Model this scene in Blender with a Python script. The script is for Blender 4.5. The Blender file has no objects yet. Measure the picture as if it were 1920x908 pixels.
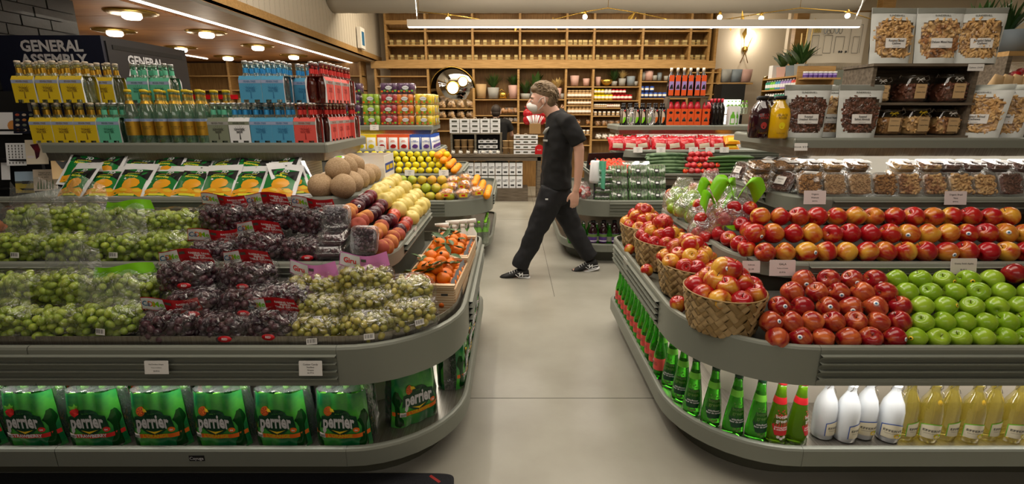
import bpy, bmesh, math, random
from mathutils import Vector, Matrix, noise
R = random.Random(7); ZB = .183
rad = math.radians
C = bpy.context.scene.collection
sc = bpy.context.scene
# ------------------------------------------------------------------ camera
PITCH, CH, FPX = rad(14.83), 1.5, 940.0
cam = bpy.data.cameras.new('camera'); cam.sensor_width = 36; cam.lens = 36 * FPX / 1920
cam.clip_start = .05
camo = bpy.data.objects.new('camera', cam); C.objects.link(camo)
camo.location = (0, 0, CH); camo.rotation_euler = (rad(90) - PITCH, 0, 0)
sc.camera = camo
# ------------------------------------------------------------------ view / world
sc.view_settings.view_transform = 'Standard'; sc.view_settings.look = 'None'
sc.view_settings.gamma = 1; sc.view_settings.exposure = 0.07
sc.cycles.max_bounces = 7; sc.cycles.diffuse_bounces = 3; sc.cycles.glossy_bounces = 3
sc.cycles.transmission_bounces = 6; sc.cycles.transparent_max_bounces = 14
sc.cycles.caustics_reflective = False; sc.cycles.caustics_refractive = False
sc.cycles.sample_clamp_indirect = 4
w = bpy.data.worlds.new('world'); sc.world = w; w.use_nodes = True
w.node_tree.nodes['Background'].inputs[0].default_value = (.9, .8, .68, 1)
w.node_tree.nodes['Background'].inputs[1].default_value = .15
# ------------------------------------------------------------------ big lights
def area(name, loc, size, watts, col=(1, .86, .68), rot=(0, 0, 0), spread=180):
    l = bpy.data.lights.new(name, 'AREA'); l.shape = 'RECTANGLE'; l.size, l.size_y = size
    l.energy = watts; l.color = col; l.spread = rad(spread)
    o = bpy.data.objects.new(name, l); C.objects.link(o); o.location = loc; o.rotation_euler = rot
    return o
WARM = (1, .895, .76); NEUT = (1, .94, .86)
area('overhead_fill_front', (.3, 1.6, 3.4), (4.5, 1.2), 60, WARM)  # overhead area lights are unseen, added to stand for general shop lighting
area('overhead_fill_middle', (.3, 4.4, 3.4), (4.5, 1.2), 110, WARM)
area('overhead_fill_rear', (.8, 8.3, 3.4), (5.5, .8), 150, (1, .85, .64))
area('overhead_fill_right', (5.2, 5.5, 3.4), (2.0, 3.5), 60, WARM)
area('upward_fill', (1.3, 6, 2.5), (5, .06), 45, WARM, (math.pi, 0, 0))  # fill added above the pendant to brighten the duct and ceiling
area('wall_wash', (-.6, 4.5, 3.3), (.1, 6), 45, WARM, (0, rad(-55), 0))  # unseen area light, added because the white plank wall was too dark
area('camera_side_light', (0, -1.6, 2.6), (4.5, 1.0), 20, (1, .93, .85), (rad(58), 0, 0))  # area light behind the camera, tilted down toward the cases
area('shelf_light_left', (-1.78, 2.90, 1.262), (1.4, .06), 10, NEUT)
area('shelf_light_right', (3.3, 2.88, 1.288), (3.4, .06), 9, NEUT)
area('shelf_light_citrus', (-2.0, 5.98, 1.262), (2.2, .06), 10, NEUT)
area('shelf_light_tomato', (3.0, 5.98, 1.262), (3.4, .06), 9, NEUT)
area('cavity_light_left', (-2.1, 1.745, .475), (2.9, .03), 5, NEUT)
area('cavity_light_left_side', (-.44, 2.7, .47), (.05, 1.0), 1.6, NEUT)
area('cavity_light_right', (2.6, 1.745, .475), (3.2, .03), 6, NEUT)
area('cavity_light_right_back', (2.6, 2.0, .475), (3.2, .03), 5, NEUT)
area('cavity_light_right_side', (.95, 2.7, .47), (.05, 1.2), 3, NEUT)
area('low_ceiling_light', (-4.4, 6.5, 2.2), (2.0, 5), 34, WARM)
# ------------------------------------------------------------------ pixel -> world (1920x908)
def ray(u, v):
    x, y = (u - 960) / FPX, (454 - v) / FPX
    c, s = math.cos(PITCH), math.sin(PITCH)
    return Vector((x, c + y * s, -s + y * c))
def Z(u, v, z):
    d = ray(u, v); return Vector((0, 0, CH)) + d * ((z - CH) / d.z)
def Y(u, v, y):
    d = ray(u, v); return Vector((0, 0, CH)) + d * (y / d.y)
# ------------------------------------------------------------------ materials
def lin(h):
    if not isinstance(h, str): return tuple(h) + ((1,) if len(h) == 3 else ())
    c = [int(h[i:i + 2], 16) / 255 for i in (0, 2, 4)]
    return tuple(a / 12.92 if a <= .04045 else ((a + .055) / 1.055) ** 2.4 for a in c) + (1,)
MATS = {}
def mat(name, col, rough=.5, metal=0, col2=None, scale=20, thr=(.35, .65), stretch=None, bump=0, bscale=60, emit=0,
        trans=0, ior=1.45, coat=0, vary=0, sss=0, wave=None):
    m = bpy.data.materials.new(name); m.use_nodes = True; nt = m.node_tree; N = nt.nodes; L = nt.links
    b = N['Principled BSDF']; b.inputs['Base Color'].default_value = lin(col)
    b.inputs['Roughness'].default_value = rough; b.inputs['Metallic'].default_value = metal
    b.inputs['IOR'].default_value = ior; b.inputs['Transmission Weight'].default_value = trans
    b.inputs['Coat Weight'].default_value = coat
    if sss: b.inputs['Subsurface Weight'].default_value = sss; b.inputs['Subsurface Scale'].default_value = .01
    tc = N.new('ShaderNodeTexCoord'); src = tc.outputs['Object']
    if vary:
        oi = N.new('ShaderNodeObjectInfo'); mu = N.new('ShaderNodeMath'); mu.operation = 'MULTIPLY'; mu.inputs[1].default_value = 37.0
        L.new(oi.outputs['Random'], mu.inputs[0])
        va = N.new('ShaderNodeVectorMath'); va.operation = 'ADD'; L.new(src, va.inputs[0]); L.new(mu.outputs[0], va.inputs[1]); src2 = va.outputs[0]
    else: src2 = src
    if stretch:
        mp = N.new('ShaderNodeMapping'); mp.inputs['Scale'].default_value = stretch; L.new(src2, mp.inputs[0]); src2 = mp.outputs[0]
    if col2:
        if wave:
            t = N.new('ShaderNodeTexWave'); t.bands_direction = wave; t.inputs['Scale'].default_value = scale; t.inputs['Distortion'].default_value = 4; t.inputs['Detail'].default_value = 3; fo = t.outputs['Fac']
        else:
            t = N.new('ShaderNodeTexNoise'); t.inputs['Scale'].default_value = scale; t.inputs['Detail'].default_value = 4; fo = t.outputs['Fac']
        L.new(src2, t.inputs['Vector'])
        mr = N.new('ShaderNodeMapRange'); mr.inputs[1].default_value, mr.inputs[2].default_value = thr
        if vary:
            sh = N.new('ShaderNodeMath'); sh.operation = 'MULTIPLY_ADD'; sh.inputs[1].default_value = vary; sh.inputs[2].default_value = -vary / 2
            L.new(oi.outputs['Random'], sh.inputs[0])
            ad = N.new('ShaderNodeMath'); L.new(fo, ad.inputs[0]); L.new(sh.outputs[0], ad.inputs[1]); fo = ad.outputs[0]
        L.new(fo, mr.inputs[0])
        mx = N.new('ShaderNodeMix'); mx.data_type = 'RGBA'; mx.inputs[6].default_value = lin(col); mx.inputs[7].default_value = lin(col2)
        L.new(mr.outputs[0], mx.inputs[0]); L.new(mx.outputs[2], b.inputs['Base Color'])
    if bump:
        t2 = N.new('ShaderNodeTexNoise'); t2.inputs['Scale'].default_value = bscale; t2.inputs['Detail'].default_value = 3
        L.new(src, t2.inputs['Vector']); bp = N.new('ShaderNodeBump'); bp.inputs['Strength'].default_value = bump; bp.inputs['Distance'].default_value = .004
        L.new(t2.outputs['Fac'], bp.inputs['Height']); L.new(bp.outputs[0], b.inputs['Normal'])
    if emit:
        b.inputs['Emission Color'].default_value = lin(col); b.inputs['Emission Strength'].default_value = emit
    MATS[name] = m; return m
def film(name, tint='ffffff', gloss=.22, rough=.12, crinkle=.8, scale=34, body=0, bcol='e8ecee'):
    """thin clear plastic: mostly see-through with glossy crinkled reflections"""
    m = bpy.data.materials.new(name); m.use_nodes = True; nt = m.node_tree; N = nt.nodes; L = nt.links
    N.remove(N['Principled BSDF']); out = N['Material Output']
    tr = N.new('ShaderNodeBsdfTransparent'); tr.inputs[0].default_value = lin(tint)
    gl = N.new('ShaderNodeBsdfGlossy'); gl.inputs['Roughness'].default_value = rough
    lw = N.new('ShaderNodeLayerWeight'); lw.inputs[0].default_value = .25
    mr = N.new('ShaderNodeMapRange'); mr.inputs[3].default_value = gloss * .35; mr.inputs[4].default_value = min(1, gloss * 2.6)
    L.new(lw.outputs['Facing'], mr.inputs[0])
    mx = N.new('ShaderNodeMixShader'); L.new(mr.outputs[0], mx.inputs[0]); L.new(tr.outputs[0], mx.inputs[1]); L.new(gl.outputs[0], mx.inputs[2])
    if crinkle:
        tc = N.new('ShaderNodeTexCoord'); t = N.new('ShaderNodeTexNoise'); t.inputs['Scale'].default_value = scale; t.inputs['Detail'].default_value = 3; t.inputs['Distortion'].default_value = 1.5
        L.new(tc.outputs['Object'], t.inputs['Vector'])
        bp = N.new('ShaderNodeBump'); bp.inputs['Strength'].default_value = crinkle; bp.inputs['Distance'].default_value = .02
        L.new(t.outputs['Fac'], bp.inputs['Height']); L.new(bp.outputs[0], gl.inputs['Normal']); L.new(bp.outputs[0], lw.inputs['Normal'])
    if body:
        df = N.new('ShaderNodeBsdfDiffuse'); df.inputs[0].default_value = lin(bcol); tl = N.new('ShaderNodeBsdfTranslucent'); tl.inputs[0].default_value = lin(bcol)
        ms = N.new('ShaderNodeMixShader'); L.new(df.outputs[0], ms.inputs[1]); L.new(tl.outputs[0], ms.inputs[2])
        m3 = N.new('ShaderNodeMixShader'); m3.inputs[0].default_value = body; L.new(tr.outputs[0], m3.inputs[1]); L.new(ms.outputs[0], m3.inputs[2]); L.new(m3.outputs[0], mx.inputs[1])
    L.new(mx.outputs[0], out.inputs[0]); MATS[name] = m
for n, c, k in [
    ('sage', '80847a', dict(rough=.42, metal=.15)), ('sage_dark', '4c4d42', dict(rough=.5)), ('sage_deck', '62655c', dict(rough=.55)),
    ('steel', 'a8a297', dict(rough=.32, metal=.85, col2='8f897e', scale=8, stretch=(30, 1, 1))), ('black', '151515', dict(rough=.55)),
    ('rubber', '1d1d1f', dict(rough=.9)), ('mat_black', '191a1e', dict(rough=.95, bump=.5, bscale=300, col2='23242a', scale=200)),
    ('liner', '3d3d38', dict(rough=.7)), ('white', 'eeeae2', dict(rough=.5)), ('paper', 'dcdad6', dict(rough=.6)), ('ink', '3a3a3a', dict(rough=.7)),
    ('concrete', 'a3a196', dict(rough=.28, col2='8d8a7e', scale=2.2, thr=(.3, .75), bump=.08, bscale=60)),
    ('oak', 'b08a55', dict(rough=.5, col2='9a753f', scale=6, stretch=(1, 1, 14))), ('oak_h', 'b8925c', dict(rough=.5, col2='a07c48', scale=5, stretch=(1, 12, 12))),
    ('oak_back', '94703f', dict(rough=.55, col2='7e5d32', scale=5, stretch=(10, 1, 1))), ('oak_ceiling', '9c6a38', dict(rough=.6, col2='85552a', scale=4, stretch=(1, 9, 1))),
    ('gray_wood', '77705f', dict(rough=.6, col2='595345', scale=6, stretch=(1, 1, 12))), ('old_wood', '6e6253', dict(rough=.7, col2='504638', scale=5, stretch=(1, 12, 12))),
    ('crate_wood', 'd8c3a4', dict(rough=.7, col2='b8946c', scale=3, wave='Z', thr=(.1, .95), stretch=(1, 1, 9))),
    ('wall_white', 'c9c0b0', dict(rough=.6)), ('wall_cream', 'd6c9b2', dict(rough=.6)), ('ceiling_paint', 'a59a88', dict(rough=.8)), ('duct', 'b5ada0', dict(rough=.8)),
    ('brick_black', '2e2f2c', dict(rough=.55, bump=.4, bscale=25)), ('navy', '171b2e', dict(rough=.35)), ('charcoal', '232327', dict(rough=.35)), ('letter_white', 'c9c9cc', dict(rough=.5)),
    ('gold', 'c9a24a', dict(rough=.25, metal=.9)), ('gold_box', 'c4b27c', dict(rough=.35, metal=.45)), ('brass', 'a8853c', dict(rough=.25, metal=.9)),
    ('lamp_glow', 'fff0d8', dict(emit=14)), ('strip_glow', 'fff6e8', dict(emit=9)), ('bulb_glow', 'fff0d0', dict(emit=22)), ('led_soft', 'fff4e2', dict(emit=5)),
    ('red_pack', 'b5121c', dict(rough=.3)), ('redlabel', 'c02028', dict(rough=.35)), ('wht', 'e9e9ea', dict(rough=.4)), ('pinkband', 'd883c4', dict(rough=.25)), ('limegreen', '7ecb1e', dict(rough=.25)),
    ('cyanblue', '4a97be', dict(rough=.55)), ('deepblue', '274fa6', dict(rough=.4)), ('yellowcard', 'd4b71a', dict(rough=.55)), ('aqua', '5fb795', dict(rough=.55)), ('coral', 'd9534a', dict(rough=.55)), ('olivegrey', '7d8570', dict(rough=.55)), ('lilacband', '98a5c6', dict(rough=.55)), ('blueprint', '2b6f9c', dict(rough=.6)), ('brownprint', '7a611c', dict(rough=.6)), ('redprint', '9c2a26', dict(rough=.6)), ('greenprint', '2b6b51', dict(rough=.6)),
    ('orangeband', 'e06a1e', dict(rough=.35)), ('strawred', 'd02a28', dict(rough=.35)), ('darkgreen', '0f3d24', dict(rough=.35)), ('yellowfruit', 'e9c52b', dict(rough=.35)),
    ('goldfoil', 'c59a35', dict(rough=.3, metal=.75)), ('silverfoil', 'c8c8c8', dict(rough=.3, metal=.8)), ('bluefoil', '3c9ad6', dict(rough=.3, metal=.4)), ('redfoil', 'd6403c', dict(rough=.3, metal=.4)),
    ('mangobag_green', '177a35', dict(rough=.22)), ('mango', 'f0a81c', dict(rough=.3)), ('yellowtext', 'e5e23a', dict(rough=.4)), ('bagwhite', 'e6e8ea', dict(rough=.25)),
    ('melon', 'b59a78', dict(rough=.8, col2='a08563', scale=160, thr=(.4, .6), bump=.5, bscale=200)),
    ('grape_green', 'a6bb3e', dict(rough=.25, col2='88a035', scale=18, vary=.5, sss=.25)), ('grape_red', '4a2430', dict(rough=.28, col2='2c1626', scale=18, vary=.6)), ('grape_gold', 'aaa044', dict(rough=.25, col2='8f8f38', scale=18, vary=.5, sss=.25)), ('stemgreen', '5b6a2a', dict(rough=.6)), ('stembrown', '4f3a22', dict(rough=.7)),
    ('apple_red', 'a3121c', dict(rough=.22, coat=.3, col2='d08a30', scale=22, thr=(.52, .76), stretch=(1, 1, .35), vary=.16)),
    ('apple_mixed', 'ab1c1a', dict(rough=.22, coat=.3, col2='d8a238', scale=20, thr=(.46, .66), stretch=(1, 1, .4), vary=.2)),
    ('apple_stripe', '8e121c', dict(rough=.2, coat=.3, col2='c96a34', scale=34, thr=(.44, .76), stretch=(1.3, 1.3, .2), vary=.22)),
    ('apple_dark', '7d0c16', dict(rough=.2, coat=.4, col2='9a2620', scale=34, thr=(.45, .8), vary=.2)),
    ('apple_green', '7ba31c', dict(rough=.22, coat=.3, col2='93b32e', scale=24, vary=.3)),
    ('peach', '9c4434', dict(rough=.75, col2='cc8a44', scale=16, thr=(.45, .65), vary=.25)), ('plum', '3d1020', dict(rough=.3, col2='7a1c24', scale=18, thr=(.5, .75), vary=.3)), ('nectarine', '8a1c1e', dict(rough=.3, col2='c94a28', scale=8, vary=.3)), ('pale_pear', 'e0cc78', dict(rough=.4, col2='d0bb62', scale=6, vary=.3)),
    ('tangerine', 'ea7d10', dict(rough=.4, bump=.3, bscale=260, vary=.4, col2='d96a0a', scale=8)), ('orange', 'f0940f', dict(rough=.4, bump=.3, bscale=260)), ('lemon', 'e6cf10', dict(rough=.4, bump=.3, bscale=200, col2='c9bd18', scale=7, vary=.4)), ('grapefruit', 'cf9a32', dict(rough=.4, col2='9aa62c', scale=7, vary=.5, bump=.2, bscale=200)),
    ('tomato', 'cc2a12', dict(rough=.22, col2='e0551a', scale=6, vary=.5)), ('tomato_pink', 'b8232a', dict(rough=.22, col2='8d2420', scale=6, vary=.4)), ('zucchini', '2e4a2c', dict(rough=.35, col2='5f7a54', scale=14, vary=.3)), ('cucumber', '3f6f2a', dict(rough=.35, col2='2c5420', scale=20, vary=.3)),
    ('weave', 'b09468', dict(rough=.5, col2='8f7448', scale=9, vary=.9)), ('weave_dark', '5d4a2e', dict(rough=.7)), ('leaf', '3d5f25', dict(rough=.45, col2='2c4a1e', scale=9, vary=.4)), ('leaf_light', '6f8f4a', dict(rough=.5, vary=.4, col2='557a38', scale=9)), ('dried_palm', 'd8bb7a', dict(rough=.6)), ('pot_grey', '9b9b96', dict(rough=.6)), ('pot_pink', 'c59f94', dict(rough=.6)), ('pot_blue', '7f8a92', dict(rough=.6)),
    ('cashew', 'd3ad74', dict(rough=.5, col2='b98d54', scale=14)), ('almond', '6f4230', dict(rough=.5, col2='55301f', scale=14)), ('walnut', 'a8793f', dict(rough=.6, col2='7d5528', scale=40)), ('oatmix', 'c2a074', dict(rough=.7, col2='9f7c50', scale=60)), ('mixednut', '9a6a40', dict(rough=.5, col2='d3ad74', scale=16, thr=(.45, .55))), ('pouch', '8d9088', dict(rough=.33, metal=.35)), ('pouch_matte', 'c7cac6', dict(rough=.4)), ('kraft', 'b99a6e', dict(rough=.7)), ('tag_pink', 'd8cccb', dict(rough=.5)),
    ('skin', 'd0a490', dict(rough=.5, sss=.15)), ('hair', '7d6a50', dict(rough=.6, col2='5e4c38', scale=30, stretch=(1, 1, 4))), ('hair_dark', '2a201a', dict(rough=.6)), ('shirt', '0e0f11', dict(rough=.85, bump=.25, bscale=30)), ('trousers', '15161a', dict(rough=.8, bump=.3, bscale=25)), ('mask', 'e4e2de', dict(rough=.75)), ('shoe', '121214', dict(rough=.6)), ('lip', 'a8645a', dict(rough=.5)),
    ('juice_yellow', 'dcae10', dict(rough=.12, coat=.6)), ('juice_dark', '2a0f16', dict(rough=.12, coat=.6)), ('wine_glass', '100c0e', dict(rough=.1, coat=.5)), ('winebox', 'd9531c', dict(rough=.5)), ('cap_red', 'b52030', dict(rough=.35)), ('cap_green', '6dbb3a', dict(rough=.35)), ('purple', '5a3a8c', dict(rough=.4)), ('purple_pale', '9b86c4', dict(rough=.45)), ('teal', '2f8f78', dict(rough=.5)),
    ('chip_red', 'ab1822', dict(rough=.2, bump=.8, bscale=35, col2='d8605a', scale=26, thr=(.55, .8))), ('chip_orange', 'd98a1c', dict(rough=.2, bump=.8, bscale=35)), ('lime_can', '9cbf18', dict(rough=.3)), ('can_red', 'b01822', dict(rough=.3)), ('can_orange', 'dd7a10', dict(rough=.3)), ('can_yellow', 'e3c40d', dict(rough=.3)), ('can_purple', '4c1d4e', dict(rough=.3)), ('cream_label', 'e2dac0', dict(rough=.5)), ('card', 'c8b9a4', dict(rough=.6)), ('cardboard', '9c7a4e', dict(rough=.8)), ('bread', 'c08a4a', dict(rough=.8, col2='9a6430', scale=25)), ('mirror', 'c9c9c9', dict(rough=.03, metal=1)), ('linen', 'e6ddca', dict(rough=.9, bump=.2, bscale=200)), ('peg', '83897c', dict(rough=.6)), ('tvblue', '2c6f9a', dict(rough=.4)), ('meadow', 'b99b3a', dict(rough=.7, col2='6c7a3c', scale=10)), ('skyprint', '9fb6c8', dict(rough=.6)),
    ('milky', 'd3d8dc', dict(rough=.15, coat=.6)), ('lemonade_liquid', 'cdbb3e', dict(rough=.1, coat=.4)), ]:
    mat(n, c, **k)
mat('glass', 'f4fbf6', rough=.02, trans=1, ior=1.2); mat('glass_green', '48b82c', rough=.05, trans=.75, ior=1.25, coat=.3); mat('glass_dark', '14501e', rough=.08, trans=.45, ior=1.3, coat=.4)
mat('perrier_pack', '4fae38', rough=.2, coat=.5, col2='11683a', scale=9, thr=(.35, .62)); mat('glass_cordial', '5c8a10', rough=.06, trans=.55, ior=1.25, coat=.3); mat('glass_pale', 'd4d39a', rough=.04, trans=.85, ior=1.2); mat('glass_aqua', 'b9d8c4', rough=.03, trans=.85, ior=1.2); mat('glass_rose', '8d4634', rough=.05, trans=.4, ior=1.25)
film('film', gloss=.2, rough=.07, scale=20, crinkle=1.0); film('film_stiff', gloss=.2, crinkle=.15, rough=.06, body=.05); film('film_bag', gloss=.3, rough=.07, crinkle=1.0, scale=14, body=.12); film('jar_glass', gloss=.2, crinkle=0, rough=.03)
film('bottle_clear', tint='f2f8f2', gloss=.3, crinkle=0, rough=.04, body=.16, bcol='cfd8c8'); film('bottle_aqua', tint='dff2e6', gloss=.3, crinkle=0, rough=.04, body=.2, bcol='a9c9b4'); film('bottle_rose', tint='c87a68', gloss=.25, crinkle=0, rough=.04, body=.45, bcol='8d3c30'); film('lemonade_glass', tint='f2e9a0', gloss=.3, crinkle=0, rough=.04, body=.32, bcol='b8aa50')
def perf(name, base, hole, scale):
    m = mat(name, base, rough=.4, metal=.3); nt = m.node_tree; N = nt.nodes; L = nt.links
    tc = N.new('ShaderNodeTexCoord'); v = N.new('ShaderNodeTexVoronoi'); v.inputs['Scale'].default_value = scale; v.inputs['Randomness'].default_value = 0
    L.new(tc.outputs['Object'], v.inputs['Vector']); mr = N.new('ShaderNodeMapRange'); mr.inputs[1].default_value = .3; mr.inputs[2].default_value = .36
    L.new(v.outputs['Distance'], mr.inputs[0]); mx = N.new('ShaderNodeMix'); mx.data_type = 'RGBA'; mx.inputs[6].default_value = lin(hole); mx.inputs[7].default_value = lin(base)
    L.new(mr.outputs[0], mx.inputs[0]); L.new(mx.outputs[2], N['Principled BSDF'].inputs['Base Color'])
perf('perf_deck', '6a6a60', '0c0c0c', 70); perf('perf_panel', 'c4bfb4', '96918a', 60)
# ------------------------------------------------------------------ mesh builder
def TR(loc=(0, 0, 0), rot=(0, 0, 0), s=(1, 1, 1)):
    from mathutils import Euler
    if not hasattr(s, '__len__'): s = (s, s, s)
    return Matrix.Translation(loc) @ Euler(rot).to_matrix().to_4x4() @ Matrix.Diagonal((s[0], s[1], s[2], 1))
class MB:
    def __init__(s): s.v = []; s.f = []; s.m = []; s.sm = []; s.names = []
    def add(s, vs, fs, m, smooth=True, M=None):
        b = len(s.v); s.v += [tuple(M @ Vector(p)) if M else tuple(p) for p in vs]
        if m not in s.names: s.names.append(m)
        i = s.names.index(m)
        for f in fs: s.f.append([b + k for k in f]); s.m.append(i); s.sm.append(smooth)
        return s
    def box(s, x0, x1, y0, y1, z0, z1, m, M=None):
        return s.add([(x, y, z) for z in (z0, z1) for y in (y0, y1) for x in (x0, x1)], [(0, 2, 3, 1), (4, 5, 7, 6), (0, 1, 5, 4), (2, 6, 7, 3), (0, 4, 6, 2), (1, 3, 7, 5)], m, False, M)
    def loft(s, rings, m, cap=True, smooth=True, M=None, closed=True):
        n = len(rings[0]); vs = [p for r in rings for p in r]; fs = []
        for i in range(len(rings) - 1):
            for j in range(n if closed else n - 1):
                k = (j + 1) % n; fs.append((i * n + j, i * n + k, (i + 1) * n + k, (i + 1) * n + j))
        if cap and closed: fs.append(tuple(range(n))[::-1]); fs.append(tuple(range((len(rings) - 1) * n, len(rings) * n)))
        return s.add(vs, fs, m, smooth, M)
    def lathe(s, prof, m, seg=16, M=None, cap=True, smooth=True, ex=1, ey=1):
        return s.loft([[(r * ex * math.cos(2 * math.pi * j / seg), r * ey * math.sin(2 * math.pi * j / seg), z) for j in range(seg)] for r, z in prof], m, cap, smooth, M)
    def srect(s, secs, m, n=4, M=None, cap=True, seg=24, smooth=True):
        """secs: (hx, hy, z) superellipse sections"""
        rs = []
        for hx, hy, z in secs:
            r = []
            for j in range(seg):
                a = 2 * math.pi * (j + .5) / seg; c, q = math.cos(a), math.sin(a)
                r.append((hx * math.copysign(abs(c) ** (2 / n), c), hy * math.copysign(abs(q) ** (2 / n), q), z))
            rs.append(r)
        return s.loft(rs, m, cap, smooth, M)
    def sph(s, c, r, m, seg=10, rings=6, M=None):
        if not hasattr(r, '__len__'): r = (r, r, r)
        vs = [(c[0], c[1], c[2] - r[2])]; fs = []
        for i in range(1, rings):
            a = math.pi * i / rings - math.pi / 2
            for j in range(seg):
                b = 2 * math.pi * j / seg; vs.append((c[0] + r[0] * math.cos(a) * math.cos(b), c[1] + r[1] * math.cos(a) * math.sin(b), c[2] + r[2] * math.sin(a)))
        vs.append((c[0], c[1], c[2] + r[2])); t = len(vs) - 1
        for j in range(seg):
            k = (j + 1) % seg; fs.append((0, 1 + k, 1 + j)); fs.append((t, t - seg + j, t - seg + k))
            for i in range(rings - 2): a = 1 + i * seg; fs.append((a + j, a + k, a + seg + k, a + seg + j))
        return s.add(vs, fs, m, True, M)
    def tube(s, pts, r, m, seg=8, lat=(0, 1, 0), M=None, smooth=True):
        pts = [Vector(p) for p in pts]; rs = []; lat = Vector(lat)
        for i, p in enumerate(pts):
            t = (pts[min(i + 1, len(pts) - 1)] - pts[max(i - 1, 0)]).normalized()
            a = lat - t * lat.dot(t)
            if a.length < .05: a = Vector((1, 0, .01)) - t * t.x
            a.normalize(); b = t.cross(a); q = r[i] if hasattr(r, '__len__') else r
            ra, rb = q if hasattr(q, '__len__') else (q, q)
            rs.append([p + a * ra * math.cos(2 * math.pi * j / seg) + b * rb * math.sin(2 * math.pi * j / seg) for j in range(seg)])
        return s.loft(rs, m, True, smooth, M)
    def grid(s, fn, nu, nv, m, M=None, smooth=True):
        vs = [fn(i / nu, j / nv) for j in range(nv + 1) for i in range(nu + 1)]
        n = nu + 1
        return s.add(vs, [(j * n + i, j * n + i + 1, (j + 1) * n + i + 1, (j + 1) * n + i) for j in range(nv) for i in range(nu)], m, smooth, M)
    def poly(s, pts, m, M=None): return s.add(pts, [tuple(range(len(pts)))], m, False, M)
    def prism(s, p2, y0, y1, m, M=None, smooth=False):
        """outline in x,z pushed from y0 to y1"""
        n = len(p2); vs = [(x, y0, z) for x, z in p2] + [(x, y1, z) for x, z in p2]
        return s.add(vs, [tuple(range(n)), tuple(range(2 * n - 1, n - 1, -1))] + [(i, i + n, (i + 1) % n + n, (i + 1) % n) for i in range(n)], m, smooth, M)
    def text(s, str_, size, m, fn=None, M=None, bold=0, extr=.0004, width=None):
        """lettering lying in x,z, centred, pushed through fn(x, z) -> point"""
        vs, fs = glyphs(str_, size, bold, extr)
        if width:
            x0 = min(p[0] for p in vs); x1 = max(p[0] for p in vs); k = width / (x1 - x0)
            vs = [(p[0] * k, p[1], p[2]) for p in vs]
        if fn: vs = [(lambda q, d: (q[0], q[1] + d, q[2]))(fn(x, z), y) for x, y, z in vs]
        return s.add(vs, fs, m, False, M)
    def build(s, name='mesh', fix=False):
        me = bpy.data.meshes.new(name); me.from_pydata(s.v, [], s.f)
        for n in s.names: me.materials.append(MATS[n])
        me.polygons.foreach_set('material_index', s.m); me.polygons.foreach_set('use_smooth', s.sm)
        if fix:
            b = bmesh.new(); b.from_mesh(me); bmesh.ops.recalc_face_normals(b, faces=b.faces); b.to_mesh(me); b.free()
        me.update(); return me
GL = {}
def glyphs(str_, size, bold, extr):
    k = (str_, bold)
    if k not in GL:
        c = bpy.data.curves.new('lettering', 'FONT'); c.body = str_; c.size = 1; c.align_x = 'CENTER'; c.align_y = 'CENTER'; c.offset = bold; c.resolution_u = 2; c.space_line = .9
        o = bpy.data.objects.new('lettering', c); me = bpy.data.meshes.new_from_object(o)
        GL[k] = ([tuple(v.co) for v in me.vertices], [tuple(p.vertices) for p in me.polygons])
        bpy.data.objects.remove(o); bpy.data.curves.remove(c); bpy.data.meshes.remove(me)
    vs, fs = GL[k]
    return [(x * size, -extr, y * size) for x, y, z in vs], fs
# ------------------------------------------------------------------ objects
class T:
    def __init__(s, name, me=None, loc=(0, 0, 0), rot=(0, 0, 0), sc=1, kids=None, mat=None, label=None, kind=None):
        s.name, s.me, s.loc, s.rot, s.sc, s.kids, s.mat, s.label, s.kind = name, (me.build(name) if isinstance(me, MB) else me), loc, rot, sc, kids or [], mat, label, kind
def _mk(t, parent, loc, rot, s, mat=None):
    o = bpy.data.objects.new(t.name, t.me); C.objects.link(o); o.location = loc; o.rotation_euler = rot
    o.scale = s if hasattr(s, '__len__') else (s, s, s)
    if parent: o.parent = parent
    m = mat or t.mat
    if m and t.me: o.material_slots[0].link = 'OBJECT'; o.material_slots[0].material = MATS[m]
    if t.label: o['label'] = t.label
    if t.kind: o['kind'] = t.kind
    for k in t.kids: _mk(k, o, k.loc, k.rot, k.sc)
    return o
def put(t, label, cat, loc=(0, 0, 0), rot=(0, 0, 0), s=1, group=None, mat=None):
    o = _mk(t, None, loc, rot if hasattr(rot, '__len__') else (0, 0, rot), s, mat)
    o['label'] = label; o['category'] = cat
    if group: o['group'] = group
    return o
def single(name, mb, label, cat, loc=(0, 0, 0), rot=(0, 0, 0), s=1, group=None): return put(T(name, mb), label, cat, loc, rot, s, group)
def struct(name, mb, parent=None):
    o = bpy.data.objects.new(name, mb.build(name, True) if mb else None); C.objects.link(o); o['kind'] = 'structure'
    if parent: o.parent = parent
    return o
def part(name, mb, parent, loc=(0, 0, 0), rot=(0, 0, 0), label=None, kind=None, s=1, fix=False):
    o = bpy.data.objects.new(name, mb.build(name, fix) if isinstance(mb, MB) else mb); C.objects.link(o); o.parent = parent; o.location = loc; o.rotation_euler = rot
    o.scale = s if hasattr(s, '__len__') else (s, s, s)
    if label: o['label'] = label
    if kind: o['kind'] = kind
    return o
ORD = 'first second third fourth fifth sixth seventh eighth ninth tenth eleventh twelfth thirteenth fourteenth fifteenth sixteenth seventeenth eighteenth nineteenth twentieth'.split() + ['twenty-' + x for x in 'first second third fourth fifth sixth seventh eighth ninth'.split()] + ['thirtieth', 'thirty-first', 'thirty-second', 'thirty-third']
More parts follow.
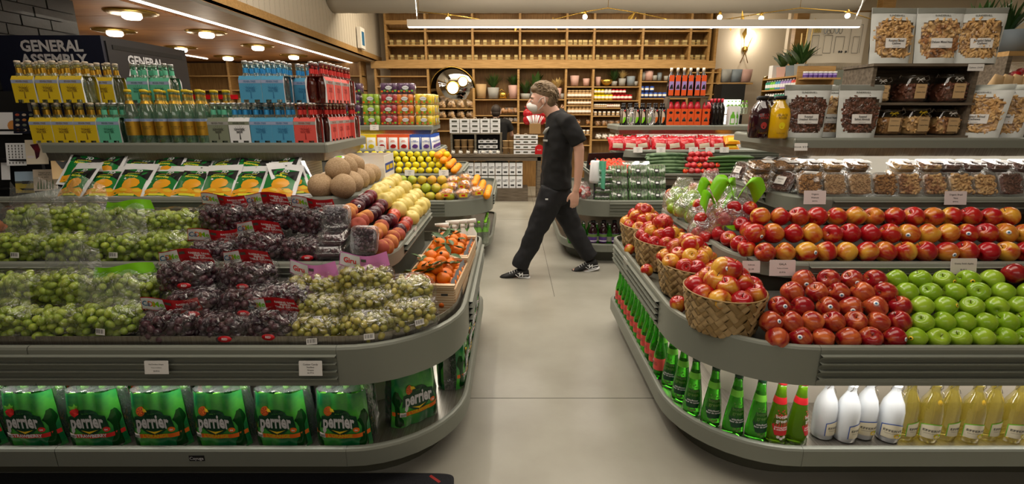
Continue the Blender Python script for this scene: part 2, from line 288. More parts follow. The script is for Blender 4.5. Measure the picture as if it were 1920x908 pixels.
# ================================================================== THE ROOM
b = MB(); b.box(-8, 8, -2.5, 10.6, -.1, 0, 'concrete'); struct('floor', b)
fl = bpy.data.objects['floor']
for i, (x0, x1, y0, y1) in enumerate([(-8, 8, 2.385, 2.39), (.35, .354, 3.9, 10), (-8, 8, 6.9, 6.905)]):
    part('floor_joint', MB().box(x0, x1, y0, y1, 0, .0006, 'sage_dark'), fl)
struct('ceiling', MB().box(-2.5, 8, -2.5, 10.6, 3.6, 3.7, 'ceiling_paint'))
low = struct('ceiling_low', MB().box(-8, -2.62, -2.5, 10.6, 2.38, 2.5, 'oak_ceiling'))
for i in range(14):
    y = -2 + i * .9
    part('panel', MB().box(-7.9, -3.22, y + .006, y + .894, 2.365, 2.38, 'oak_ceiling'), low)
part('panel', MB().box(-3.0, -2.5, -2.4, 10.5, 2.352, 2.38, 'oak_h'), low)
part('light_strip', MB().box(-3.095, -3.07, .0, 10.3, 2.356, 2.37, 'strip_glow'), low)
part('light_strip', MB().box(-5.35, -5.32, 3.0, 9.3, 2.35, 2.362, 'strip_glow'), low)
wl = struct('wall_left', MB().box(-2.6, -2.52, -2.5, 10.5, 2.35, 3.6, 'wall_white'))
pk = MB().box(0, .014, .004, .116, 0, 1.1, 'wall_white').build('plank')
for i in range(62): part('plank', pk, wl, (-2.52, 3.0 + i * .12, 2.46))
part('header_board', MB().box(-2.52, -2.5, -2.4, 10.4, 2.35, 2.46, 'oak_h'), wl)
struct('wall_back', MB().box(-8, 8, 10.2, 10.4, 0, 3.6, 'wall_cream'))
struct('wall_right', MB().box(8, 8.1, -2.5, 10.4, 0, 3.6, 'wall_cream'))
struct('wall_front', MB().box(-8, 8, -2.6, -2.5, 0, 3.6, 'wall_cream'))
struct('wall_outer_left', MB().box(-8.1, -8, -2.5, 10.4, 0, 2.5, 'oak_back'))
wb = struct('wall_brick', MB().box(-3.8, -3.62, -2, 4.5, 0, 2.365, 'brick_black'))
wb2 = struct('wall_brick_upper', MB().box(-3.8, -3.62, 1.5, 4.5, 2.365, 3.6, 'brick_black'))
brk = MB().box(0, .018, .006, .244, .004, .074, 'brick_black').build('brick')
for k in range(24):
    for i in range(9):
        y = 2.35 + i * .25 + (k % 2) * .125
        z = 1.55 + k * .078
        if y > 4.28 or (z < 2.38 and z > 2.28): continue
        part('brick', brk, wb2 if z > 2.33 else wb, (-3.62 + R.uniform(-.003, .002), y, z))
struct('floor_mat_edge', None)
bpy.data.objects.remove(bpy.data.objects['floor_mat_edge'])
m_ = single('door_mat', MB().srect([(1.5, .45, 0), (1.5, .45, .012), (1.49, .44, .016)], 'mat_black', n=40, seg=40, smooth=False), 'black ribbed entrance mat on the concrete floor by the grape case', 'mat', (-1.74, 1.35, 0))
part('care_tag', MB().box(-.03, .03, -.006, .006, 0, .0006, 'redprint'), m_, (1.42, .41, .016), (0, 0, -.7), label='small red printed tag')
# duct, linear pendant, string lights
d = MB(); path = [(-2.55, 0), (-2.45, .0), (4.3, .0), (4.75, .06), (4.95, .16)]
def ring(x, r): return [(x, 7.6 + r * math.cos(2 * math.pi * j / 40), 3.13 + r * .95 * math.sin(2 * math.pi * j / 40)) for j in range(40)]
d.loft([ring(-2.5 + i * .1, .34 + (.004 if i % 2 else 0)) for i in range(73)] + [ring(4.78, .3), ring(4.86, .2)], 'duct')
single('ventilation_duct', d, 'large round white ribbed air duct under the ceiling', 'duct')
pe = put(T('linear_pendant', MB().box(-1.16, 3.86, 5.97, 6.03, 2.385, 2.46, 'duct'), kids=[T('light_strip', MB().box(-1.15, 3.85, 5.975, 6.025, 2.378, 2.386, 'strip_glow')),
    T('cable', MB().tube([(-1.05, 6, 2.46), (-1.07, 6, 2.9), (-1.05, 6, 3.6)], .004, 'white', 6)), T('cable', MB().tube([(3.8, 6, 2.46), (3.85, 6, 2.62), (3.88, 6, 2.95), (3.86, 6, 3.6)], .006, 'white', 6))]),
    'long thin white linear pendant lamp hanging above the rear cases', 'lamp')
area('linear_pendant_light', (1.35, 6, 2.37), (5, .05), 38, NEUT)
SL = [(840, 34), (910, 41), (975, 43), (1037, 38), (1097, 27), (1190, 22), (1252, 44), (1335, 46), (1350, 31), (1428, 32), (1373, 42), (1590, 26)]
cable = sorted([(785, 22), (840, 27), (910, 38), (975, 42), (1037, 37), (1097, 22), (1140, 15), (1190, 23), (1252, 36), (1335, 39), (1370, 35), (1428, 25), (1500, 15), (1590, 22), (1640, 38)])
sl = single('string_light', MB().tube([Y(u, v, 6.9) for u, v in cable], .006, 'gold', 6), 'string of gold cable with globe bulbs and brass leaves under the duct', 'string lights')
bulb = MB().sph((0, 0, -.035), .03, 'bulb_glow', 12, 8).build('bulb'); cap = MB().lathe([(.012, -.015), (.02, 0), (.02, .02), (.008, .04)], 'gold', 10).build('socket')
for u, v in [(785, 22), (1140, 15), (1500, 15), (1640, 38)]:
    p = Y(u, v, 6.9); part('hanger', MB().tube([p, (p.x, p.y, 3.6)], .003, 'gold', 4), sl)
for u, v in [(840, 31), (910, 42), (1097, 26), (1252, 42), (1335, 43), (1350, 27), (1428, 29), (1590, 24)]:
    p = Y(u, v, 6.9); c_ = part('socket', cap, sl, p); part('bulb', bulb, c_)
lf = MB().add([(0, 0, .02), (-.035, .01, -.1), (0, -.012, -.16), (.03, .01, -.07)], [(0, 1, 2), (0, 2, 3)], 'gold').build('brass_leaf')
for u, v, r in [(975, 38, .5), (1037, 34, -.4), (1190, 24, .7), (1373, 34, .1), (1392, 22, -.3), (1192, 34, .4)]: part('brass_leaf', lf, sl, Y(u, v, 6.9), (0, r, .4))
# low-ceiling ring lamps
dish = MB().lathe([(.0, 0), (.215, 0), (.215, -.010), (.19, -.02), (.10, -.028), (.0, -.028)], 'brass', 32, cap=False)
lampT = T('ceiling_lamp', dish, kids=[T('glowing_disc', MB().lathe([(0, -.07), (.06, -.066), (.078, -.05), (.078, -.03), (0, -.03)], 'lamp_glow', 24, cap=False))])
LC = [(248, 34), (388, 69), (484, 93), (551, 110), (340, 96), (428, 112), (386, 126), (216, 66)]
for i, (u, v) in enumerate(LC):
    p = Z(u, v, 2.31); p.z = 2.365
    o = put(lampT, ['nearest brass dish lamp with glowing disc on wood ceiling', 'second brass dish lamp along the light strip', 'third brass dish lamp along the light strip', 'farthest brass dish lamp above the cola-red tonic packs', 'small bright dish lamp of the inner row over the black freezer corner', 'middle dish lamp of the inner ceiling row', 'farthest dish lamp of the inner ceiling row', 'brass dish lamp almost hidden above the black freezer'][i], 'lamp', p, group='dish lamps on the wooden ceiling')
    l = bpy.data.lights.new('dish_lamp_light', 'POINT'); l.energy = 4; l.color = WARM; l.shadow_soft_size = .1
    lo = bpy.data.objects.new('dish_lamp_light', l); C.objects.link(lo); lo.location = (p.x, p.y, 2.0)
# sign on the left wall
p = Vector((-2.49, 8.75, 2.62))
th = put(T('wall_display', MB().box(0, .06, -.12, .12, -.16, .16, 'white'), kids=[T('screen', MB().box(.06, .064, -.06, .07, -.11, .1, 'tvblue'))]), 'small white wall box with a blue screen on plank wall', 'wall display', p)

# ================================================================== REAR SHELVING (oak wall unit)
YS = 9.75
def bx(u, v, yy=YS): q = Y(u, v, yy); return q.x, q.z
us = [724, 798, 886, 975, 1063, 1114, 1205, 1294, 1330]
xs = [Y(u, 85, YS).x for u in us]; XL, XR = xs[0], xs[-1]
zt = [Y(960, v, YS).z for v in (22, 58, 85, 113, 124)]    # board heights
un = put(T('oak_shelf_unit', MB().box(XL - .02, XR + .14, YS + .30, YS + .34, 0, 3.4, 'oak_back')), 'tall oak shelf wall filling the back of the shop', 'shelving unit')
for i, x in enumerate(xs): part('upright', MB().box(x - .02, x + .02, YS + .001, YS + .30, zt[4] - .05, 3.4, 'oak'), un)
part('side_panel', MB().box(XR + .1, XR + .14, YS, YS + .3, 0, 3.4, 'oak'), un)
for k, z in enumerate([3.25] + zt[1:4]):
    for i in range(8):
        part('shelf_board', MB().box(xs[i] + .021, xs[i + 1] - .021, YS + .01, YS + .3, z - .012, z + .012, 'oak_h'), un)
        if 0 < k: part('gallery_rail', MB().tube([(xs[i] + .03, YS + .02, z + .045), (xs[i + 1] - .03, YS + .02, z + .045)], .004, 'brass', 5), un)
part('fascia', MB().box(XL - .3, XR + .14, YS - .02, YS, zt[4] - .04, zt[3] - .012, 'oak_h'), un)
part('fascia', MB().box(XL, XR + .14, YS - .01, YS + .01, 2.98, 3.05, 'oak_h'), un)
us2 = [705, 803, 888, 972, 1061, 1112, 1201, 1290, 1348]; xs2 = [Y(u, 160, YS).x for u in us2]
for x in xs2: part('upright', MB().box(x - .02, x + .02, YS + .001, YS + .30, 0, zt[4] - .04, 'oak'), un)
# lower bay shelf heights by pixel row
LB = {0: [142, 162], 1: [203, 222, 245], 2: [186, 216, 229], 3: [186, 208, 230, 255], 4: [162, 184, 197, 214, 236, 252, 272], 5: [162, 188, 202, 217, 237, 262], 6: [152, 184, 205], 7: [135, 155, 176]}
for bay, vs in LB.items():
    for v in vs:
        z = Y(960, v, YS).z; part('shelf_board', MB().box(xs2[bay] + .021, xs2[bay + 1] - .021, YS + .005, YS + .3, z - .02, z - .002, 'oak_h'), un)
BAYN = ['first', 'second', 'third', 'fourth', 'fifth', 'sixth', 'seventh', 'eighth']
gb = {w_: MB().box(-w_ / 2, w_ / 2, -.04, .04, 0, .085, 'gold_box').box(-w_ / 2 + .008, w_ / 2 - .008, -.0405, -.04, .03, .05, 'kraft').build('gift_box') for w_ in (.06, .085)}
for row in (2, 3):
    for i in range(8):
        n = [5, 6, 6, 6, 5, 6, 5, 3][i]
        for k in range(n):
            x = xs[i] + (k + .5 + R.uniform(-.12, .12)) * (xs[i + 1] - xs[i]) / n
            if 0: pass
            o = put(T('gift_box', gb[R.choice((.06, .06, .085))]), f'{ORD[k]} small gold box in the {BAYN[i]} bay, {"upper" if row == 2 else "lower"} gold box shelf', 'box', (x, YS + .09, zt[row] + .0125), group=f'small gold boxes on the {"upper" if row == 2 else "lower"} wall shelf')
# round mirror
mx_, mz_ = bx(849, 170)
mi = put(T('round_mirror', MB().lathe([(.42, -.01), (.42, .01)], 'mirror', 48), rot=(0, 0, 0), kids=[T('rim', MB().lathe([(.42, -.015), (.435, -.015), (.435, .015), (.42, .015)], 'brass', 48, cap=False))]),
     'large round mirror in the oak wall above packaged bread', 'mirror', (mx_, YS + .05, mz_), (rad(103), 0, rad(-4)))
# glowing discs set before the mirror stand in for lamps reflected in it
discT = T('lamp_reflection', MB().lathe([(0, -.02), (.10, -.02), (.10, .0)], 'lamp_glow', 24, cap=False), kids=[T('rim', MB().lathe([(.10, -.01), (.125, -.02), (.13, .02), (.10, .02)], 'gold', 24, cap=False))])
for u, v, s_, l_ in [(849, 165, 1.0, 'larger glowing disc standing in for a lamp reflected in the mirror'), (868, 153, .78, 'smaller glowing disc standing in for a lamp reflected in the mirror')]:
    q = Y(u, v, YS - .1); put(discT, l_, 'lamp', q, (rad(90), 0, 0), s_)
# plants and pots
def blades(n, h, m, wd=.02, spread=.6, droop=.5, seed=1):
    r = random.Random(seed); b = MB()
    for i in range(n):
        a = r.uniform(0, 6.28); s_ = r.uniform(.3, 1) * spread; hh = h * r.uniform(.6, 1); pts = []
        for k in range(5):
            t = k / 4; rr = s_ * hh * t; zz = hh * (t - droop * t * t * s_)
            pts.append(Vector((math.cos(a) * rr, math.sin(a) * rr, zz)))
        sd = Vector((-math.sin(a), math.cos(a), 0)); w_ = [wd * x for x in (.3, 1, .9, .6, .05)]
        vs = []
        for p, q in zip(pts, w_): vs += [p - sd * q, p + sd * q]
        b.add(vs, [(2 * k, 2 * k + 1, 2 * k + 3, 2 * k + 2) for k in range(4)], m)
    return b
def potted(loc, pr, ph, pm, pl, h, label, seed=1, m='leaf', sq=False, n=110, wd=.009):
    prof = [(pr * .8, 0), (pr, ph), (pr * .88, ph), (pr * .85, ph * .85)]
    pb = MB().lathe(prof, pm, 4 if sq else 20, smooth=not sq)
    kids = [] if not pl else [T('foliage', blades(n, h, m, wd, spread=.8, droop=.5, seed=seed), (0, 0, ph * .85), kind='stuff')]
    return put(T('potted_plant' if pl else 'plant_pot', pb, kids=kids), label, 'plant' if pl else 'pot', loc)
def onbay(u, v, yy=YS + .12): return Y(u, v, yy)
potted(onbay(925, 185), .11, .2, 'pot_grey', 1, .36, 'leafy fern in pale grey pot on the shelf above the dark-haired worker', 2)
potted(onbay(963, 185), .1, .24, 'pot_pink', 1, .3, 'fern in ribbed beige planter at the end of the fern shelf', 3, 'leaf')
potted(onbay(902, 185), .11, .26, 'kraft', 0, 0, 'brown ribbed planter behind the fern')
potted(onbay(985, 186), .1, .1, 'pot_grey', 1, .35, 'wide fern partly behind the walking man', 4)
potted(onbay(1003, 186), .1, .2, 'pot_grey', 1, .42, 'dark rubber plant sticking up behind the hair of the walking man', 9, n=18, wd=.04)
potted(onbay(1044, 186), .09, .2, 'pot_pink', 1, .28, 'dried golden fan palm in a pink pot', 5, 'dried_palm', wd=.014)
potted(onbay(1054, 186), .05, .1, 'pot_grey', 0, 0, 'small grey pot under the golden fan palm')
potted(onbay(1077, 161), .085, .18, 'pot_pink', 0, 0, 'larger pink pot on the narrow bay top'); potted(onbay(1099, 161), .065, .13, 'pot_pink', 0, 0, 'smaller pink pot on the narrow bay top')
potted(onbay(1121, 161), .05, .16, 'pot_pink', 0, 0, 'slim pink pot beside the gold bowl')
potted(onbay(1151, 161), .06, .08, 'pot_grey', 1, .3, 'bushy fern in small grey pot on the can bay', 6); potted(onbay(1166, 161), .07, .13, 'pot_grey', 1, .22, 'dried golden leaves in a grey pot on the can bay', 7, 'dried_palm')
potted(onbay(1182, 161), .08, .17, 'pot_blue', 0, 0, 'tall grey pot tilting on the can bay'); potted(onbay(1192, 161), .04, .08, 'pot_grey', 0, 0, 'tiny grey pot at the end of the can bay')
single('gold_bowl', MB().lathe([(.03, 0), (.1, .04), (.12, .11), (.11, .11), (.09, .05), (0, .02)], 'gold', 20, cap=False), 'shiny gold bowl between pink pot and fern', 'bowl', onbay(1137, 161))
single('watering_can', MB().lathe([(.08, 0), (.07, .1), (.05, .12)], 'gold', 16).tube([(.06, 0, .03), (.14, 0, .12), (.16, 0, .15)], .01, 'gold', 6).tube([(-.06, 0, .03), (-.12, 0, .1), (-.02, 0, .17), (.04, 0, .12)], .006, 'gold', 6), 'small yellow watering can on the fern shelf', 'watering can', onbay(943, 185))
for k, (u, w_, h_, m) in enumerate([(1206, .04, .15, 'pot_grey'), (1216, .085, .17, 'pot_pink'), (1227, .05, .09, 'pot_grey'), (1236, .045, .14, 'pot_blue'), (1249, .05, .08, 'pot_grey')]):
    potted(onbay(u, 151), w_, h_, m, 0, 0, f'{["slim grey", "wide pink", "short grey", "tall blue grey", "squat grey"][k]} pot on the shelf over the blue tins')
for k, (u, m) in enumerate([(1358, 'pot_grey'), (1377, 'pot_blue'), (1395, 'pot_pink')]):
    potted(Y(u, 154, YS + .1), .13, .22, m, 0, 0, f'{["pale grey", "blue grey", "pink"][k]} round pot on the ledge above the black display fridge')
# jars and cans on the bays
jar = T('spice_jar', MB().lathe([(.026, 0), (.028, .05), (.018, .065), (.018, .07)], 'oatmix', 10), kids=[T('lid', MB().lathe([(.022, .07), (.022, .085)], 'kraft', 10)), T('label', MB().lathe([(.0285, .018), (.0285, .042)], 'white', 10, cap=False))])
for r_, (v, n, s_) in enumerate([(183.5, 7, 1.3), (196.5, 8, 1.05), (213.5, 7, 1.3)]):
    for k in range(n):
        p = Y(1067 + k * 41 / (n - 1), v, YS + .06)
        put(jar, f'{ORD[k]} glass jar on the {["upper", "middle", "lower"][r_]} jar shelf of the narrow bay', 'jar', p, s=s_ * 1.25, group='glass jars on the narrow oak bay')
tin = {}
for m in ('can_yellow', 'can_red', 'purple', 'deepblue', 'white', 'pot_pink', 'card', 'yellowfruit'):
    tin[m] = T('tin', MB().lathe([(.04, 0), (.04, .1)], m, 12), kids=[T('label', MB().lathe([(.0405, .03), (.0405, .07)], 'white' if m != 'white' else 'kraft', 12, cap=False))])
def tins(u0, u1, v, n, ms, s_, desc, grp, yy=YS + .07, cat='tin'):
    for k in range(n):
        m = ms[min(len(ms) - 1, k * len(ms) // n)] if not callable(ms) else ms(k)
        put(tin[m], f'{ORD[k]} {desc}', cat, Y(u0 + (u1 - u0) * k / (n - 1), v, yy), s=s_, group=grp)
tins(1116, 1170, 176, 9, ['can_yellow', 'card', 'can_red', 'can_red'], .85, 'coffee tin on the upper row of the yellow and red tins', 'yellow and red tins')
tins(1116, 1181, 187.4, 10, ['can_yellow', 'yellowfruit', 'can_red', 'can_red'], .95, 'coffee tin on the lower row of the yellow and red tins', 'yellow and red tins')
tins(1115, 1160, 201.4, 12, ['white', 'white', 'pot_pink', 'card'], .62, 'pale candle jar under the coffee tins', 'pale candle jars')
tins(1116, 1158, 216.5, 6, ['white', 'white'], .75, 'white bagged jar with black top in the tin bay', 'white bagged jars')
tins(1203, 1222, 172, 3, ['deepblue'], .95, 'blue tin of the stacked upper row beside the pots', 'blue tins'); tins(1203, 1288, 183.4, 11, ['deepblue'], .95, 'blue tin on the lower row of the blue tins', 'blue tins')
tins(1079, 1102, 251.5, 4, ['white', 'white'], .8, 'white cup at the foot of the narrow bay', 'white cups')
# packaged bakery bags / boxes on the lower bays
bagm = {}
def lumpbag(name, w_, h_, d_, m, seed, film_='film'):
    r = random.Random(seed); b = MB()
    for i in range(7): b.sph((r.uniform(-.3, .3) * w_, r.uniform(-.25, .25) * d_, h_ * r.uniform(.2, .6)), (w_ * .24, d_ * .3, h_ * .22), m, 8, 5)
    f = MB().srect([(w_ * .45, d_ * .45, .001), (w_ * .52, d_ * .5, h_ * .3), (w_ * .46, d_ * .4, h_ * .7), (w_ * .48, d_ * .04, h_)], film_, n=3, seg=16)
    return T(name, b, kids=[T('film_wrap', f)])
for k, m in enumerate(('bread', 'oatmix', 'walnut', 'white')): bagm[m] = lumpbag('bakery_bag', .16, .16, .14, m, k)
for (u0, u1, v, n, m, s_, w_) in [(812, 882, 202.5, 5, 'oatmix', 1.0, 'top bread shelf under the mirror'), (812, 882, 221.5, 5, 'oatmix', 1.05, 'second bread shelf under the mirror'), (935, 968, 214.5, 4, 'bread', .95, 'shelf beside the dark-haired worker'), (1082, 1104, 235.5, 2, 'bread', .9, 'loaf shelf of the narrow bay'), (1120, 1158, 236.5, 4, 'walnut', .9, 'snack shelf under the white jars'), (1122, 1158, 261, 4, 'white', .8, 'low shelf above the red net bags'), (1040, 1056, 207.5, 2, 'bread', .95, 'bread shelf behind the shoulder of the walking man'), (948, 968, 229, 3, 'white', .7, 'egg shelf by the worker')]:
    for k in range(n):
        put(bagm[m], f'{ORD[k]} clear bakery bag on the {w_}', 'bag', Y(u0 + (u1 - u0) * k / max(1, n - 1), v, YS + .1), R.uniform(-.2, .2), s_, group='bakery bags on the ' + w_)
# ================================================================== DISPLAY CASES
def cpath(xf, sx, ins, yf, yb, L, r, rb=.12, n=10):
    """front edge from the far end, round the corner, along the aisle side; gives (x, y, nx, ny, kind)"""
    X = lambda lx: xf - sx * lx
    P = [(X(L), yf, 0, -1, 'f')]
    m = max(1, int((L - ins - r) / .6))
    for i in range(1, m): P.append((X(L - (L - ins - r) * i / m), yf, 0, -1, 'f'))
    for i in range(n + 1):
        a = math.pi / 2 * i / n
        P.append((X(ins + r - r * math.sin(a)), yf + r - r * math.cos(a), sx * math.sin(a), -math.cos(a), 'c'))
    for i in range(n // 2 + 1):
        a = math.pi / 2 * i / (n // 2)
        P.append((X(ins + rb - rb * math.cos(a)), yb - rb + rb * math.sin(a), sx * math.cos(a), math.sin(a), 's' if i == 0 else 'e'))
    P.append((X(ins + .8), yb, 0, 1, 'e'))
    return P
def sweep(P, prof, m, mb=None, smooth=True):
    mb = mb or MB()
    # sections of their own vertices for hard profile edges
    for (o0, z0), (o1, z1) in zip(prof, prof[1:] + prof[:1]):
        vs = []; fs = []
        for x, y, nx, ny, _ in P: vs += [(x + nx * o0, y + ny * o0, z0), (x + nx * o1, y + ny * o1, z1)]
        for i in range(len(P) - 1): fs.append((2 * i, 2 * i + 1, 2 * i + 3, 2 * i + 2))
        mb.add(vs, fs, m, smooth)
    return mb
def lerp_pt(P, k, t): a, b = P[k], P[k + 1]; return tuple(a[i] + (b[i] - a[i]) * t for i in range(4)) + (a[4],)
def rail(root, P, z0, z1, th, m='sage', nm='rail', lip=.012, seams=True, slats=0, stop=None):
    prof = [(0, z0), (0, z1 - lip), (-.004, z1 - .003), (-.012, z1), (-th, z1), (-th, z1 - .012), (-.014, z1 - .02), (-.014, z0)]
    # split the front run into lengths, keep corner + side whole
    kc = next(i for i, p in enumerate(P) if p[4] == 'c')
    segs = []
    x0, x1 = P[0][0], P[kc][0]; ln = abs(x1 - x0); n = max(1, round(ln / 1.15))
    for i in range(n):
        a = x0 + (x1 - x0) * i / n; b = x0 + (x1 - x0) * (i + 1) / n; g = .0012 * (1 if x1 > x0 else -1)
        segs.append([(a + g, P[0][1], 0, -1, 'f'), (b - g, P[0][1], 0, -1, 'f')])
    segs.append(P[kc:])
    for s_ in segs: part(nm, sweep(s_, prof, m), root)
    h = z1 - z0
    if slats:
        ka = next(i for i, p in enumerate(P) if p[4] == 's'); pts = [(P[0], P[kc]), (P[kc + 10], P[ka])]
        for a, b in pts:
            if math.hypot(a[0] - b[0], a[1] - b[1]) < .2: continue
            nx, ny = (0, -1) if a is P[0] else (a[2], a[3])
            nx, ny = round(nx), round(ny)
            tx, ty = (b[0] - a[0]), (b[1] - a[1]); l = math.hypot(tx, ty); tx /= l; ty /= l
            ea, eb = (0, 0) if a is P[0] else (.08, .05)
            q = [(a[0] + tx * ea, a[1] + ty * ea, nx, ny, 'f'), (b[0] - tx * eb, b[1] - ty * eb, nx, ny, 'f')]
            for k in range(slats):
                zc = z0 + h * (.84 - .76 * (k + .5) / slats) if slats > 1 else z0 + h * .4
                hh = h * .76 / slats * .5
                part('slat', sweep(q, [(.0005, zc - hh * .9), (.006, zc - hh * .1), (.018, zc + hh * .45), (.018, zc + hh * .7), (.0005, zc + hh * .75)], m, smooth=False), root)
def deck(root, P, z, m, nm='deck', drop=.006, inner=None):
    pts = [(x - nx * .016, y - ny * .016) for x, y, nx, ny, _ in P]
    yb = max(p[1] for p in pts); far = pts[0][0]
    pts.append((far, yb))
    b = MB(); n = len(pts); vs = [(x, y, z) for x, y in pts] + [(x, y, z - .015) for x, y in pts]
    b.add(vs, [tuple(range(n)), tuple(range(2 * n - 1, n - 1, -1))] + [(i, i + n, (i + 1) % n + n, (i + 1) % n) for i in range(n)], m, False)
    part(nm, b, root, fix=True)
def wall_strip(root, P, z0, z1, m, nm, th=.01):
    part(nm, sweep(P, [(0, z0), (0, z1), (-th, z1), (-th, z0)], m), root)
def case(label, xf, sx, yf, yb, L, tiers, top, fronts=4, stop=False, tz=0, Lt=None):
    Lt = Lt or L
    root = put(T('display_case'), label, 'display case', ((xf - sx * .3), (yf + yb) / 2, 0)); root.location = (0, 0, 0)
    P0 = cpath(xf, sx, 0, yf, yb, L, .45); Pi = cpath(xf, sx, .10, yf + .12, yb - .08, L, .36)
    wall_strip(root, Pi, 0, .14, 'sage_dark', 'plinth')
    rail(root, P0, .125, .205, .022, nm='base_rail'); deck(root, P0, .182, 'steel', 'base_deck')
    Pc = cpath(xf, sx, .32, yf + .36, yb, L, .18); wall_strip(root, Pc, .178, .6, 'wall_white', 'back_panel')
    rail(root, P0, .485, .645, .02, nm='rail', slats=fronts); deck(root, P0, .608, 'perf_deck', 'deck')
    if stop: Ps = cpath(xf, sx, .035, yf + .035, yb - .03, L, .42); wall_strip(root, Ps, .60, .672, 'steel', 'product_stop', .004)
    for ti, (ins, y, z0, z1, r) in enumerate(tiers):
        L_ = Lt + .12 if ti else L; P = cpath(xf, sx, ins, y, yb - .05, L_, r)
        rail(root, P, z0, z1, .03, nm='tier_rail', slats=2)
        deck(root, P, z1 - .02, 'sage_deck', 'tier_deck')
        Pr = cpath(xf, sx, ins + .05, y + .05, yb - .06, L_, r); wall_strip(root, Pr, .61, z0 + .03, 'sage_dark', 'riser')
    if top:
        ins, y, r, ext = top
        P = cpath(xf, sx, ins, y, yb + ext, Lt, r)
        rail(root, P, 1.272 + tz, 1.325 + tz, .03, nm='shelf_edge'); deck(root, P, 1.318 + tz, 'sage_deck', 'top_shelf')
        Pq = cpath(xf, sx, ins + .02, y + .02, yb + ext - .05, Lt, r)
        part('light_valance', sweep(Pq, [(.0, 1.272 + tz), (-.012, 1.226 + tz), (-.016, 1.226 + tz), (-.006, 1.272 + tz)], 'steel'), root)
        Pb = cpath(xf, sx, ins + .30, y + .36, yb + ext - .05, Lt, .02); wall_strip(root, Pb, 1.03, 1.31 + tz, 'perf_panel', 'lit_back_panel')
        part('light_tube', MB().box(*sorted((xf - sx * (ins + .15), xf - sx * (Lt - .1))), y + .12, y + .14, 1.268 + tz, 1.276 + tz, 'strip_glow'), root)
    if Lt != L: part('end_panel', MB().box(*sorted((xf - sx * Lt, xf - sx * (Lt + .012))), top[1] + .3, yb, 1.05, 1.32, 'sage'), root)
    return root
caseA = case('sage green display case with grapes, mango bags and tonic bottles', -.205, 1, 1.70, 3.45, 2.75, [(.335, 2.06, .79, .86, .28), (.605, 2.5, .985, 1.07, .2)], (.795, 2.75, .012, .15), stop=True, Lt=2.34)
caseC = case('sage green display case with apples, nut tubs and nut pouches', .70, -1, 1.70, 3.45, 3.4, [(.30, 2.06, .79, .86, .28), (.72, 2.5, .985, 1.07, .2)], (.82, 2.75, .012, .15), tz=.026)
caseB = case('sage green display case with lemons, grapefruit and canned drinks', -.205, 1, 4.80, 6.5, 2.9, [(.335, 5.16, .79, .86, .28), (.605, 5.6, .985, 1.07, .2)], (.70, 5.85, .012, .1))
caseD = case('sage green display case with tomatoes, cucumbers and boxed wine', .50, -1, 4.80, 6.5, 4.0, [(.36, 5.16, .79, .86, .28), (.72, 5.6, .985, 1.07, .2)], (.70, 5.85, .012, .1))
# ------------------------------------------------------------------ price cards
def card(loc, w_, h_, lines, label, rot=(-.18, 0, 0), m='tag_pink', pins=True):
    b = MB().prism([(-w_ / 2, 0), (w_ / 2, 0), (w_ / 2, h_ * .94), (w_ / 2 * .96, h_), (-w_ / 2 * .96, h_), (-w_ / 2, h_ * .94)], -.0008, .0008, m)
    n = len(lines)
    for i, (s_, k) in enumerate(lines):
        b.text(s_, h_ * k, 'ink', M=Matrix.Translation((0, -.0009, h_ * (.86 - .76 * (i + .5) / n))), bold=.01)
    return put(T('price_card', b, kids=[T('clip', MB().box(-.012, .012, .001, .006, .0, h_ * .3, 'white'))]), label, 'price card', loc, rot)
c_ = Z(290, 694, .52); card((Y(291, 694, 1.66).x, 1.664, .555), .088, .05, [('Red Seedless Grapes', .13), ('Product of California', .09), ('$5.99 lb', .14)], 'white price card for red seedless grapes on the grape case front', m='paper')
card((Y(581, 697, 1.66).x, 1.664, .548), .086, .056, [('Cotton Candy', .17), ('Seedless', .15), ('Grapes', .15), ('$6.99 lb', .13)], 'white price card reading Cotton Candy Seedless Grapes', m='paper')
card((Y(624, 505, 2.03).x, 2.03, .80), .095, .06, [('Cherries', .14), ('$7.99 lb', .12)], 'blank white price card under the berry boxes')
for k, y_ in enumerate([2.62, 2.76, 2.91, 3.08]):
    card((-.797, y_, 1.0), .085, .07, [(['Cantaloupe', 'Honeydew', 'Galia', 'Charentais'][k], .14), ('$4.99', .14)], f'{ORD[k]} white card on the melon shelf side counting from the front', (0, 0, rad(90)), 'paper')
card((-.537, 2.72, .80), .06, .065, [('Plums', .2)], 'small card on the stone fruit rail', (0, 0, rad(90)), 'tag_pink')
for u, v, y_, ls, l_ in [(1463, 500, 2.052, [('GALA', .18), ('Product of Canada', .09), ('$2.49 lb', .12)], 'pale price card reading Gala under the mixed apples'), (1405, 494, 2.052, [('Ambrosia', .15), ('$1.99', .2)], 'small price card at the corner of the apple tier'), (1800, 497, 2.052, [('Granny Smith Apples', .14), ('$2.99 lb', .13)], 'pale price card reading Granny Smith Apples'),
    (1524, 369, 2.49, [('Organic', .17), ('Walnuts', .17), ('$8.99 lb', .12)], 'pale price card under the walnut tubs'), (1786, 370, 2.49, [('Organic Brazil', .17), ('Nuts', .17), ('$9.99 lb', .12)], 'pale price card under the brazil nut tubs')]:
    q = Y(u, v, y_); w_ = .11 if u not in (1405,) else .075; card((q.x, y_ - .024, q.z - .034), w_, .068 if w_ > .1 else .05, ls, l_)
card((Y(1503, 265, 2.74).x, 2.735, 1.285), .07, .04, [('Almonds  $13.99', .3)], 'tiny price strip below the almond pouch', m='paper')
card((.697, 2.95, .55), .1, .07, [('Ambrosia', .16), ('Apples', .14), ('$2.49 lb', .13)], 'white card on the basket side of the apple case', (0, 0, rad(-90)), 'paper')
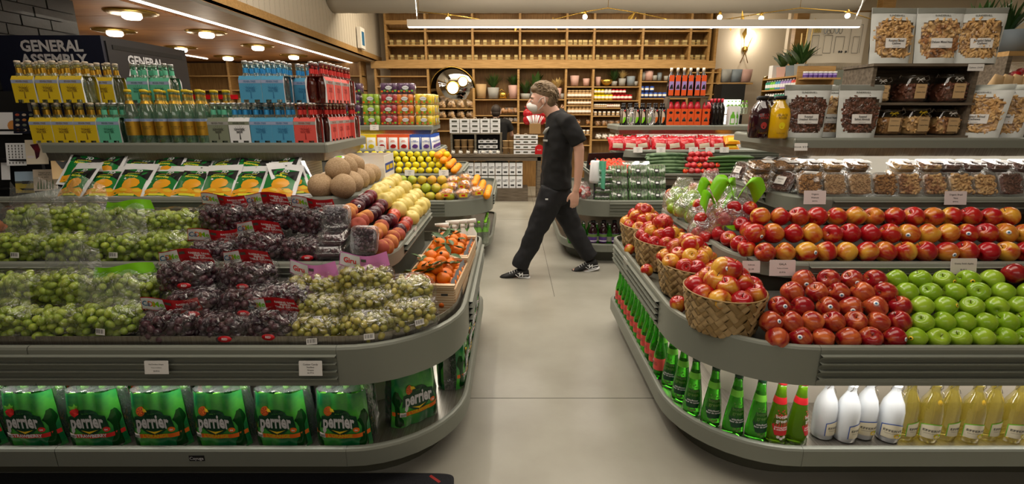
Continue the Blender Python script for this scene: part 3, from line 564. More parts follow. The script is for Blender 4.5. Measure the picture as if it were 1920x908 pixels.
for u, v, l_, y_ in [(1212, 391, 'white price card under the packed cucumbers', 4.78), (768, 324, 'white price card under the lemons', 5.14), (832, 324, 'white price card under the oranges', 5.14), (712, 279, 'white price card under the dried fruit pouches', 5.58), (702, 239, 'white price card under the lime cans', 5.83),
    (1196, 281, 'first white card under the red snack bags', 5.58), (1239, 281, 'second white card under the red snack bags', 5.58), (1300, 264, 'third white card under the red snack bags', 5.58), (1331, 281, 'fourth white card under the red snack bags', 5.58), (1358, 281, 'white card under the orange snack bags', 5.58)]:
    if v == 264: v = 281
    q = Y(u, v, y_); card((q.x, y_ - .008, q.z - .03), .1, .06, [('Organic', .2), ('$4.99', .2)], l_, m='paper')
single('maker_plate', MB().prism([(-.03, -.012), (.03, -.012), (.03, .012), (-.03, .012)], -.001, .001, 'black').text('Cayuga', .019, 'letter_white', M=Matrix.Translation((0, -.0015, 0)), bold=.01), 'small black maker plate reading Cayuga on the base rail', 'plate', (Y(370, 865, 1.698).x, 1.698, .165), (0, 0, 0))
# ================================================================== FRUIT
def apple_mb(m, r=.04, tall=1.0, dent=.3, lobes=0, stem=True):
    b = MB(); prof = []
    for i in range(13):
        a = -math.pi / 2 + math.pi * i / 12; rr = r * math.cos(a) ** .8 if 0 < i < 12 else 0; z = r * tall * math.sin(a)
        k = max(0, 1 - rr / (r * .5)) ** 1.5
        z -= math.copysign(k * r * dent, z); rr *= 1 + .07 * math.sin(a)
        prof.append((max(rr, .0004), z))
    b.lathe(prof, m, 14, cap=False)
    return b
def fruitT(name, m, r=.04, tall=1.0, dent=.3, sticker=None, stem=True, rot=None):
    kids = []
    if stem: kids.append(T('stem', MB().tube([(0, 0, r * tall * .55), (.001, 0, r * tall * .9), (.004, 0, r * tall * 1.15)], .0013, 'stembrown', 5)))
    if sticker:
        s_ = MB(); a = .35
        s_.lathe([(.0085, 0), (.0085, .0005), (0, .0009)], sticker, 14, cap=False); s_.lathe([(.004, .001), (.0, .00105)], 'blueprint' if sticker == 'wht' else 'darkgreen', 10, cap=False)
        kids.append(T('sticker', s_, (0, -r * 1.015 * math.cos(a), r * .94 * math.sin(a)), (rad(90) - a, 0, 0)))
    return T(name, apple_mb(m, r, tall, dent), kids=kids)
APP = {m: (fruitT('apple', m), fruitT('apple', m, sticker='wht')) for m in ('apple_red', 'apple_mixed', 'apple_stripe', 'apple_dark')}
APP['apple_green'] = (fruitT('apple', 'apple_green', .041), fruitT('apple', 'apple_green', .041, sticker='yellowfruit'))
def rrot(tilt=.7): return (R.uniform(-.5, .9) * tilt + .35, R.uniform(-1, 1) * tilt, R.uniform(-.7, .7))
def arow(m, x0, x1, y, z, desc, grp, sp=.082, pst=.3, cat='apple', zj=.003, s_=1, order=1, T_=None, frm='from the aisle'):
    n = int(abs(x1 - x0) / sp) + 1
    for k in range(n):
        x = x0 + (x1 - x0) * k / max(1, n - 1)
        mm = m if isinstance(m, str) else R.choice(m)
        t = T_ or APP[mm][1 if R.random() < pst else 0]
        put(t, f'{ORD[min(k, 32)]} {desc} {frm}', cat, (x + R.uniform(-.004, .004), y + R.uniform(-.004, .004), z + R.uniform(0, zj)), (R.uniform(-.5, .5), R.choice((-1, -1, 1)) * R.uniform(.5, 1.5), R.uniform(-.6, .6)) if T_ is None else (R.uniform(0, 6), R.uniform(0, 6), 0), s_ * R.uniform(.95, 1.04), grp)
def liner(x0, x1, y0, z0, y1, z1, nm, lab):
    return single(nm, MB().prism([(0, 0), (y1 - y0 + .03, 0), (y1 - y0 + .03, z1 - z0), (y1 - y0, z1 - z0)], 0, x1 - x0, 'liner'), lab, 'display riser', (x0, y0, z0), (0, 0, rad(90)), 1) if 0 else \
        single(nm, MB().add([(x0, y0, z0), (x1, y0, z0), (x1, y1, z0), (x0, y1, z0), (x0, y1, z1), (x1, y1, z1)], [(0, 3, 2, 1), (0, 1, 5, 4), (3, 4, 5, 2), (0, 4, 3), (1, 2, 5)], 'liner', False), lab, 'display riser')
# front slope of the apple case: five rows
rowsC = [(1.762, .650), (1.812, .695), (1.866, .737), (1.922, .777), (1.978, .812)]
liner(1.05, 4.05, 1.80, .61, 2.045, .74, 'sloped_liner', 'dark sloped liner under the front apple slope')
RN = ['bottom', 'second', 'middle', 'fourth', 'top']
for i, (y_, z_) in enumerate(rowsC):
    sh = (i % 2) * .041
    xl = Y(1458 + [0, -16, 2, 30, 50][i], [632, 608, 570, 540, 520][i], y_).x
    xm = Y([1712, 1728, 1722, 1690, 1665][i], 600, y_).x if 0 else [1.545, 1.60, 1.63, 1.605, 1.60][i]
    arow('apple_stripe', xl, xm - .085, y_, z_, f'striped red apple in the {RN[i]} row of the front red slope', 'striped red apples on the front slope', pst=.45, s_=1.07)
    xe = [2.06, 2.10, 2.12, 2.10, 2.0][i]
    arow('apple_green', xm, xe, y_, z_, f'green apple in the {RN[i]} row of the green slope', 'green apples on the front slope', .083, .12)
    arow('apple_dark', xe + .083, xe + .60, y_, z_ + (.03 if i > 2 else 0), f'dark red apple in the {RN[i]} row beyond the green apples', 'dark red apples on the front slope', .083, .35)
# second tier: three rows of mixed apples
liner(1.06, 4.05, 2.13, .842, 2.44, .94, 'sloped_liner', 'dark sloped liner under the second tier of apples')
for i, (y_, z_) in enumerate([(2.135, .888), (2.215, .951), (2.295, 1.013)]):
    xl = [1.12, 1.10, 1.16][i]; 
    arow(('apple_mixed', 'apple_red', 'apple_mixed', 'apple_red'), xl, [2.9, 2.95, 2.32][i], y_, z_, f'red and yellow apple in the {["bottom", "middle", "top"][i]} row of the second tier', 'mixed apples on the second tier', .086, .22, s_=1.12)
for i, (x, y_, z_) in enumerate([(2.47, 2.29, 1.0), (2.56, 2.30, .99), (2.55, 2.35, 1.06), (2.65, 2.29, 1.0), (2.63, 2.35, 1.065), (2.72, 2.3, 1.02)]):
    put(APP['apple_red'][i % 2], f'{ORD[i]} red apple of the loose heap at the far end of the second tier', 'apple', (x, y_, z_), rrot(), 1.05, 'loose red apples at the end of the tier')
# corner apples on the second tier side
for i, (x, y_, z_) in enumerate([(1.06, 2.26, .89), (1.055, 2.36, .89), (1.05, 2.46, .89), (1.12, 2.31, .945), (1.13, 2.41, .95), (1.07, 2.20, .885), (1.19, 2.37, .985), (1.06, 2.54, .89), (1.13, 2.24, .95)]):
    put(APP['apple_mixed' if i % 2 else 'apple_red'][i == 2], f'{ORD[i]} apple turning the corner of the second tier', 'apple', (x, y_, z_), rrot(), 1.0, 'apples at the corner of the second tier')
# baskets
def basketT(rx, ry, h, fl=1.22, nw=26, nh=8, seed=3):
    """strip-woven oval basket: each visible weave crossing is its own proud patch"""
    core = MB().lathe([(.02, .002), (1.0 / fl, .0), (1.0 / fl, .003), (.985, h), (1.0, h), (1.0, h - .002), (1.0 / fl + .005, -.001)], 'weave_dark', 40, cap=False, ex=rx, ey=ry, M=None)
    kids = []
    def S(u, t, o):
        k = (1 / fl + (1 - 1 / fl) * t) ; a = u; e = 1 + o / min(rx, ry)
        return (rx * k * e * math.cos(a), ry * k * e * math.sin(a), h * t)
    for j in range(nh):
        for i in range(nw):
            du = 2 * math.pi / nw; t0 = j / nh; dt = 1 / nh; d = 1 if (i + j) % 2 else -1
            u0 = i * du + (j % 2) * du * .5; dt = 1 / nh
            # diamond crossing of the diagonal strips, bulged
            vs = []; n = 3
            for b_ in range(n + 1):
                for a_ in range(n + 1):
                    p, q = a_ / n, b_ / n
                    uu = u0 + du * (p - q) * .53
                    tt = t0 + dt * (p + q - .5) * 1.0
                    o = .003 + .007 * (math.sin(math.pi * p) if (i + j) % 2 else math.sin(math.pi * q)) + .002 * (j % 2)
                    vs.append(S(uu, max(.005, min(1.0, tt)), o))
            mb = MB().add(vs, [(y * 4 + x, y * 4 + x + 1, (y + 1) * 4 + x + 1, (y + 1) * 4 + x) for y in range(3) for x in range(3)], 'weave')
            kids.append(T('woven_strip', mb))
    rim = MB(); pts = [S(2 * math.pi * k / 48, 1.0, .004) for k in range(49)]; rim.tube(pts, (.004), 'weave', 6, lat=(0, 0, 1))
    kids.append(T('rim', rim))
    return T('woven_basket', core, kids=kids)
bskT = basketT(.155, .168, .165); bsk2 = basketT(.145, .2, .16)
BK = [(.88, 1.96, bskT, 'nearest woven strip basket heaped with red apples'), (.875, 2.36, bsk2, 'second woven basket of red and yellow apples from the front'), (.865, 2.82, bsk2, 'third woven basket heaped with orange-red apples'), (.865, 3.2, bsk2, 'farthest woven basket of yellow-red apples')]
for bi, (x, y_, t, l_) in enumerate(BK):
    put(t, l_, 'basket', (x, y_, .618), 0, group='woven apple baskets')
    n = 0; pal = [('apple_red', 'apple_red', 'apple_mixed'), ('apple_red', 'apple_mixed'), ('apple_mixed', 'apple_mixed', 'apple_red'), ('apple_mixed',)][bi]
    rx, ry = (.112, .122) if bi == 0 else (.105, .155)
    for lay, (k, zz, cnt) in enumerate([(1.0, .158, 11 if bi else 9), (.58, .2, 8 if bi else 6), (.2, .245, 4 if bi else 3)]):
        for i in range(cnt):
            a = 6.283 * (i + .3 * lay) / cnt
            o = put(APP[R.choice(pal)][(i + lay) % 7 == 3], f'{ORD[n]} apple heaped in the {["nearest", "second", "third", "farthest"][bi]} woven basket', 'apple', (x + rx * k * math.cos(a) + R.uniform(-.008, .008), y_ + ry * k * math.sin(a) + R.uniform(-.008, .008), .618 + zz + R.uniform(-.008, .012)), rrot(1.0), R.uniform(1.08, 1.2) if bi == 0 else R.uniform(1.0, 1.12), f'apples in the {["nearest", "second", "third", "farthest"][bi]} basket'); n += 1
put(APP['apple_mixed'][0], 'loose apple wedged between the two front baskets', 'apple', (.745, 2.10, .655), rrot(), .95)
put(APP['apple_mixed'][0], 'small yellow apple behind the second basket by the rail', 'apple', (.735, 2.6, .652), rrot(), .85)
put(APP['apple_mixed'][0], 'small yellow apple behind the third basket by the rail', 'apple', (.735, 3.02, .652), rrot(), .85)
# ------------------------------------------------------------------ stone fruit, melons (grape case)
FR = {n: fruitT(n, m, r, t, d, st, False) for n, m, r, t, d, st in [('peach', 'peach', .037, .95, .2, None), ('plum', 'plum', .036, .95, .15, 'wht'), ('nectarine', 'nectarine', .034, .95, .2, 'wht'), ('pear', 'pale_pear', .045, .93, .25, 'wht')]}
PLN = {'pear': 'pale yellow round pear', 'peach': 'fuzzy peach', 'plum': 'dark purple plum', 'nectarine': 'red nectarine'}
liner(-.80, -.62, 2.20, .842, 3.35, .93, 'sloped_liner', 'dark liner under the stone fruit slope')
for ci, (x, z_) in enumerate([(-.585, .882), (-.645, .935), (-.71, .985), (-.77, 1.03)]):
    y_ = 2.18 + ci * .035; k = 0; cnt = {}
    while y_ < 3.32:
        kind = 'peach' if y_ < 2.48 - .02 * ci else ('plum' if ci > 1 else ('nectarine' if y_ > 2.6 else 'plum')) if y_ < (2.78 if ci < 2 else 2.74) else 'pear'
        cnt[kind] = cnt.get(kind, 0) + 1
        put(FR[kind], f'{ORD[cnt[kind] - 1]} {PLN[kind]} from the front, {["outer", "second", "third", "inner"][ci]} row of the slope', kind, (x + R.uniform(-.008, .008), y_ + R.uniform(-.008, .008), z_ + R.uniform(-.004, .01) + (.01 if kind == 'pear' else 0)), rrot(), R.uniform(1.0, 1.12), PLN[kind] + 's')
        y_ += .071 if kind != 'pear' else .088
mel = fruitT('melon', 'melon', .066, .95, .06, None, False)
n = 0
for ci, (x, z_, n_) in enumerate([(-.875, 1.112, 5), (-.99, 1.112, 5), (-.925, 1.20, 3)]):
    for k in range(n_):
        put(mel, f'{ORD[k]} tan melon from the front in the {["outer", "inner", "upper"][ci]} row on the melon shelf', 'melon', (x, 2.585 + k * .128 + (.09 if ci == 2 else 0), z_ - (.012 if ci == 2 else 0)), rrot(), 1, 'tan melons')
single('melon_sticker', MB().lathe([(.03, 0), (.03, .001), (0, .004)], 'wht', 14, cap=False).lathe([(.018, .0042), (0, .0043)], 'limegreen', 12, cap=False), 'white and green oval sticker on an upper melon', 'sticker', (-.93, 2.72, 1.249), (.25, 0, 0))
bx_ = MB()
bxr = put(T('produce_box', MB().box(-.16, .16, -.13, -.126, 0, .16, 'white').box(-.16, .16, .126, .13, 0, .16, 'white').box(-.16, -.156, -.126, .126, 0, .16, 'cardboard').box(.156, .16, -.126, .126, 0, .16, 'white').box(-.156, .156, -.126, .126, 0, .005, 'cardboard').box(-.15, .15, -.12, .12, .005, .12, 'cardboard')
    .text('D.L.M', .035, 'ink', M=Matrix.Translation((-.02, -.131, .12)), bold=.02).box(-.12, -.05, -.1315, -.13, .105, .13, 'ink'),
    kids=[T('printed_band', MB().box(.1602, .161, -.11, .11, .05, .11, 'deepblue').box(.161, .1615, -.09, -.01, .065, .095, 'yellowfruit').box(.161, .1615, .01, .09, .065, .095, 'yellowfruit'))]), 'white and blue printed fruit carton behind the melons', 'carton', (-.97, 3.33, 1.055))
# tangerine crates
tan = fruitT('tangerine', 'tangerine', .033, .88, .12, None, False)
tans = T('tangerine', tan.me, kids=[T('sticker', MB().lathe([(.008, 0), (.008, .0006), (0, .001)], 'black', 10, cap=False), (0, -.024, .0245), (.8, 0, 0))])
leafM = MB().add([(0, 0, 0), (.012, .018, .004), (.013, .04, .006), (0, .068, 0), (-.013, .04, .006), (-.012, .018, .004), (0, .034, -.004)], [(0, 1, 6), (1, 2, 6), (2, 3, 6), (3, 4, 6), (4, 5, 6), (5, 0, 6)], 'leaf')
leafM = leafM.build('leaf')
def crate(x, y_, rot, label, which):
    w_, d_, h_ = .128, .21, .125
    b = MB().box(-w_, w_, -d_, d_, 0, .008, 'crate_wood')
    kids = [T('end_board', MB().box(-w_, w_, s_ * d_ - .005, s_ * d_ + .005, .0, h_, 'crate_wood')) for s_ in (-1, 1)]
    kids += [T('side_slat', MB().box(s_ * w_ - .004, s_ * w_ + .004, -d_ + .006, d_ - .006, z, z + .05, 'crate_wood')) for s_ in (-1, 1) for z in (.004, .062)]
    kids += [T('top_rail', MB().box(-w_ - .004, w_ + .004, s_ * d_ - .012, s_ * d_ + .012, h_, h_ + .012, 'crate_wood')) for s_ in (-1, 1)]
    kids += [T('printed_mark', MB().lathe([(.012, 0), (.012, .0006), (0, .0008)], 'orangeband', 14, cap=False).box(.0, .03, .045, .055, 0, .0006, 'ink'), (.07, -d_ - .005, .04), (rad(90), 0, 0)), T('blue_paper', MB().grid(lambda u, v: (w_ - .008 - .01 * v, -d_ + .02 + u * (2 * d_ - .04), .09 + v * .05 + .006 * math.sin(u * 19)), 12, 2, 'pot_blue'))]
    put(T('fruit_crate', b, kids=kids), label, 'crate', (x, y_, .617), rot)
    M = Matrix.Rotation(rot, 3, 'Z'); n = 0
    for lay, (z, nx, ny) in enumerate([(.09, 4, 6), (.135, 3, 5), (.17, 2, 3)]):
        for i in range(nx):
            for j in range(ny):
                px = (i - (nx - 1) / 2) * .062 + R.uniform(-.006, .006); py = (j - (ny - 1) / 2) * (.066 if lay < 2 else .085) + R.uniform(-.008, .008)
                if lay == 2 and R.random() < .2: continue
                q = M @ Vector((px, py, 0)); put(tans if R.random() < .15 else tan, f'{ORD[n % 33]} tangerine in the {["lowest", "middle", "top"][lay]} layer of the {which} crate', 'tangerine', (x + q.x, y_ + q.y, .617 + z + R.uniform(-.006, .01)), rrot(1), 1, f'tangerines in the {which} crate'); n += 1
        n = 0
    for k in range(9):
        px, py = R.uniform(-.09, .09), R.uniform(-.17, .15); q = M @ Vector((px, py, 0))
        put(T('leaf_sprig', leafM, kids=[T('leaf', leafM, rot=(0, 0, 2.0)), T('leaf', leafM, rot=(.3, 0, -1.6))]), f'{ORD[k]} green leaf sprig lying on the tangerines of the {which} crate', 'leaf', (x + q.x, y_ + q.y, .617 + .20 - abs(px) * .45), (R.uniform(-.4, .4), R.uniform(-.4, .4), R.uniform(0, 6)), R.uniform(.8, 1.15), f'leaf sprigs in the {which} crate')
crate(-.372, 2.30, rad(-3), 'front pale wooden crate of leafy tangerines', 'front')
crate(-.36, 2.75, rad(-2), 'rear pale wooden crate of leafy tangerines', 'rear')
spT = T('spray_bottle', MB().lathe([(.032, 0), (.034, .01), (.034, .11), (.015, .145), (.013, .16)], 'white', 16), kids=[
    T('spray_head', MB().lathe([(.017, .158), (.017, .175)], 'white', 12).add([(-.045, -.012, .185), (.03, -.012, .178), (.03, .012, .178), (-.045, .012, .185), (-.048, -.01, .20), (.028, -.013, .205), (.028, .013, .205), (-.048, .01, .20)], [(0, 1, 5, 4), (1, 2, 6, 5), (2, 3, 7, 6), (3, 0, 4, 7), (4, 5, 6, 7), (0, 3, 2, 1)], 'white').box(-.012, .012, -.011, .011, .172, .19, 'white')),
    T('trigger', MB().tube([(-.02, 0, .182), (-.03, 0, .165), (-.034, 0, .145)], (.005), 'white', 6)), T('nozzle', MB().tube([(-.046, 0, .193), (-.056, 0, .193)], .008, 'white', 8))])
for k, (x, y_) in enumerate([(-.42, 3.02), (-.365, 3.1), (-.315, 3.12), (-.26, 3.14)]):
    put(spT, f'{ORD[k]} white trigger spray bottle behind the rear tangerine crate', 'spray bottle', (x, y_, .617), R.uniform(-.3, .3), 1, 'white spray bottles')
# ================================================================== GRAPE BAGS
gm = {}
for m in ('grape_green', 'grape_red', 'grape_gold'): gm[m] = MB().sph((0, 0, 0), (.0155, .0155, .0195), m, 12, 8).build('grape')
def hnoise(x, y, z, s): return noise.noise(Vector((x * s, y * s, z * s)))
def grape_bag(m, w_, h_, d_, n, seed, header=None, word=None, film_='film'):
    """w along x, h up, d deep; grapes are single parts on a lumpy heap, film a thin skin round it"""
    r = random.Random(seed); kids = []; pts = []
    a, b, c = w_ / 2, d_ / 2, h_ / 2
    tries = 0
    while len(pts) < n and tries < 6000:
        tries += 1
        th = r.uniform(0, 6.283); ph = math.asin(r.uniform(-.55, .98)); k = r.choice((1, 1, .8))
        cx, cy = math.cos(ph) * math.cos(th), math.cos(ph) * math.sin(th)
        if cy > .55: continue
        sg = lambda v, e: math.copysign(abs(v) ** e, v)
        p = Vector((sg(cx, .75) * a * k, sg(cy, .8) * b * k, c + sg(math.sin(ph), .7) * c * k))
        if all((p - q).length > .0255 for q in pts): pts.append(p)
    gs = .94
    for p in pts: kids.append(T('grape', gm[m], p * 1.0, (r.uniform(0, 3), r.uniform(0, 3), 0), gs * r.uniform(.9, 1.1)))
    core = MB().sph((0, 0, c), (a * .72, b * .68, c * .72), m, 12, 8)
    f = MB(); nu, nv = 30, 18
    def F(u, v):
        th = u * 6.283; ph = (v - .5) * math.pi
        x, y, z = math.cos(ph) * math.cos(th), math.cos(ph) * math.sin(th), math.sin(ph)
        q = (math.copysign(abs(x) ** .7, x), math.copysign(abs(y) ** .75, y), math.copysign(abs(z) ** .65, z))
        d = 1.12 + .09 * hnoise(q[0] + seed, q[1], q[2], 2.3) + .06 * hnoise(q[0], q[1] + seed, q[2], 5)
        return (q[0] * (a + .012) * d, q[1] * (b + .012) * d, max(-.012, c + q[2] * (c + .010) * d))
    f.grid(F, nu, nv, film_); kids.append(T('film_wrap', f))
    if header:
        col, hh, tilt = header
        hb = MB(); ww = w_ * .54
        def H(u, v):
            x = (u - .5) * 2 * ww * (1 - .10 * v); zz = h_ * .96 + v * hh * math.cos(tilt) + .010 * math.sin(u * 5 + seed) + (.03 * v * math.sin(u * 8 + seed) if col == 'film_bag' else 0); yy = b * .15 + v * hh * math.sin(tilt) - .022 * math.cos((u - .5) * 3.2) + .006 * math.sin(u * 17 + seed) * (1 - v)
            return (x, yy, zz)
        hb.grid(H, 18, 4, col)
        if col in ('red_pack', 'pinkband'):
            def Hs(x, z, off=-.002):
                p = H(.5 + x / (2 * ww), min(1, max(0, z / hh))); return (p[0], p[1] + off, p[2])
            side = -1 if seed % 2 else -1
            hb.grid(lambda u, v: Hs(side * ww * (.55 + .42 * (u - .5) * 2) + 0, hh * (.08 + .86 * v) ), 6, 2, 'bagwhite')
            if col == 'red_pack':
                for ch, cc, xx in (('Ca', 'blueprint', -.78), ('Di', 'orangeband', -.56), ('Me', 'limegreen', -.33)):
                    hb.text(ch, hh * .55, cc, fn=lambda x, z, xx=xx: Hs(x + xx * ww, z + hh * .5, -.0035), bold=.02, extr=.0002)
                hb.text('RAISINS SANS\nPEPINS\nTABLE GRAPES', hh * .2, 'bagwhite', fn=lambda x, z: Hs(x + ww * .62, z + hh * .5, -.0025), bold=.02, extr=.0002)
            else:
                hb.text('Giru', hh * .5, 'strawred', fn=lambda x, z: Hs(x - .55 * ww, z + hh * .5, -.0035), bold=.03, extr=.0002)
            hb.grid(lambda u, v: Hs(ww * (.02 + .22 * (u - .5)), hh * (.58 + .2 * v), -.0028), 4, 1, 'sage_dark')
        kids.append(T('handle_band', hb))
    if word:
        lb = MB(); yy = -(b + .022)
        if word == 'red':
            lb.lathe([(.018, 0), (.018, .0006), (0, .001)], 'red_pack', 16, cap=False, ex=1.5, ey=.7); lb.text('RED', .012, 'bagwhite', M=Matrix.Translation((0, 0, .0015)) @ Matrix.Rotation(rad(-90), 4, 'X'), bold=.02)
            kids.append(T('sticker', lb, (w_ * .12, yy, h_ * .42), (rad(80), 0, 0), 1))
        elif word == 'bar':
            lb.box(-.02, .02, -.0005, .0005, -.012, .012, 'paper')
            for k in range(9): lb.box(-.016 + k * .0036, -.016 + k * .0036 + (.001 if k % 3 else .002), -.001, -.0005, -.006, .009, 'ink')
            kids.append(T('barcode_label', lb, (w_ * (.1 if seed % 2 else -.15), yy, h_ * .45), (-.2, 0, r.uniform(-.2, .2))))
    return T('grape_bag', core, kids=kids)
RP = ('red_pack', .062, -.25); PB = ('pinkband', .062, .0); CL = ('film_bag', .12, .2); GL_ = ('limegreen', .04, .2)
G1 = [grape_bag('grape_green', .235, .14, .13, 62, 1, CL, 'bar'), grape_bag('grape_green', .22, .13, .13, 58, 2), grape_bag('grape_green', .24, .14, .13, 62, 3, CL), grape_bag('grape_green', .23, .13, .13, 60, 4, ('limegreen', .045, .1))]
G2 = [grape_bag('grape_red', .2, .13, .13, 66, 5, RP, 'red'), grape_bag('grape_red', .2, .12, .13, 66, 6, None, 'red'), grape_bag('grape_red', .21, .13, .13, 66, 7, RP)]
G3 = [grape_bag('grape_gold', .2, .13, .13, 66, 8, PB), grape_bag('grape_gold', .21, .12, .13, 66, 9, None, 'bar'), grape_bag('grape_gold', .19, .12, .13, 60, 11, None, 'bar')]
def gb_(t, u, v, yy, lab, rz=0, tilt=0, s_=1, roll=0):
    p = Y(u, v, yy); put(t, lab, 'bag of grapes', (p.x, p.y, p.z - .06 * s_), (tilt, roll, rz), s_, 'bagged grapes')
liner(-2.9, -.72, 1.84, .617, 2.045, .80, 'sloped_liner', 'dark sloped liner under the front grape bags')
liner(-2.9, -.85, 2.2, .842, 2.47, .96, 'sloped_liner', 'dark sloped liner under the second tier of grape bags')
for i, (u, v, k, rz) in enumerate([(-85, 612, 1, .1), (10, 607, 0, -.1), (113, 610, 1, .15), (210, 606, 0, 0)]): gb_(G1[k], u, v, 1.82, f'{ORD[i]} clear bag of green grapes along the bottom row of the front tier', rz)
for i, (u, v, k, rz) in enumerate([(-60, 548, 2, 0), (38, 545, 1, .1), (140, 545, 2, -.1), (238, 545, 3, .1)]): gb_(G1[k], u, v, 1.95, f'{ORD[i]} clear bag of green grapes in the upper row of the front tier', rz)
for i, (u, v, k, rz) in enumerate([(48, 470, 0, .1), (136, 468, 1, -.05), (226, 470, 0, .1), (315, 466, 1, -.1)]): gb_(G1[k], u, v, 2.19, f'{ORD[i]} clear bag of green grapes in the lower row of the second tier', rz)
for i, (u, v, k, rz) in enumerate([(72, 420, 2, 0), (152, 418, 2, .1), (245, 420, 3, -.1), (332, 424, 1, .1)]): gb_(G1[k], u, v, 2.31, f'{ORD[i]} clear bag of green grapes in the upper row of the second tier', rz)
for i, (u, v, yy, k, rz, w_) in enumerate([(328, 612, 1.81, 2, .15, 'red-banded bag of red grapes at the bottom beside green grapes'), (432, 614, 1.81, 1, 0, 'bag of red grapes in the bottom row'), (515, 612, 1.82, 0, -.1, 'bag of red grapes at the bottom against the gold grapes'),
    (372, 570, 1.88, 1, .05, 'bag of red grapes flat below the leftmost banded bag'), (470, 568, 1.88, 1, -.1, 'bag of red grapes in the middle of the heap'), (354, 521, 1.95, 0, .1, 'red-banded bag of red grapes standing above the green side'), (468, 522, 1.96, 0, -.1, 'red-banded bag of red grapes in the upper front heap'), (545, 560, 1.9, 1, .2, 'bag of red grapes squeezed beside the pink-banded bag'),
    (408, 478, 2.17, 2, .3, 'twisted red-banded bag of red grapes on the tier edge'), (490, 464, 2.18, 0, -.05, 'red-banded bag of red grapes in the centre of the second tier'), (578, 470, 2.19, 1, .05, 'bag of red grapes under the berry boxes'),
    (425, 412, 2.31, 2, 0, 'red-banded bag of red grapes at the back beside the green grapes'), (505, 410, 2.32, 0, -.05, 'red-banded bag of red grapes at the back in the middle'), (590, 418, 2.3, 2, -.1, 'red-banded bag of red grapes at the back by the berries')]):
    gb_(G2[k], u, v, yy, w_, rz, 0, .98)
for i, (u, v, yy, k, rz, w_) in enumerate([(590, 620, 1.81, 1, 0, 'bag of golden grapes at the bottom beside red grapes'), (690, 612, 1.82, 2, .1, 'bag of golden grapes in the middle of the bottom row'), (765, 590, 1.88, 1, .5, 'bag of golden grapes at the curve of the case'),
    (605, 580, 1.88, 2, -.05, 'bag of golden grapes in the middle of the pile'), (688, 570, 1.9, 1, .05, 'bag of golden grapes under the tall pink bag'), (590, 545, 1.95, 0, -.05, 'pink-banded bag of golden grapes beside red grapes'), (685, 528, 1.98, 0, .1, 'tall pink-banded bag of golden grapes'), (765, 548, 1.96, 2, .4, 'bag of golden grapes leaning on the front crate')]):
    gb_(G3[k], u, v, yy, w_, rz, 0, .96)
# clamshell boxes
def clam(w_, h_, d_, contents, name='clear_box'):
    b = MB().srect([(w_ * .42, h_ * .42, 0), (w_ * .47, h_ * .47, d_ * .5), (w_ * .47, h_ * .47, d_ * .52)], 'film_stiff', n=6, seg=28)
    k = [T('lid', MB().srect([(w_ * .5, h_ * .5, d_ * .52), (w_ * .5, h_ * .5, d_ * .56), (w_ * .46, h_ * .46, d_ * .60), (w_ * .43, h_ * .43, d_), (w_ * .40, h_ * .40, d_ * .97)], 'film_stiff', n=6, seg=28)),
         T('lid_rim', MB().tube([(w_ * .5 * math.copysign(abs(math.cos(a)) ** .34, math.cos(a)), h_ * .5 * math.copysign(abs(math.sin(a)) ** .34, math.sin(a)), d_ * .54) for a in [2 * math.pi * (i + .5) / 32 for i in range(33)]], .0018, 'film_stiff', 5, lat=(0, 0, 1)))]
    k.append(contents); return T(name, b, kids=k)
def nutfill(w_, h_, d_, m, n, r0, seed, el=(1, .6, .6), curved=False):
    r = random.Random(seed); b = MB()
    b.srect([(w_ * .36, h_ * .36, .003), (w_ * .40, h_ * .40, d_ * .6), (w_ * .34, h_ * .34, d_ * .72)], m, n=5, seg=20)
    for i in range(n):
        M = TR((r.uniform(-.39, .39) * w_, r.uniform(-.39, .39) * h_, d_ * r.uniform(.68, .84)), (r.uniform(-.6, .6), r.uniform(-.6, .6), r.uniform(0, 6)))
        rr = r0 * r.uniform(.8, 1.2)
        if curved: b.tube([(-rr, rr * .4, 0), (-rr * .5, -rr * .2, 0), (rr * .4, -rr * .25, 0), (rr, rr * .4, 0)], [rr * .3, rr * .5, rr * .5, rr * .25], m, 6, M=M)
        else: b.sph((0, 0, 0), (rr * el[0], rr * el[1], rr * el[2]), m, 6, 4, M=M)
    return T('contents', b, kind='stuff')
CN = {}
for i, (m, n, r0, cu) in enumerate([('walnut', 90, .011, True), ('oatmix', 260, .004, False), ('oatmix', 220, .0045, False), ('walnut', 100, .010, True), ('mixednut', 70, .010, False), ('mixednut', 80, .0105, False), ('cashew', 60, .012, False), ('cashew', 70, .011, True), ('almond', 110, .0075, False), ('almond', 130, .0065, False)]):
    CN[i] = clam(.128, .128, .05, nutfill(.128, .128, .05, m, n, r0, i, curved=cu))
NAMES = ['walnut', 'rolled oat', 'granola', 'walnut half', 'mixed nut', 'brazil nut', 'blanched hazelnut', 'cashew', 'pecan', 'dark almond']
usn = [1511, 1557, 1604, 1650, 1695, 1742, 1790, 1834, 1881, 1930]
for i, u in enumerate(usn):
    p = Y(u, 338, 2.60); put(CN[i], f'clear tub of {NAMES[i]}s standing tilted in the front nut row', 'tub', (p.x, 2.585, 1.116), (rad(66), 0, rad(-3 if i < 5 else 2)), 1, 'clear nut tubs on the nut shelf')
    part_ = None
usb = [1430, 1475, 1520, 1562, 1612, 1700, 1748, 1785, 1828, 1876, 1925]
lblM = MB().prism([(-.032, -.022), (.032, -.022), (.032, .022), (-.032, .022)], -.0006, .0006, 'paper').text('ORGANIC', .009, 'ink', M=Matrix.Translation((0, -.0007, .006)), bold=.01).text('$8.99 lb', .007, 'ink', M=Matrix.Translation((0, -.0007, -.008))).build('label')
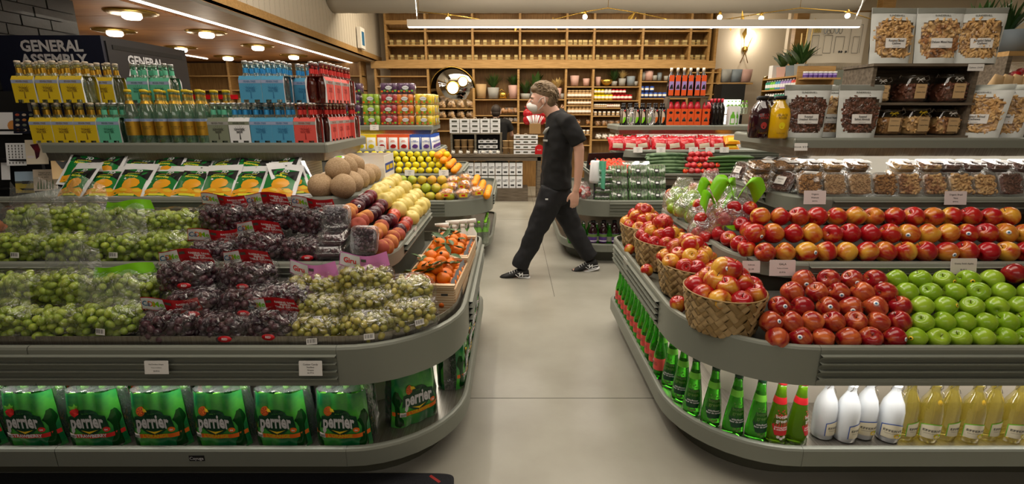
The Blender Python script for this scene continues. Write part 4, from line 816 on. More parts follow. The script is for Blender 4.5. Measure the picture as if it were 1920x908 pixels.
for i, u in enumerate(usb):
    for lay in (0, 1, 2):
        p = Y(u, 300, 2.74); t = CN[[0, 3, 3, 7, 0, 6, 4, 8, 9, 8, 9][i]]
        tt = T('clear_box', t.me, kids=t.kids + [T('label', lblM, (.04, 0, .053), (rad(-90), 0, 0))] )
        put(tt, f'{ORD[i]} labelled nut tub of the back nut row, {["lower", "middle", "upper"][lay]} layer', 'tub', (p.x + R.uniform(-.005, .005), 2.765, 1.072 + lay * .052), (rad(12), 0, R.uniform(-.06, .06)), .95, 'labelled nut tubs in the back row')
for i, (x, y_, z_, rz, rx) in enumerate([(1.485, 2.70, 1.112, -1.25, 66), (1.475, 2.86, 1.112, -1.35, 66), (1.475, 3.02, 1.112, -1.35, 66), (1.47, 3.18, 1.112, -1.4, 66), (1.56, 2.62, 1.075, -.7, 10), (1.56, 2.62, 1.13, -.75, 10), (1.56, 2.78, 1.17, -1.3, 20), (1.60, 2.95, 1.17, -1.2, 20), (1.60, 3.12, 1.16, -1.2, 20)]):
    t = CN[[9, 2, 1, 9, 0, 3, 2, 3, 9][i]]
    put(T('clear_box', t.me, kids=t.kids + [T('label', lblM, (0, 0, .053), (rad(-90), 0, 0))]), f'{ORD[i]} labelled tub of seeds at the aisle corner of the nut shelf', 'tub', (x, y_, z_), (rad(rx), 0, rz), 1, 'seed tubs at the shelf corner')
bf = T('contents', MB().srect([(.045, .045, .003), (.052, .052, .034), (.045, .045, .04)], 'grape_red', n=5), kind='stuff')
def berries(seed):
    r = random.Random(seed); b = MB().srect([(.045, .045, .003), (.05, .05, .026)], 'grape_red', n=5)
    for i in range(34): b.sph((r.uniform(-.045, .045), r.uniform(-.045, .045), r.uniform(.028, .04)), (.0115, .0115, .0125), 'grape_red', 8, 6)
    return T('berries', b, kind='stuff')
cb = clam(.125, .125, .062, berries(1), 'berry_box')
for i, (u, v, yy, rx, rz, l_) in enumerate([(622, 470, 2.16, 8, .05, 'lower clear box of dark berries at the tier corner'), (690, 495, 2.14, 5, -.05, 'clear box of dark berries lying below the upright one'), (633, 405, 2.24, 62, .15, 'clear box of dark berries propped up by the red bags'), (688, 443, 2.14, 70, -.1, 'clear box of dark berries standing up beside the peaches'), (628, 448, 2.17, 8, -.05, 'clear box of dark berries on the stack beside the peaches')]):
    p = Y(u, v, yy); put(cb, l_, 'berry box', (p.x, p.y, p.z - .02), (rad(rx), 0, rz), 1, 'clear boxes of dark berries')
# bagged apples with green handles
def bagged(m, n, seed, w_=.24, green=True):
    r = random.Random(seed); kids = []
    pts = []
    k = 0
    while len(pts) < n and k < 3000:
        k += 1; p = Vector((r.uniform(-.075, .075), r.uniform(-.06, .06), r.uniform(.04, .15)))
        if all((p - q).length > .066 for q in pts): pts.append(p)
    for p in pts: kids.append(T('apple', APP[m][0].me, p, (r.uniform(0, 2), r.uniform(0, 2), 0), .92))
    def F(u, v):
        th = u * 6.283; z = v; prof = (.045, .13, .145, .14, .10, .05, .03)[min(6, int(z * 6.99))]
        f_ = z * 6 - int(z * 6); P_ = (.05, .125, .135, .125, .09, .06, .045, .045); i = min(6, int(z * 6)); q = P_[i] * (1 - f_) + P_[i + 1] * f_
        q *= 1 + .12 * hnoise(math.cos(th) + seed, math.sin(th), z * 3, 2.2)
        return (q * .95 * math.cos(th), q * .75 * math.sin(th), z * .24)
    kids.append(T('film_wrap', MB().grid(F, 26, 14, 'film_bag')))
    if green:
        for s_ in (-1, 1):
            kids.append(T('green_handle', MB().grid(lambda u, v: (s_ * (.005 + .10 * u) + (v - .5) * .04 * s_, -.03 - .02 * s_ * math.sin(u * 4) - .02 * math.sin(v * 3.1), .185 + .09 * math.sin(u * math.pi * .95) + (v - .5) * (.065 + .02 * math.sin(u * 9))), 14, 5, 'limegreen')))
        kids.append(T('green_panel', MB().grid(lambda u, v: ((u - .5) * .18, -.108 + .02 * (u - .5) ** 2 * 30 - .004, .02 + v * .05 * (1 - abs(u - .5)) ), 8, 2, 'limegreen')))
    return T('bag_of_apples', None, kids=kids)
for i, (x, y_, z_, m, l_, rz, g, n) in enumerate([(1.10, 2.72, .845, 'apple_mixed', 'clear bag of pink apples with large lime green handle', .2, True, 9), (1.13, 2.50, .88, 'apple_red', 'clear bag of red apples with lime green handles on the tier corner', -.4, True, 9), (1.055, 2.58, .80, 'apple_mixed', 'small clear bag of apples leaning at the tier corner with green base', .3, True, 8), (1.09, 2.93, .845, 'apple_green', 'clear bag of green apples behind the pink apple bags', .1, False, 10), (1.08, 3.13, .845, 'apple_green', 'clear bag of green pears at the back of the side tier', -.1, False, 10), (1.21, 3.05, .9, 'apple_mixed', 'clear bag of mixed apples at the back against the nut shelf', .5, False, 9)]):
    put(bagged(m, n, i + 3, green=g), l_, 'bag of apples', (x, y_, z_), rz, 1.02)
for i in range(6):
    put(APP['apple_red'][0], f'{ORD[i]} red apple showing behind the bagged green apples', 'apple', (1.07 + (i % 3) * .08, 3.30 + (i // 3) * .05, .885 + (i // 3) * .06), rrot(), .95, 'red apples behind the green bags')
# ================================================================== MANGO BAGS
def ell(cx, cz, rx, rz, n=18, a0=0, a1=6.2832): return [(cx + rx * math.cos(a0 + (a1 - a0) * i / n), cz + rz * math.sin(a0 + (a1 - a0) * i / n)) for i in range(n)]
def mango_bag(seed):
    w_, h_ = .19, .235; r = random.Random(seed)
    def B(x, z, o=0):
        u = max(-1, min(1, x / (w_ / 2))); t = max(0, min(1, z / h_))
        d = .022 * (1 - u * u) * math.sin(math.pi * min(1, t * 1.12)) if t < .89 else 0
        d += .003 * hnoise(x + seed, z, 1, 30)
        return (x, -d - o, z)
    b = MB()
    b.grid(lambda u, v: B((u - .5) * w_, v * h_), 16, 16, 'bagwhite'); b.grid(lambda u, v: (lambda p: (p[0], -p[1] * .8 + .001, p[2]))(B((u - .5) * w_, v * h_)), 8, 8, 'bagwhite')
    def shp(pts, m, o):
        cx = sum(p[0] for p in pts) / len(pts); cz = sum(p[1] for p in pts) / len(pts); n = len(pts); vs = []
        for k in (1, .66, .33):
            for x, z in pts: vs.append(B(cx + (x - cx) * k, cz + (z - cz) * k, o))
        vs.append(B(cx, cz, o)); fs = []
        for k in range(2):
            for i in range(n): j = (i + 1) % n; fs.append((k * n + i, k * n + j, (k + 1) * n + j, (k + 1) * n + i))
        for i in range(n): fs.append((2 * n + i, 2 * n + (i + 1) % n, 3 * n))
        b.add(vs, fs, m)
    def rectp(x0, x1, z0, z1, n=5): return [(x0 + (x1 - x0) * i / n, z0) for i in range(n)] + [(x1, z0 + (z1 - z0) * i / n) for i in range(n)] + [(x1 - (x1 - x0) * i / n, z1) for i in range(n)] + [(x0, z1 - (z1 - z0) * i / n) for i in range(n)]
    shp(rectp(-.076, .076, .012, .19), 'mangobag_green', .0012)
    shp([(-.08, .19), (.08, .19), (.08, .115), (.04, .135), (0, .148), (-.04, .158), (-.08, .15)], 'black', .0022)
    shp([(-.08, .012), (.08, .012), (.08, .05), (.055, .062), (.02, .055), (-.02, .066), (-.055, .052), (-.08, .05)], 'mango', .0022)
    shp(rectp(-.04, .045, .014, .026), 'yellowtext', .003)
    shp([(-.035 + .0, .075), (-.03, .1), (-.01, .115), (.02, .118), (.045, .108), (.055, .09), (.045, .07), (.02, .058), (-.01, .055), (-.03, .062)], 'mango', .003)
    for k in range(4): shp(ell(-.055 + k * .036, .038 + .006 * (k % 2), .022, .009, 10), 'yellowfruit' if k % 2 else 'mango', .0034)
    b.text('7D', .03, 'bagwhite', fn=lambda x, z: B(x + .015, z + .172, .0035), bold=.03); b.text('PHILIPPINE BRAND', .0085, 'yellowtext', fn=lambda x, z: B(x - .005, z + .152, .0035), bold=.02)
    b.text('Mangoes', .022, 'yellowtext', fn=lambda x, z: B(x - .01, z + .135 - x * .1, .0035), bold=.03)
    b.poly([(x, -.0006, z) for x, z in ell(0, .222, .006, .004, 8)], 'sage_dark')
    return T('snack_bag', b)
MG = [mango_bag(k) for k in range(3)]
for i, u in enumerate([137, 190, 243, 299, 355, 410, 466, 522]):
    p = Y(u, 340, 2.60); put(MG[i % 3], f'{ORD[i]} green and white dried mango bag in the front row of the snack shelf', 'snack bag', (p.x, 2.545, 1.058), (rad(-47 + R.uniform(-5, 4)), R.uniform(-.06, .1), R.uniform(-.12, .12) - (.25 if i == 0 else 0)), .97, 'dried mango bags in front')
for i, u in enumerate([160, 205, 262, 315, 368, 420, 475, 530]):
    p = Y(u, 320, 2.74); put(MG[(i + 1) % 3], f'{ORD[i]} dried mango bag in the second row of the snack shelf', 'snack bag', (p.x, 2.655, 1.105), (rad(-45 + R.uniform(-5, 4)), R.uniform(-.15, .15), R.uniform(-.2, .2)), 1, 'dried mango bags behind')
for i in range(2):
    put(MG[i], f'{ORD[i]} dried mango bag turned to the aisle beside the melons', 'snack bag', (-1.13, 2.60 + i * .1, 1.058), (rad(-42), 0, rad(40 + 8 * i)), .95, 'dried mango bags facing the melons')
# ================================================================== TONIC BOTTLES AND CARTONS
def cane(col, cap_, top='silverfoil'): # small mixer bottle
    prof = [(.022, 0), (.0265, .004), (.0265, .105), (.024, .122), (.0125, .155), (.0115, .197), (.0135, ZB), (.0135, .206), (.011, .208)]
    return T('bottle', MB().lathe(prof, col, 12), kids=[T('cap', MB().lathe([(.0145, .204), (.014, .213), (.01, .215)], top, 12)), T('neck_foil', MB().lathe([(.0134, .152), (.0127, .178)], {'goldfoil': 'goldfoil', 'aqua': 'aqua', 'silverfoil': 'bluefoil', 'redfoil': 'redfoil', 'olive': 'silverfoil'}.get(cap_, 'goldfoil'), 12, cap=False))])
BT = {'yellow': cane('bottle_clear', 'goldfoil', 'card'), 'green': cane('bottle_aqua', 'aqua'), 'blue': cane('bottle_clear', 'silverfoil'), 'red': cane('bottle_rose', 'redfoil'), 'grey': cane('bottle_aqua', 'aqua'), 'white': cane('bottle_clear', 'silverfoil')}
CD = {'yellow': ('yellowcard', 'lilacband', 'brownprint'), 'green': ('aqua', 'lilacband', 'greenprint'), 'blue': ('cyanblue', 'lilacband', 'blueprint'), 'red': ('coral', 'pot_grey', 'redprint'), 'grey': ('olivegrey', 'pot_grey', 'sage_dark'), 'white': ('bagwhite', 'olivegrey', 'ink')}
def carton(k):
    c0, band, ink = CD[k]; w_, d_, h_ = .059, .057, .138; b = MB()
    tw = 'GINGER\nBEER' if k in ('grey', 'white') else 'TONIC\nWATER'
    def face(sg):
        f = lambda x, z, o=0: (x * sg, sg * (-(d_ + o) + (.012 if z > h_ - .02 else 0) * (z - h_ + .02) / .02), z)
        # panel with two cut-outs at the foot
        xs_ = [-w_, -.043, -.015, .015, .043, w_]
        for i in range(5):
            z0 = .016 if i in (1, 3) else 0
            b.add([f(xs_[i], z0), f(xs_[i + 1], z0), f(xs_[i + 1], h_ - .02), f(xs_[i], h_ - .02)], [(0, 1, 2, 3)], c0, False)
        b.add([f(-w_, h_ - .02), f(w_, h_ - .02), f(w_, h_), f(-w_, h_)], [(0, 1, 2, 3)], c0, False)
        b.add([f(-w_, h_ - .038, .0006), f(w_, h_ - .038, .0006), f(w_, h_ - .021, .0006), f(-w_, h_ - .021, .0006)], [(0, 1, 2, 3)], band, False)
        M = Matrix.Identity(4) if sg == 1 else Matrix.Rotation(math.pi, 4, 'Z')
        b.text('FEVER-TREE', .0125, ink, M=M @ Matrix.Translation((0, -d_ - .001, h_ - .03)), bold=.015)
        b.text(tw, .0155, ink, M=M @ Matrix.Translation((0, -d_ - .001, .068)), bold=.03)
        for a in range(9):   # spreading tree drawing
            an = rad(20 + a * 17.5); c, s_ = math.cos(an), math.sin(an)
            p = [(.012 * c, .06 + .012 * s_), (.04 * c, .062 + .034 * s_), (.041 * c + .0015, .062 + .035 * s_), (.014 * c + .001, .06 + .012 * s_)]
            b.add([tuple(M @ Vector((x, -d_ - .0008, z))) for x, z in p], [(0, 1, 2, 3)], ink, False)
        b.add([tuple(M @ Vector(q)) for q in [(-.004, -d_ - .0008, .022), (.004, -d_ - .0008, .022), (.002, -d_ - .0008, .055), (-.002, -d_ - .0008, .055)]], [(0, 1, 2, 3)], ink, False)
    face(1); face(-1)
    # side wraps with curved cut and top web
    for sg in (1, -1):
        b.add([(sg * w_, -d_, 0), (sg * w_, -d_ + .012, 0), (sg * w_, -d_ + .006, .08), (sg * w_, -d_ + .014, h_), (sg * w_, -d_, h_ - .02)], [(0, 1, 2, 3, 4)], 'bagwhite', False)
        b.add([(sg * w_, d_, 0), (sg * w_, d_ - .012, 0), (sg * w_, d_ - .006, .08), (sg * w_, d_ - .014, h_), (sg * w_, d_, h_ - .02)], [(0, 1, 2, 3, 4)], 'bagwhite', False)
    b.add([(-w_, -d_ + .012, h_), (w_, -d_ + .012, h_), (w_, d_ - .012, h_), (-w_, d_ - .012, h_)], [(0, 1, 2, 3)], c0, False)
    kids = []
    for x in (-.029, .029):
        for y in (-.028, .028): t = BT[k]; kids.append(T('bottle', t.me, (x, y, .001), kids=t.kids))
    return T('tonic_carton', b, kids=kids)
CT = {k: carton(k) for k in CD}
CW = {'yellow': 'yellow', 'green': 'mint green', 'blue': 'sky blue', 'red': 'coral red', 'grey': 'olive grey ginger', 'white': 'white ginger'}
z1, z2 = 1.319, 1.319 + .2155
cnt = {}
def tc(k, x, y_, z_, rz=0, row='front'):
    lay = 'upper' if z_ > 1.4 else 'lower'; key = (k, lay, row); cnt[key] = cnt.get(key, 0) + 1
    put(CT[k], f'{ORD[cnt[key] - 1]} {CW[k]} tonic carton from the wall, {row} row, {lay} layer', 'bottle carton', (x, y_, z_), rz, 1, 'tonic cartons on the top shelf')
def X_(u, y_=2.83, v=250): return Y(u, v, y_ - .057).x
for k, u in [('yellow', 77), ('yellow', 119), ('yellow', 161), ('green', 204), ('grey', 409), ('white', 449), ('blue', 489), ('blue', 530), ('red', 572)]: tc(k, X_(u), 2.835, z1)
for k, u in [('yellow', 77), ('yellow', 119), ('yellow', 161), ('green', 204), ('grey', 409), ('white', 449), ('blue', 489), ('blue', 530)]: tc(k, X_(u, 2.96, 250) - 0, 2.965, z1, 0, 'second')
for y_ in (2.965, 3.087, 3.209): tc('red', -1.082, y_, z1, rad(90), 'aisle')
tc('red', -1.06, 3.33, z1, 0, 'rear')
for k, u in [('yellow', 47), ('yellow', 92), ('yellow', 137)]: tc(k, X_(u, 2.84, 185), 2.845, z2)
for k, u, y_ in [('yellow', 60, 2.97), ('yellow', 105, 2.97), ('yellow', 150, 2.97), ('yellow', 196, 2.97), ('green', 262, 3.0), ('green', 302, 3.02)]:
    q = X_(u, y_, 185)
    tc(k, q, y_, z2 if k == 'yellow' else z2, 0, 'second')
for i in range(2): tc('green', X_(262 + 40 * i, 3.0, 250), 3.05, z1, 0, 'third')
tc('yellow', X_(196, 2.97, 250), 2.97, z1, 0, 'third')
for k, u in [('blue', 471), ('blue', 513)]: tc(k, X_(u, 2.84, 185), 2.845, z2)
for k, u in [('blue', 485), ('blue', 527)]: tc(k, X_(u, 2.97, 185), 2.97, z2, 0, 'second')
tc('blue', -1.19, 3.04, z2, 0, 'third')
for y_ in (2.90, 3.03, 3.16): tc('red', -1.062, y_, z2, rad(90), 'aisle')
tc('red', -1.062, 3.29, z2, 0, 'rear')
# tall tonic bottles
big = T('tonic_bottle', MB().lathe([(.032, 0), (.0365, .006), (.0365, .15), (.033, .175), (.0165, .225), (.0145, .262), (.0165, .264), (.0165, .272), (.0135, .274)], 'bottle_aqua', 18), kids=[
    T('cap', MB().lathe([(.0175, .27), (.017, .281), (.013, .284)], 'yellowcard', 16)), T('neck_foil', MB().lathe([(.0225, .21), (.0158, .228), (.0152, .258)], 'goldfoil', 16, cap=False)),
    T('label', MB().lathe([(.0372, .045), (.0372, .118)], 'goldfoil', 18, cap=False).lathe([(.0373, .118), (.0373, .132)], 'lilacband', 18, cap=False).text('FEVER-TREE', .0105, 'blueprint', fn=lambda x, z: (.0376 * math.sin(x / .0376), -.0376 * math.cos(x / .0376), z + .125)).text('PREMIUM\nTONIC', .011, 'brownprint', fn=lambda x, z: (.0376 * math.sin(x / .0376), -.0376 * math.cos(x / .0376), z + .085), bold=.02))])
for r_ in range(3):
    for k in range(6 + (r_ > 0)):
        u = [240, 269, 296, 322, 347, 372, 396][k]; p = X_(u, 2.80, 250)
        put(big, f'{ORD[k]} tall clear tonic bottle with gold cap in the {["front", "second", "third"][r_]} row', 'bottle', (p + (.035 if r_ % 2 else 0), 2.795 + r_ * .078, z1), R.uniform(-.4, .4), 1, 'tall tonic bottles with gold caps')
# ================================================================== PERRIER SHRINK PACKS
pet = T('bottle', MB().lathe([(.028, 0), (.033, .012), (.033, .03), (.03, .1), (.033, .13), (.026, .165), (.013, .195), (.0125, .215)], 'glass_dark', 12), kids=[T('cap', MB().lathe([(.014, .212), (.014, .228)], 'cap_green', 10))])
def sixpack(flav):
    w_, d_, h_ = .112, .072, .245; b = MB(); rings = []
    def sec(z):
        t = z / h_; k = (.90 + .10 * math.sin(min(1, t * 3.0) * math.pi / 2)) if t < .45 else 1 - .16 * ((t - .45) / .55) ** 1.6
        return k
    t0_ = lambda z: max(0, z / h_)
    def S(x, z, o=0):
        k = sec(z); lobes = 1 + .13 * (abs(math.cos(x / w_ * math.pi * 1.5)) - .6) * (1.0 if z > h_ * .66 or z < .04 else .35)
        ex = max(-1, min(1, x / w_)); d = d_ * (1 - abs(ex) ** 5 * .55) * k * lobes
        return (x * (1.02 - .15 * t0_(z)), -d - o, z)
    fr = lambda sg: (lambda u, v: (lambda p: (p[0], p[1] * sg, p[2]))(S((u - .5) * 2 * w_, v * h_)))
    b.grid(fr(1), 30, 12, 'perrier_pack'); b.grid(fr(-1), 18, 6, 'perrier_pack')
    for sg in (-1, 1):
        def side(u, v): 
            p = S(sg * w_, v * h_); y_ = p[1] * (1 - 2 * u); return (p[0] + sg * (.004 - .014 * math.sin(u * math.pi) * (.3 + v)), y_, p[2])
        b.grid(side, 8, 10, 'film_bag')
    b.grid(lambda u, v: (lambda p: (p[0], p[1] * (1 - 2 * v), p[2] + .008 * abs(math.cos(u * math.pi * 1.5 * 2 - 1.5 * math.pi))))(S((u - .5) * 2 * w_, h_)), 18, 4, 'film_bag')
    def shp(pts, m, o):
        n = len(pts); cx = sum(p[0] for p in pts) / n; cz = sum(p[1] for p in pts) / n; vs = []
        for k in (1, .66, .33): vs += [S(cx + (x - cx) * k, cz + (z - cz) * k, o) for x, z in pts]
        vs.append(S(cx, cz, o)); fs = [(k * n + i, k * n + (i + 1) % n, (k + 1) * n + (i + 1) % n, (k + 1) * n + i) for k in range(2) for i in range(n)] + [(2 * n + i, 2 * n + (i + 1) % n, 3 * n) for i in range(n)]
        b.add(vs, fs, m, False)
    band = 'orangeband' if flav == 'orange' else 'strawred'
    b.grid(lambda u, v: S((u - .5) * 2 * w_ * .99, .058 + v * .018 - .006 * math.sin(u * math.pi), .0016), 24, 1, band)
    shp(ell(0, .125, .058, .056, 24), 'darkgreen', .003); shp([(-.045, .10), (0, .08), (.045, .10), (.03, .14), (-.03, .14)], 'darkgreen', .0032)
    shp([(-.08, .097), (-.04, .103), (0, .108), (.04, .103), (.08, .097), (.074, .15), (.035, .158), (0, .162), (-.035, .158), (-.074, .15)], 'darkgreen', .0036)
    shp([(-.035, .09), (0, .074), (.035, .09), (.02, .086), (0, .081), (-.02, .086)], 'yellowfruit', .004)
    b.text('perrier', .06, 'letter_white', fn=lambda x, z: S(x - .002, z * 1.35 + .128 - x * x * 1.2, .0055), bold=.035, width=.132)
    b.add([S(x - .002, z, .0055) for x, z in [(-.066, .10), (-.052, .105), (-.052, .088), (-.058, .078), (-.068, .086)]], [(0, 1, 2, 3, 4)], 'letter_white', False)
    b.text('S P I R I T', .0065, 'cap_green', fn=lambda x, z: S(x, z + .163, .005))
    if flav == 'orange':
        shp(ell(-.045, .172, .017, .02, 16), 'orangeband', .0042); shp(ell(-.046, .172, .013, .016, 16), 'peach', .0048)
        for a in range(6): shp([(-.046, .172), (-.046 + .012 * math.cos(a * 1.05), .172 + .015 * math.sin(a * 1.05)), (-.046 + .012 * math.cos(a * 1.05 + .7), .172 + .015 * math.sin(a * 1.05 + .7))], 'orangeband', .0052)
        shp([(-.035, .168), (-.015, .172), (-.022, ZB), (-.038, .185)], 'yellowfruit', .0056); b.text("L'ORANGE", .021, 'yellowcard', fn=lambda x, z: S(x, z + .063, .003), bold=.03)
    else:
        shp([(-.065, .172), (-.045, .19), (-.028, .178), (-.03, .16), (-.048, .147), (-.062, .158)], 'strawred', .0045); shp([(-.06, .182), (-.068, .198), (-.05, .192), (-.045, .205), (-.038, .19), (-.03, .195), (-.036, .182)], 'cap_green', .005)
        b.text('STRAWBERRY', .02, 'bagwhite', fn=lambda x, z: S(x, z + .063, .003), bold=.03)
    shp(ell(.068, .092, .013, .011, 14), band, .004); b.text('6x', .012, 'bagwhite', fn=lambda x, z: S(x + .068, z + .092, .005), bold=.02)
    shp([(-.088, .054), (-.062, .052), (-.062, .072), (-.088, .074)], 'paper', .003)
    for k in range(7): b.add([S(-.085 + k * .0033 + dx, z, .0045) for dx, z in ((0, .057), (.0014, .057), (.0014, .069), (0, .069))], [(0, 1, 2, 3)], 'ink', False)
    kids = [T('bottle', pet.me, (x, y_, 0), kids=pet.kids) for x in (-.072, 0, .072) for y_ in (-.034, .034)]
    return T('bottle_pack', b, kids=kids)
PK = {'orange': sixpack('orange'), 'straw': sixpack('straw')}
for i, (u, f) in enumerate([(-72, 'straw'), (47, 'straw'), (166, 'straw'), (288, 'orange'), (405, 'orange'), (521, 'orange'), (638, 'orange')]):
    put(PK[f], f'{"strawberry" if f == "straw" else "orange"} flavoured green sparkling water pack, {ORD[i]} along the case front toward the aisle', 'bottle pack', (Y(u, 780, 1.74).x, 1.80, ZB), rad(R.uniform(-3, 3)), 1, 'shrink-wrapped green water packs at the front')
put(PK['orange'], 'orange flavoured green sparkling water pack turned at the rounded case corner', 'bottle pack', (-.445, 1.965, ZB), rad(38), 1)
for i, y_ in enumerate([2.28, 2.52, 2.76, 3.0, 3.24]):
    put(PK['straw' if i in (2, 3, 4) else 'orange'], f'{ORD[i]} green sparkling water pack along the aisle side of the grape case', 'bottle pack', (-.30, y_, ZB), rad(90 + R.uniform(-4, 4)), 1, 'green water packs on the aisle side')
for i, u in enumerate([60, 180, 300, 420, 540, 655]):
    put(PK['orange'], f'{ORD[i]} green sparkling water pack in the back row under the grape case', 'bottle pack', (Y(u, 760, 1.96).x - .0, 1.965, ZB), 0, 1, 'green water packs in the back row')
# ================================================================== CORDIAL AND LEMONADE BOTTLES
def cordial(kind):
    g = 'glass_green' if kind == 'elder' else 'glass_cordial'
    prof = [(.038, 0), (.043, .006), (.042, .04), (.035, .11), (.025, .18), (.017, .235), (.0155, .262)]
    rr = lambda z: .043 - (.043 - .025) * max(0, (z - .03)) / .15 + .0012
    b = MB().lathe(prof, g, 22); l = MB()
    c0, tx = ('darkgreen', 'leaf_light') if kind == 'elder' else ('redlabel', 'tag_pink')
    def S(x, z, o=0): r_ = rr(z) + o; return (r_ * math.sin(x / r_), -r_ * math.cos(x / r_), z)
    l.grid(lambda u, v: S((u - .5) * .066 * (1.15 - abs(v - .5) * .8), .048 + v * .085), 8, 6, c0)
    l.text('bottle\ngreen', .02, tx, fn=lambda x, z: S(x, z + .118, .0012), bold=.02)
    l.text('elderflower\nfleur de sureau' if kind == 'elder' else 'pomegranate\n& elderflower', .0105, 'wht', fn=lambda x, z: S(x, z + .078, .0012), bold=.01)
    for i, (x, z) in enumerate([(-.012, .142), (0, .15), (.01, .143), (-.004, .137), (.006, .155), (-.016, .152), (.014, .133)]):
        l.add([S(x + .0045 * (1 if k % 2 == 0 else .5) * math.cos(k * .628), z + .0045 * (1 if k % 2 == 0 else .5) * math.sin(k * .628), .0014) for k in range(10)], [tuple(range(10))], 'leaf_light' if kind == 'elder' else 'redlabel', False)
    for i, (x, z) in enumerate([(-.012, .042), (0, .036), (.012, .042)]): l.add([S(x + .007 * math.cos(k * .6), z + .006 * math.sin(k * .6), .0014) for k in range(10)], [tuple(range(10))], 'leaf_light' if kind == 'elder' else 'tag_pink', False)
    return T('cordial_bottle', b, kids=[T('label', l), T('cap', MB().lathe([(.017, .258), (.017, .276)], c0, 14)), T('neck_band', MB().lathe([(.0262, .178), (.0215, .206)], 'cap_green' if kind == 'elder' else c0, 18, cap=False))])
CE, CP_ = cordial('elder'), cordial('pome')
for i, (u, v) in enumerate([(1219, 680), (1231, 704), (1249, 729), (1268, 755), (1298, 780), (1334, 800), (1376, 817), (1419, 827)]):
    p = Z(u, v - 6, .205); put(CE, f'{ORD[i]} tapering bright green elderflower cordial bottle counting from the aisle side', 'bottle', (p.x + (.03 if i < 4 else .01), p.y + .035, ZB), R.uniform(-.1, .1) + rad([-60, -52, -42, -30, -18, -8, -4, 0][i]), 1.0, 'green elderflower cordial bottles')
for i, (u, v) in enumerate([(1461, 832), (1500, 833)]):
    p = Z(u, v - 6, .205); put(CP_, ['dark green cordial bottle with a pink-red label beside the green bottles', 'dark green cordial bottle with a pink-red label beside the white lemonade'][i], 'bottle', (p.x, p.y + .035, ZB), [.0, .9][i], 1.0)
slim = MB().lathe([(.026, 0), (.029, .005), (.029, .13), (.024, .16), (.0135, .20), (.0125, .25), (.0145, .254), (.0145, .265)], 'glass_green', 14)
def SL_(o): return lambda x, z: ((.029 + o) * math.sin(x / .03), -(.029 + o) * math.cos(x / .03), z)
slT = T('juice_bottle', slim, kids=[T('label', MB().lathe([(.0297, .05), (.0297, .115)], 'coral', 14, cap=False).text('ORGANIC\nPINEAPPLE', .011, 'sage_dark', fn=lambda x, z: SL_(.0012)(x, z + .085))), T('leaf_print', MB().add([p for k in range(7) for p in (SL_(.0008)(-.012 + k * .004 - .002, .115), SL_(.0008)(-.012 + k * .004 + .002, .115), SL_(.0008)((-.012 + k * .004) * 1.6, .15 - abs(k - 3) * .004))], [(3 * k, 3 * k + 1, 3 * k + 2) for k in range(7)], 'limegreen')), T('cap', MB().lathe([(.016, .258), (.016, .275)], 'white', 12))])
for i in range(12):
    y_ = 3.26 - i * .088; put(slT, f'{ORD[i]} slim green bottle with orange label from the far end of the apple case side', 'bottle', (.745, y_, ZB), rad(-90 + R.uniform(-12, 12)), .98, 'slim green bottles with orange labels')
def lemonade(liq, edge, fruit):
    prof = [(.036, 0), (.041, .006), (.043, .03), (.0445, .10), (.0435, .14), (.036, .175), (.022, .205), (.0165, .22), (.0155, .242), (.018, .244), (.018, .252), (.014, .254)]
    R_ = .0452
    def S(x, z, o=0): return ((R_ + o) * math.sin(x / R_), -(R_ + o) * math.cos(x / R_), z)
    l = MB(); l.grid(lambda u, v: S((u - .5) * .084, .028 + v * (.052 + .01 * math.sin(u * math.pi)), .0004), 12, 2, 'cream_label')
    l.grid(lambda u, v: S((u - .5) * .088, .080 + .01 * math.sin(u * math.pi) + v * .004, .0006), 12, 1, edge); l.grid(lambda u, v: S(-.044 + u * .003, .026 + v * .056, .0006), 1, 3, edge)
    l.text('EFFERVE', .0135, 'ink', fn=lambda x, z: S(x, z + .062, .001), bold=.015, width=.068); l.text('SPARKLING LEMONADE', .0045, 'sage_dark', fn=lambda x, z: S(x - .006, z + .05, .001))
    l.add([S(.018 + .014 * math.cos(k * .52), .041 + .01 * math.sin(k * .52), .0012) for k in range(12)], [tuple(range(12))], fruit, False); l.add([S(.03 + .006 * math.cos(k * .52), .043 + .004 * math.sin(k * .52), .0016) for k in range(12)], [tuple(range(12))], 'limegreen', False)
    return T('swing_top_bottle', MB().lathe(prof, liq, 22), kids=[T('label', l), T('neck_glass', MB().lathe([(.0167, .222), (.0158, .24)], 'jar_glass', 14, cap=False)),
        T('stopper', MB().lathe([(.013, .247), (.016, .251), (.014, .262), (.006, .266)], 'white', 12)), T('wire_clasp', MB().tube([(-.019, 0, .226), (-.021, -.008, .238), (-.016, -.012, .262), (0, -.014, .268), (.016, -.012, .262), (.021, -.008, .238), (.019, 0, .226)], .0014, 'steel', 5).tube([(.019, 0, .226), (.026, -.012, .215), (.024, -.018, .2)], .0014, 'steel', 5)),
        T('neck_tag', MB().lathe([(.011, 0), (.011, .001), (0, .0014)], 'olivegrey' if edge == 'deepblue' else 'yellowfruit', 14, cap=False), (.012, -.026, .182), (rad(70), 0, .4))])
LW, LY = lemonade('milky', 'deepblue', 'yellowfruit'), lemonade('lemonade_glass', 'cap_green', 'lemon')
for i, u in enumerate([1547, 1583, 1622, 1664]): put(LW, f'{ORD[i]} milky white swing-top lemonade bottle from the green cordials', 'bottle', (Y(u, 810, 1.80).x, 1.80 + (.0 if i % 2 else .02), ZB), R.uniform(-.35, .35) + (.5 if i in (0, 1) else 0), .99, 'milky swing-top lemonade bottles')
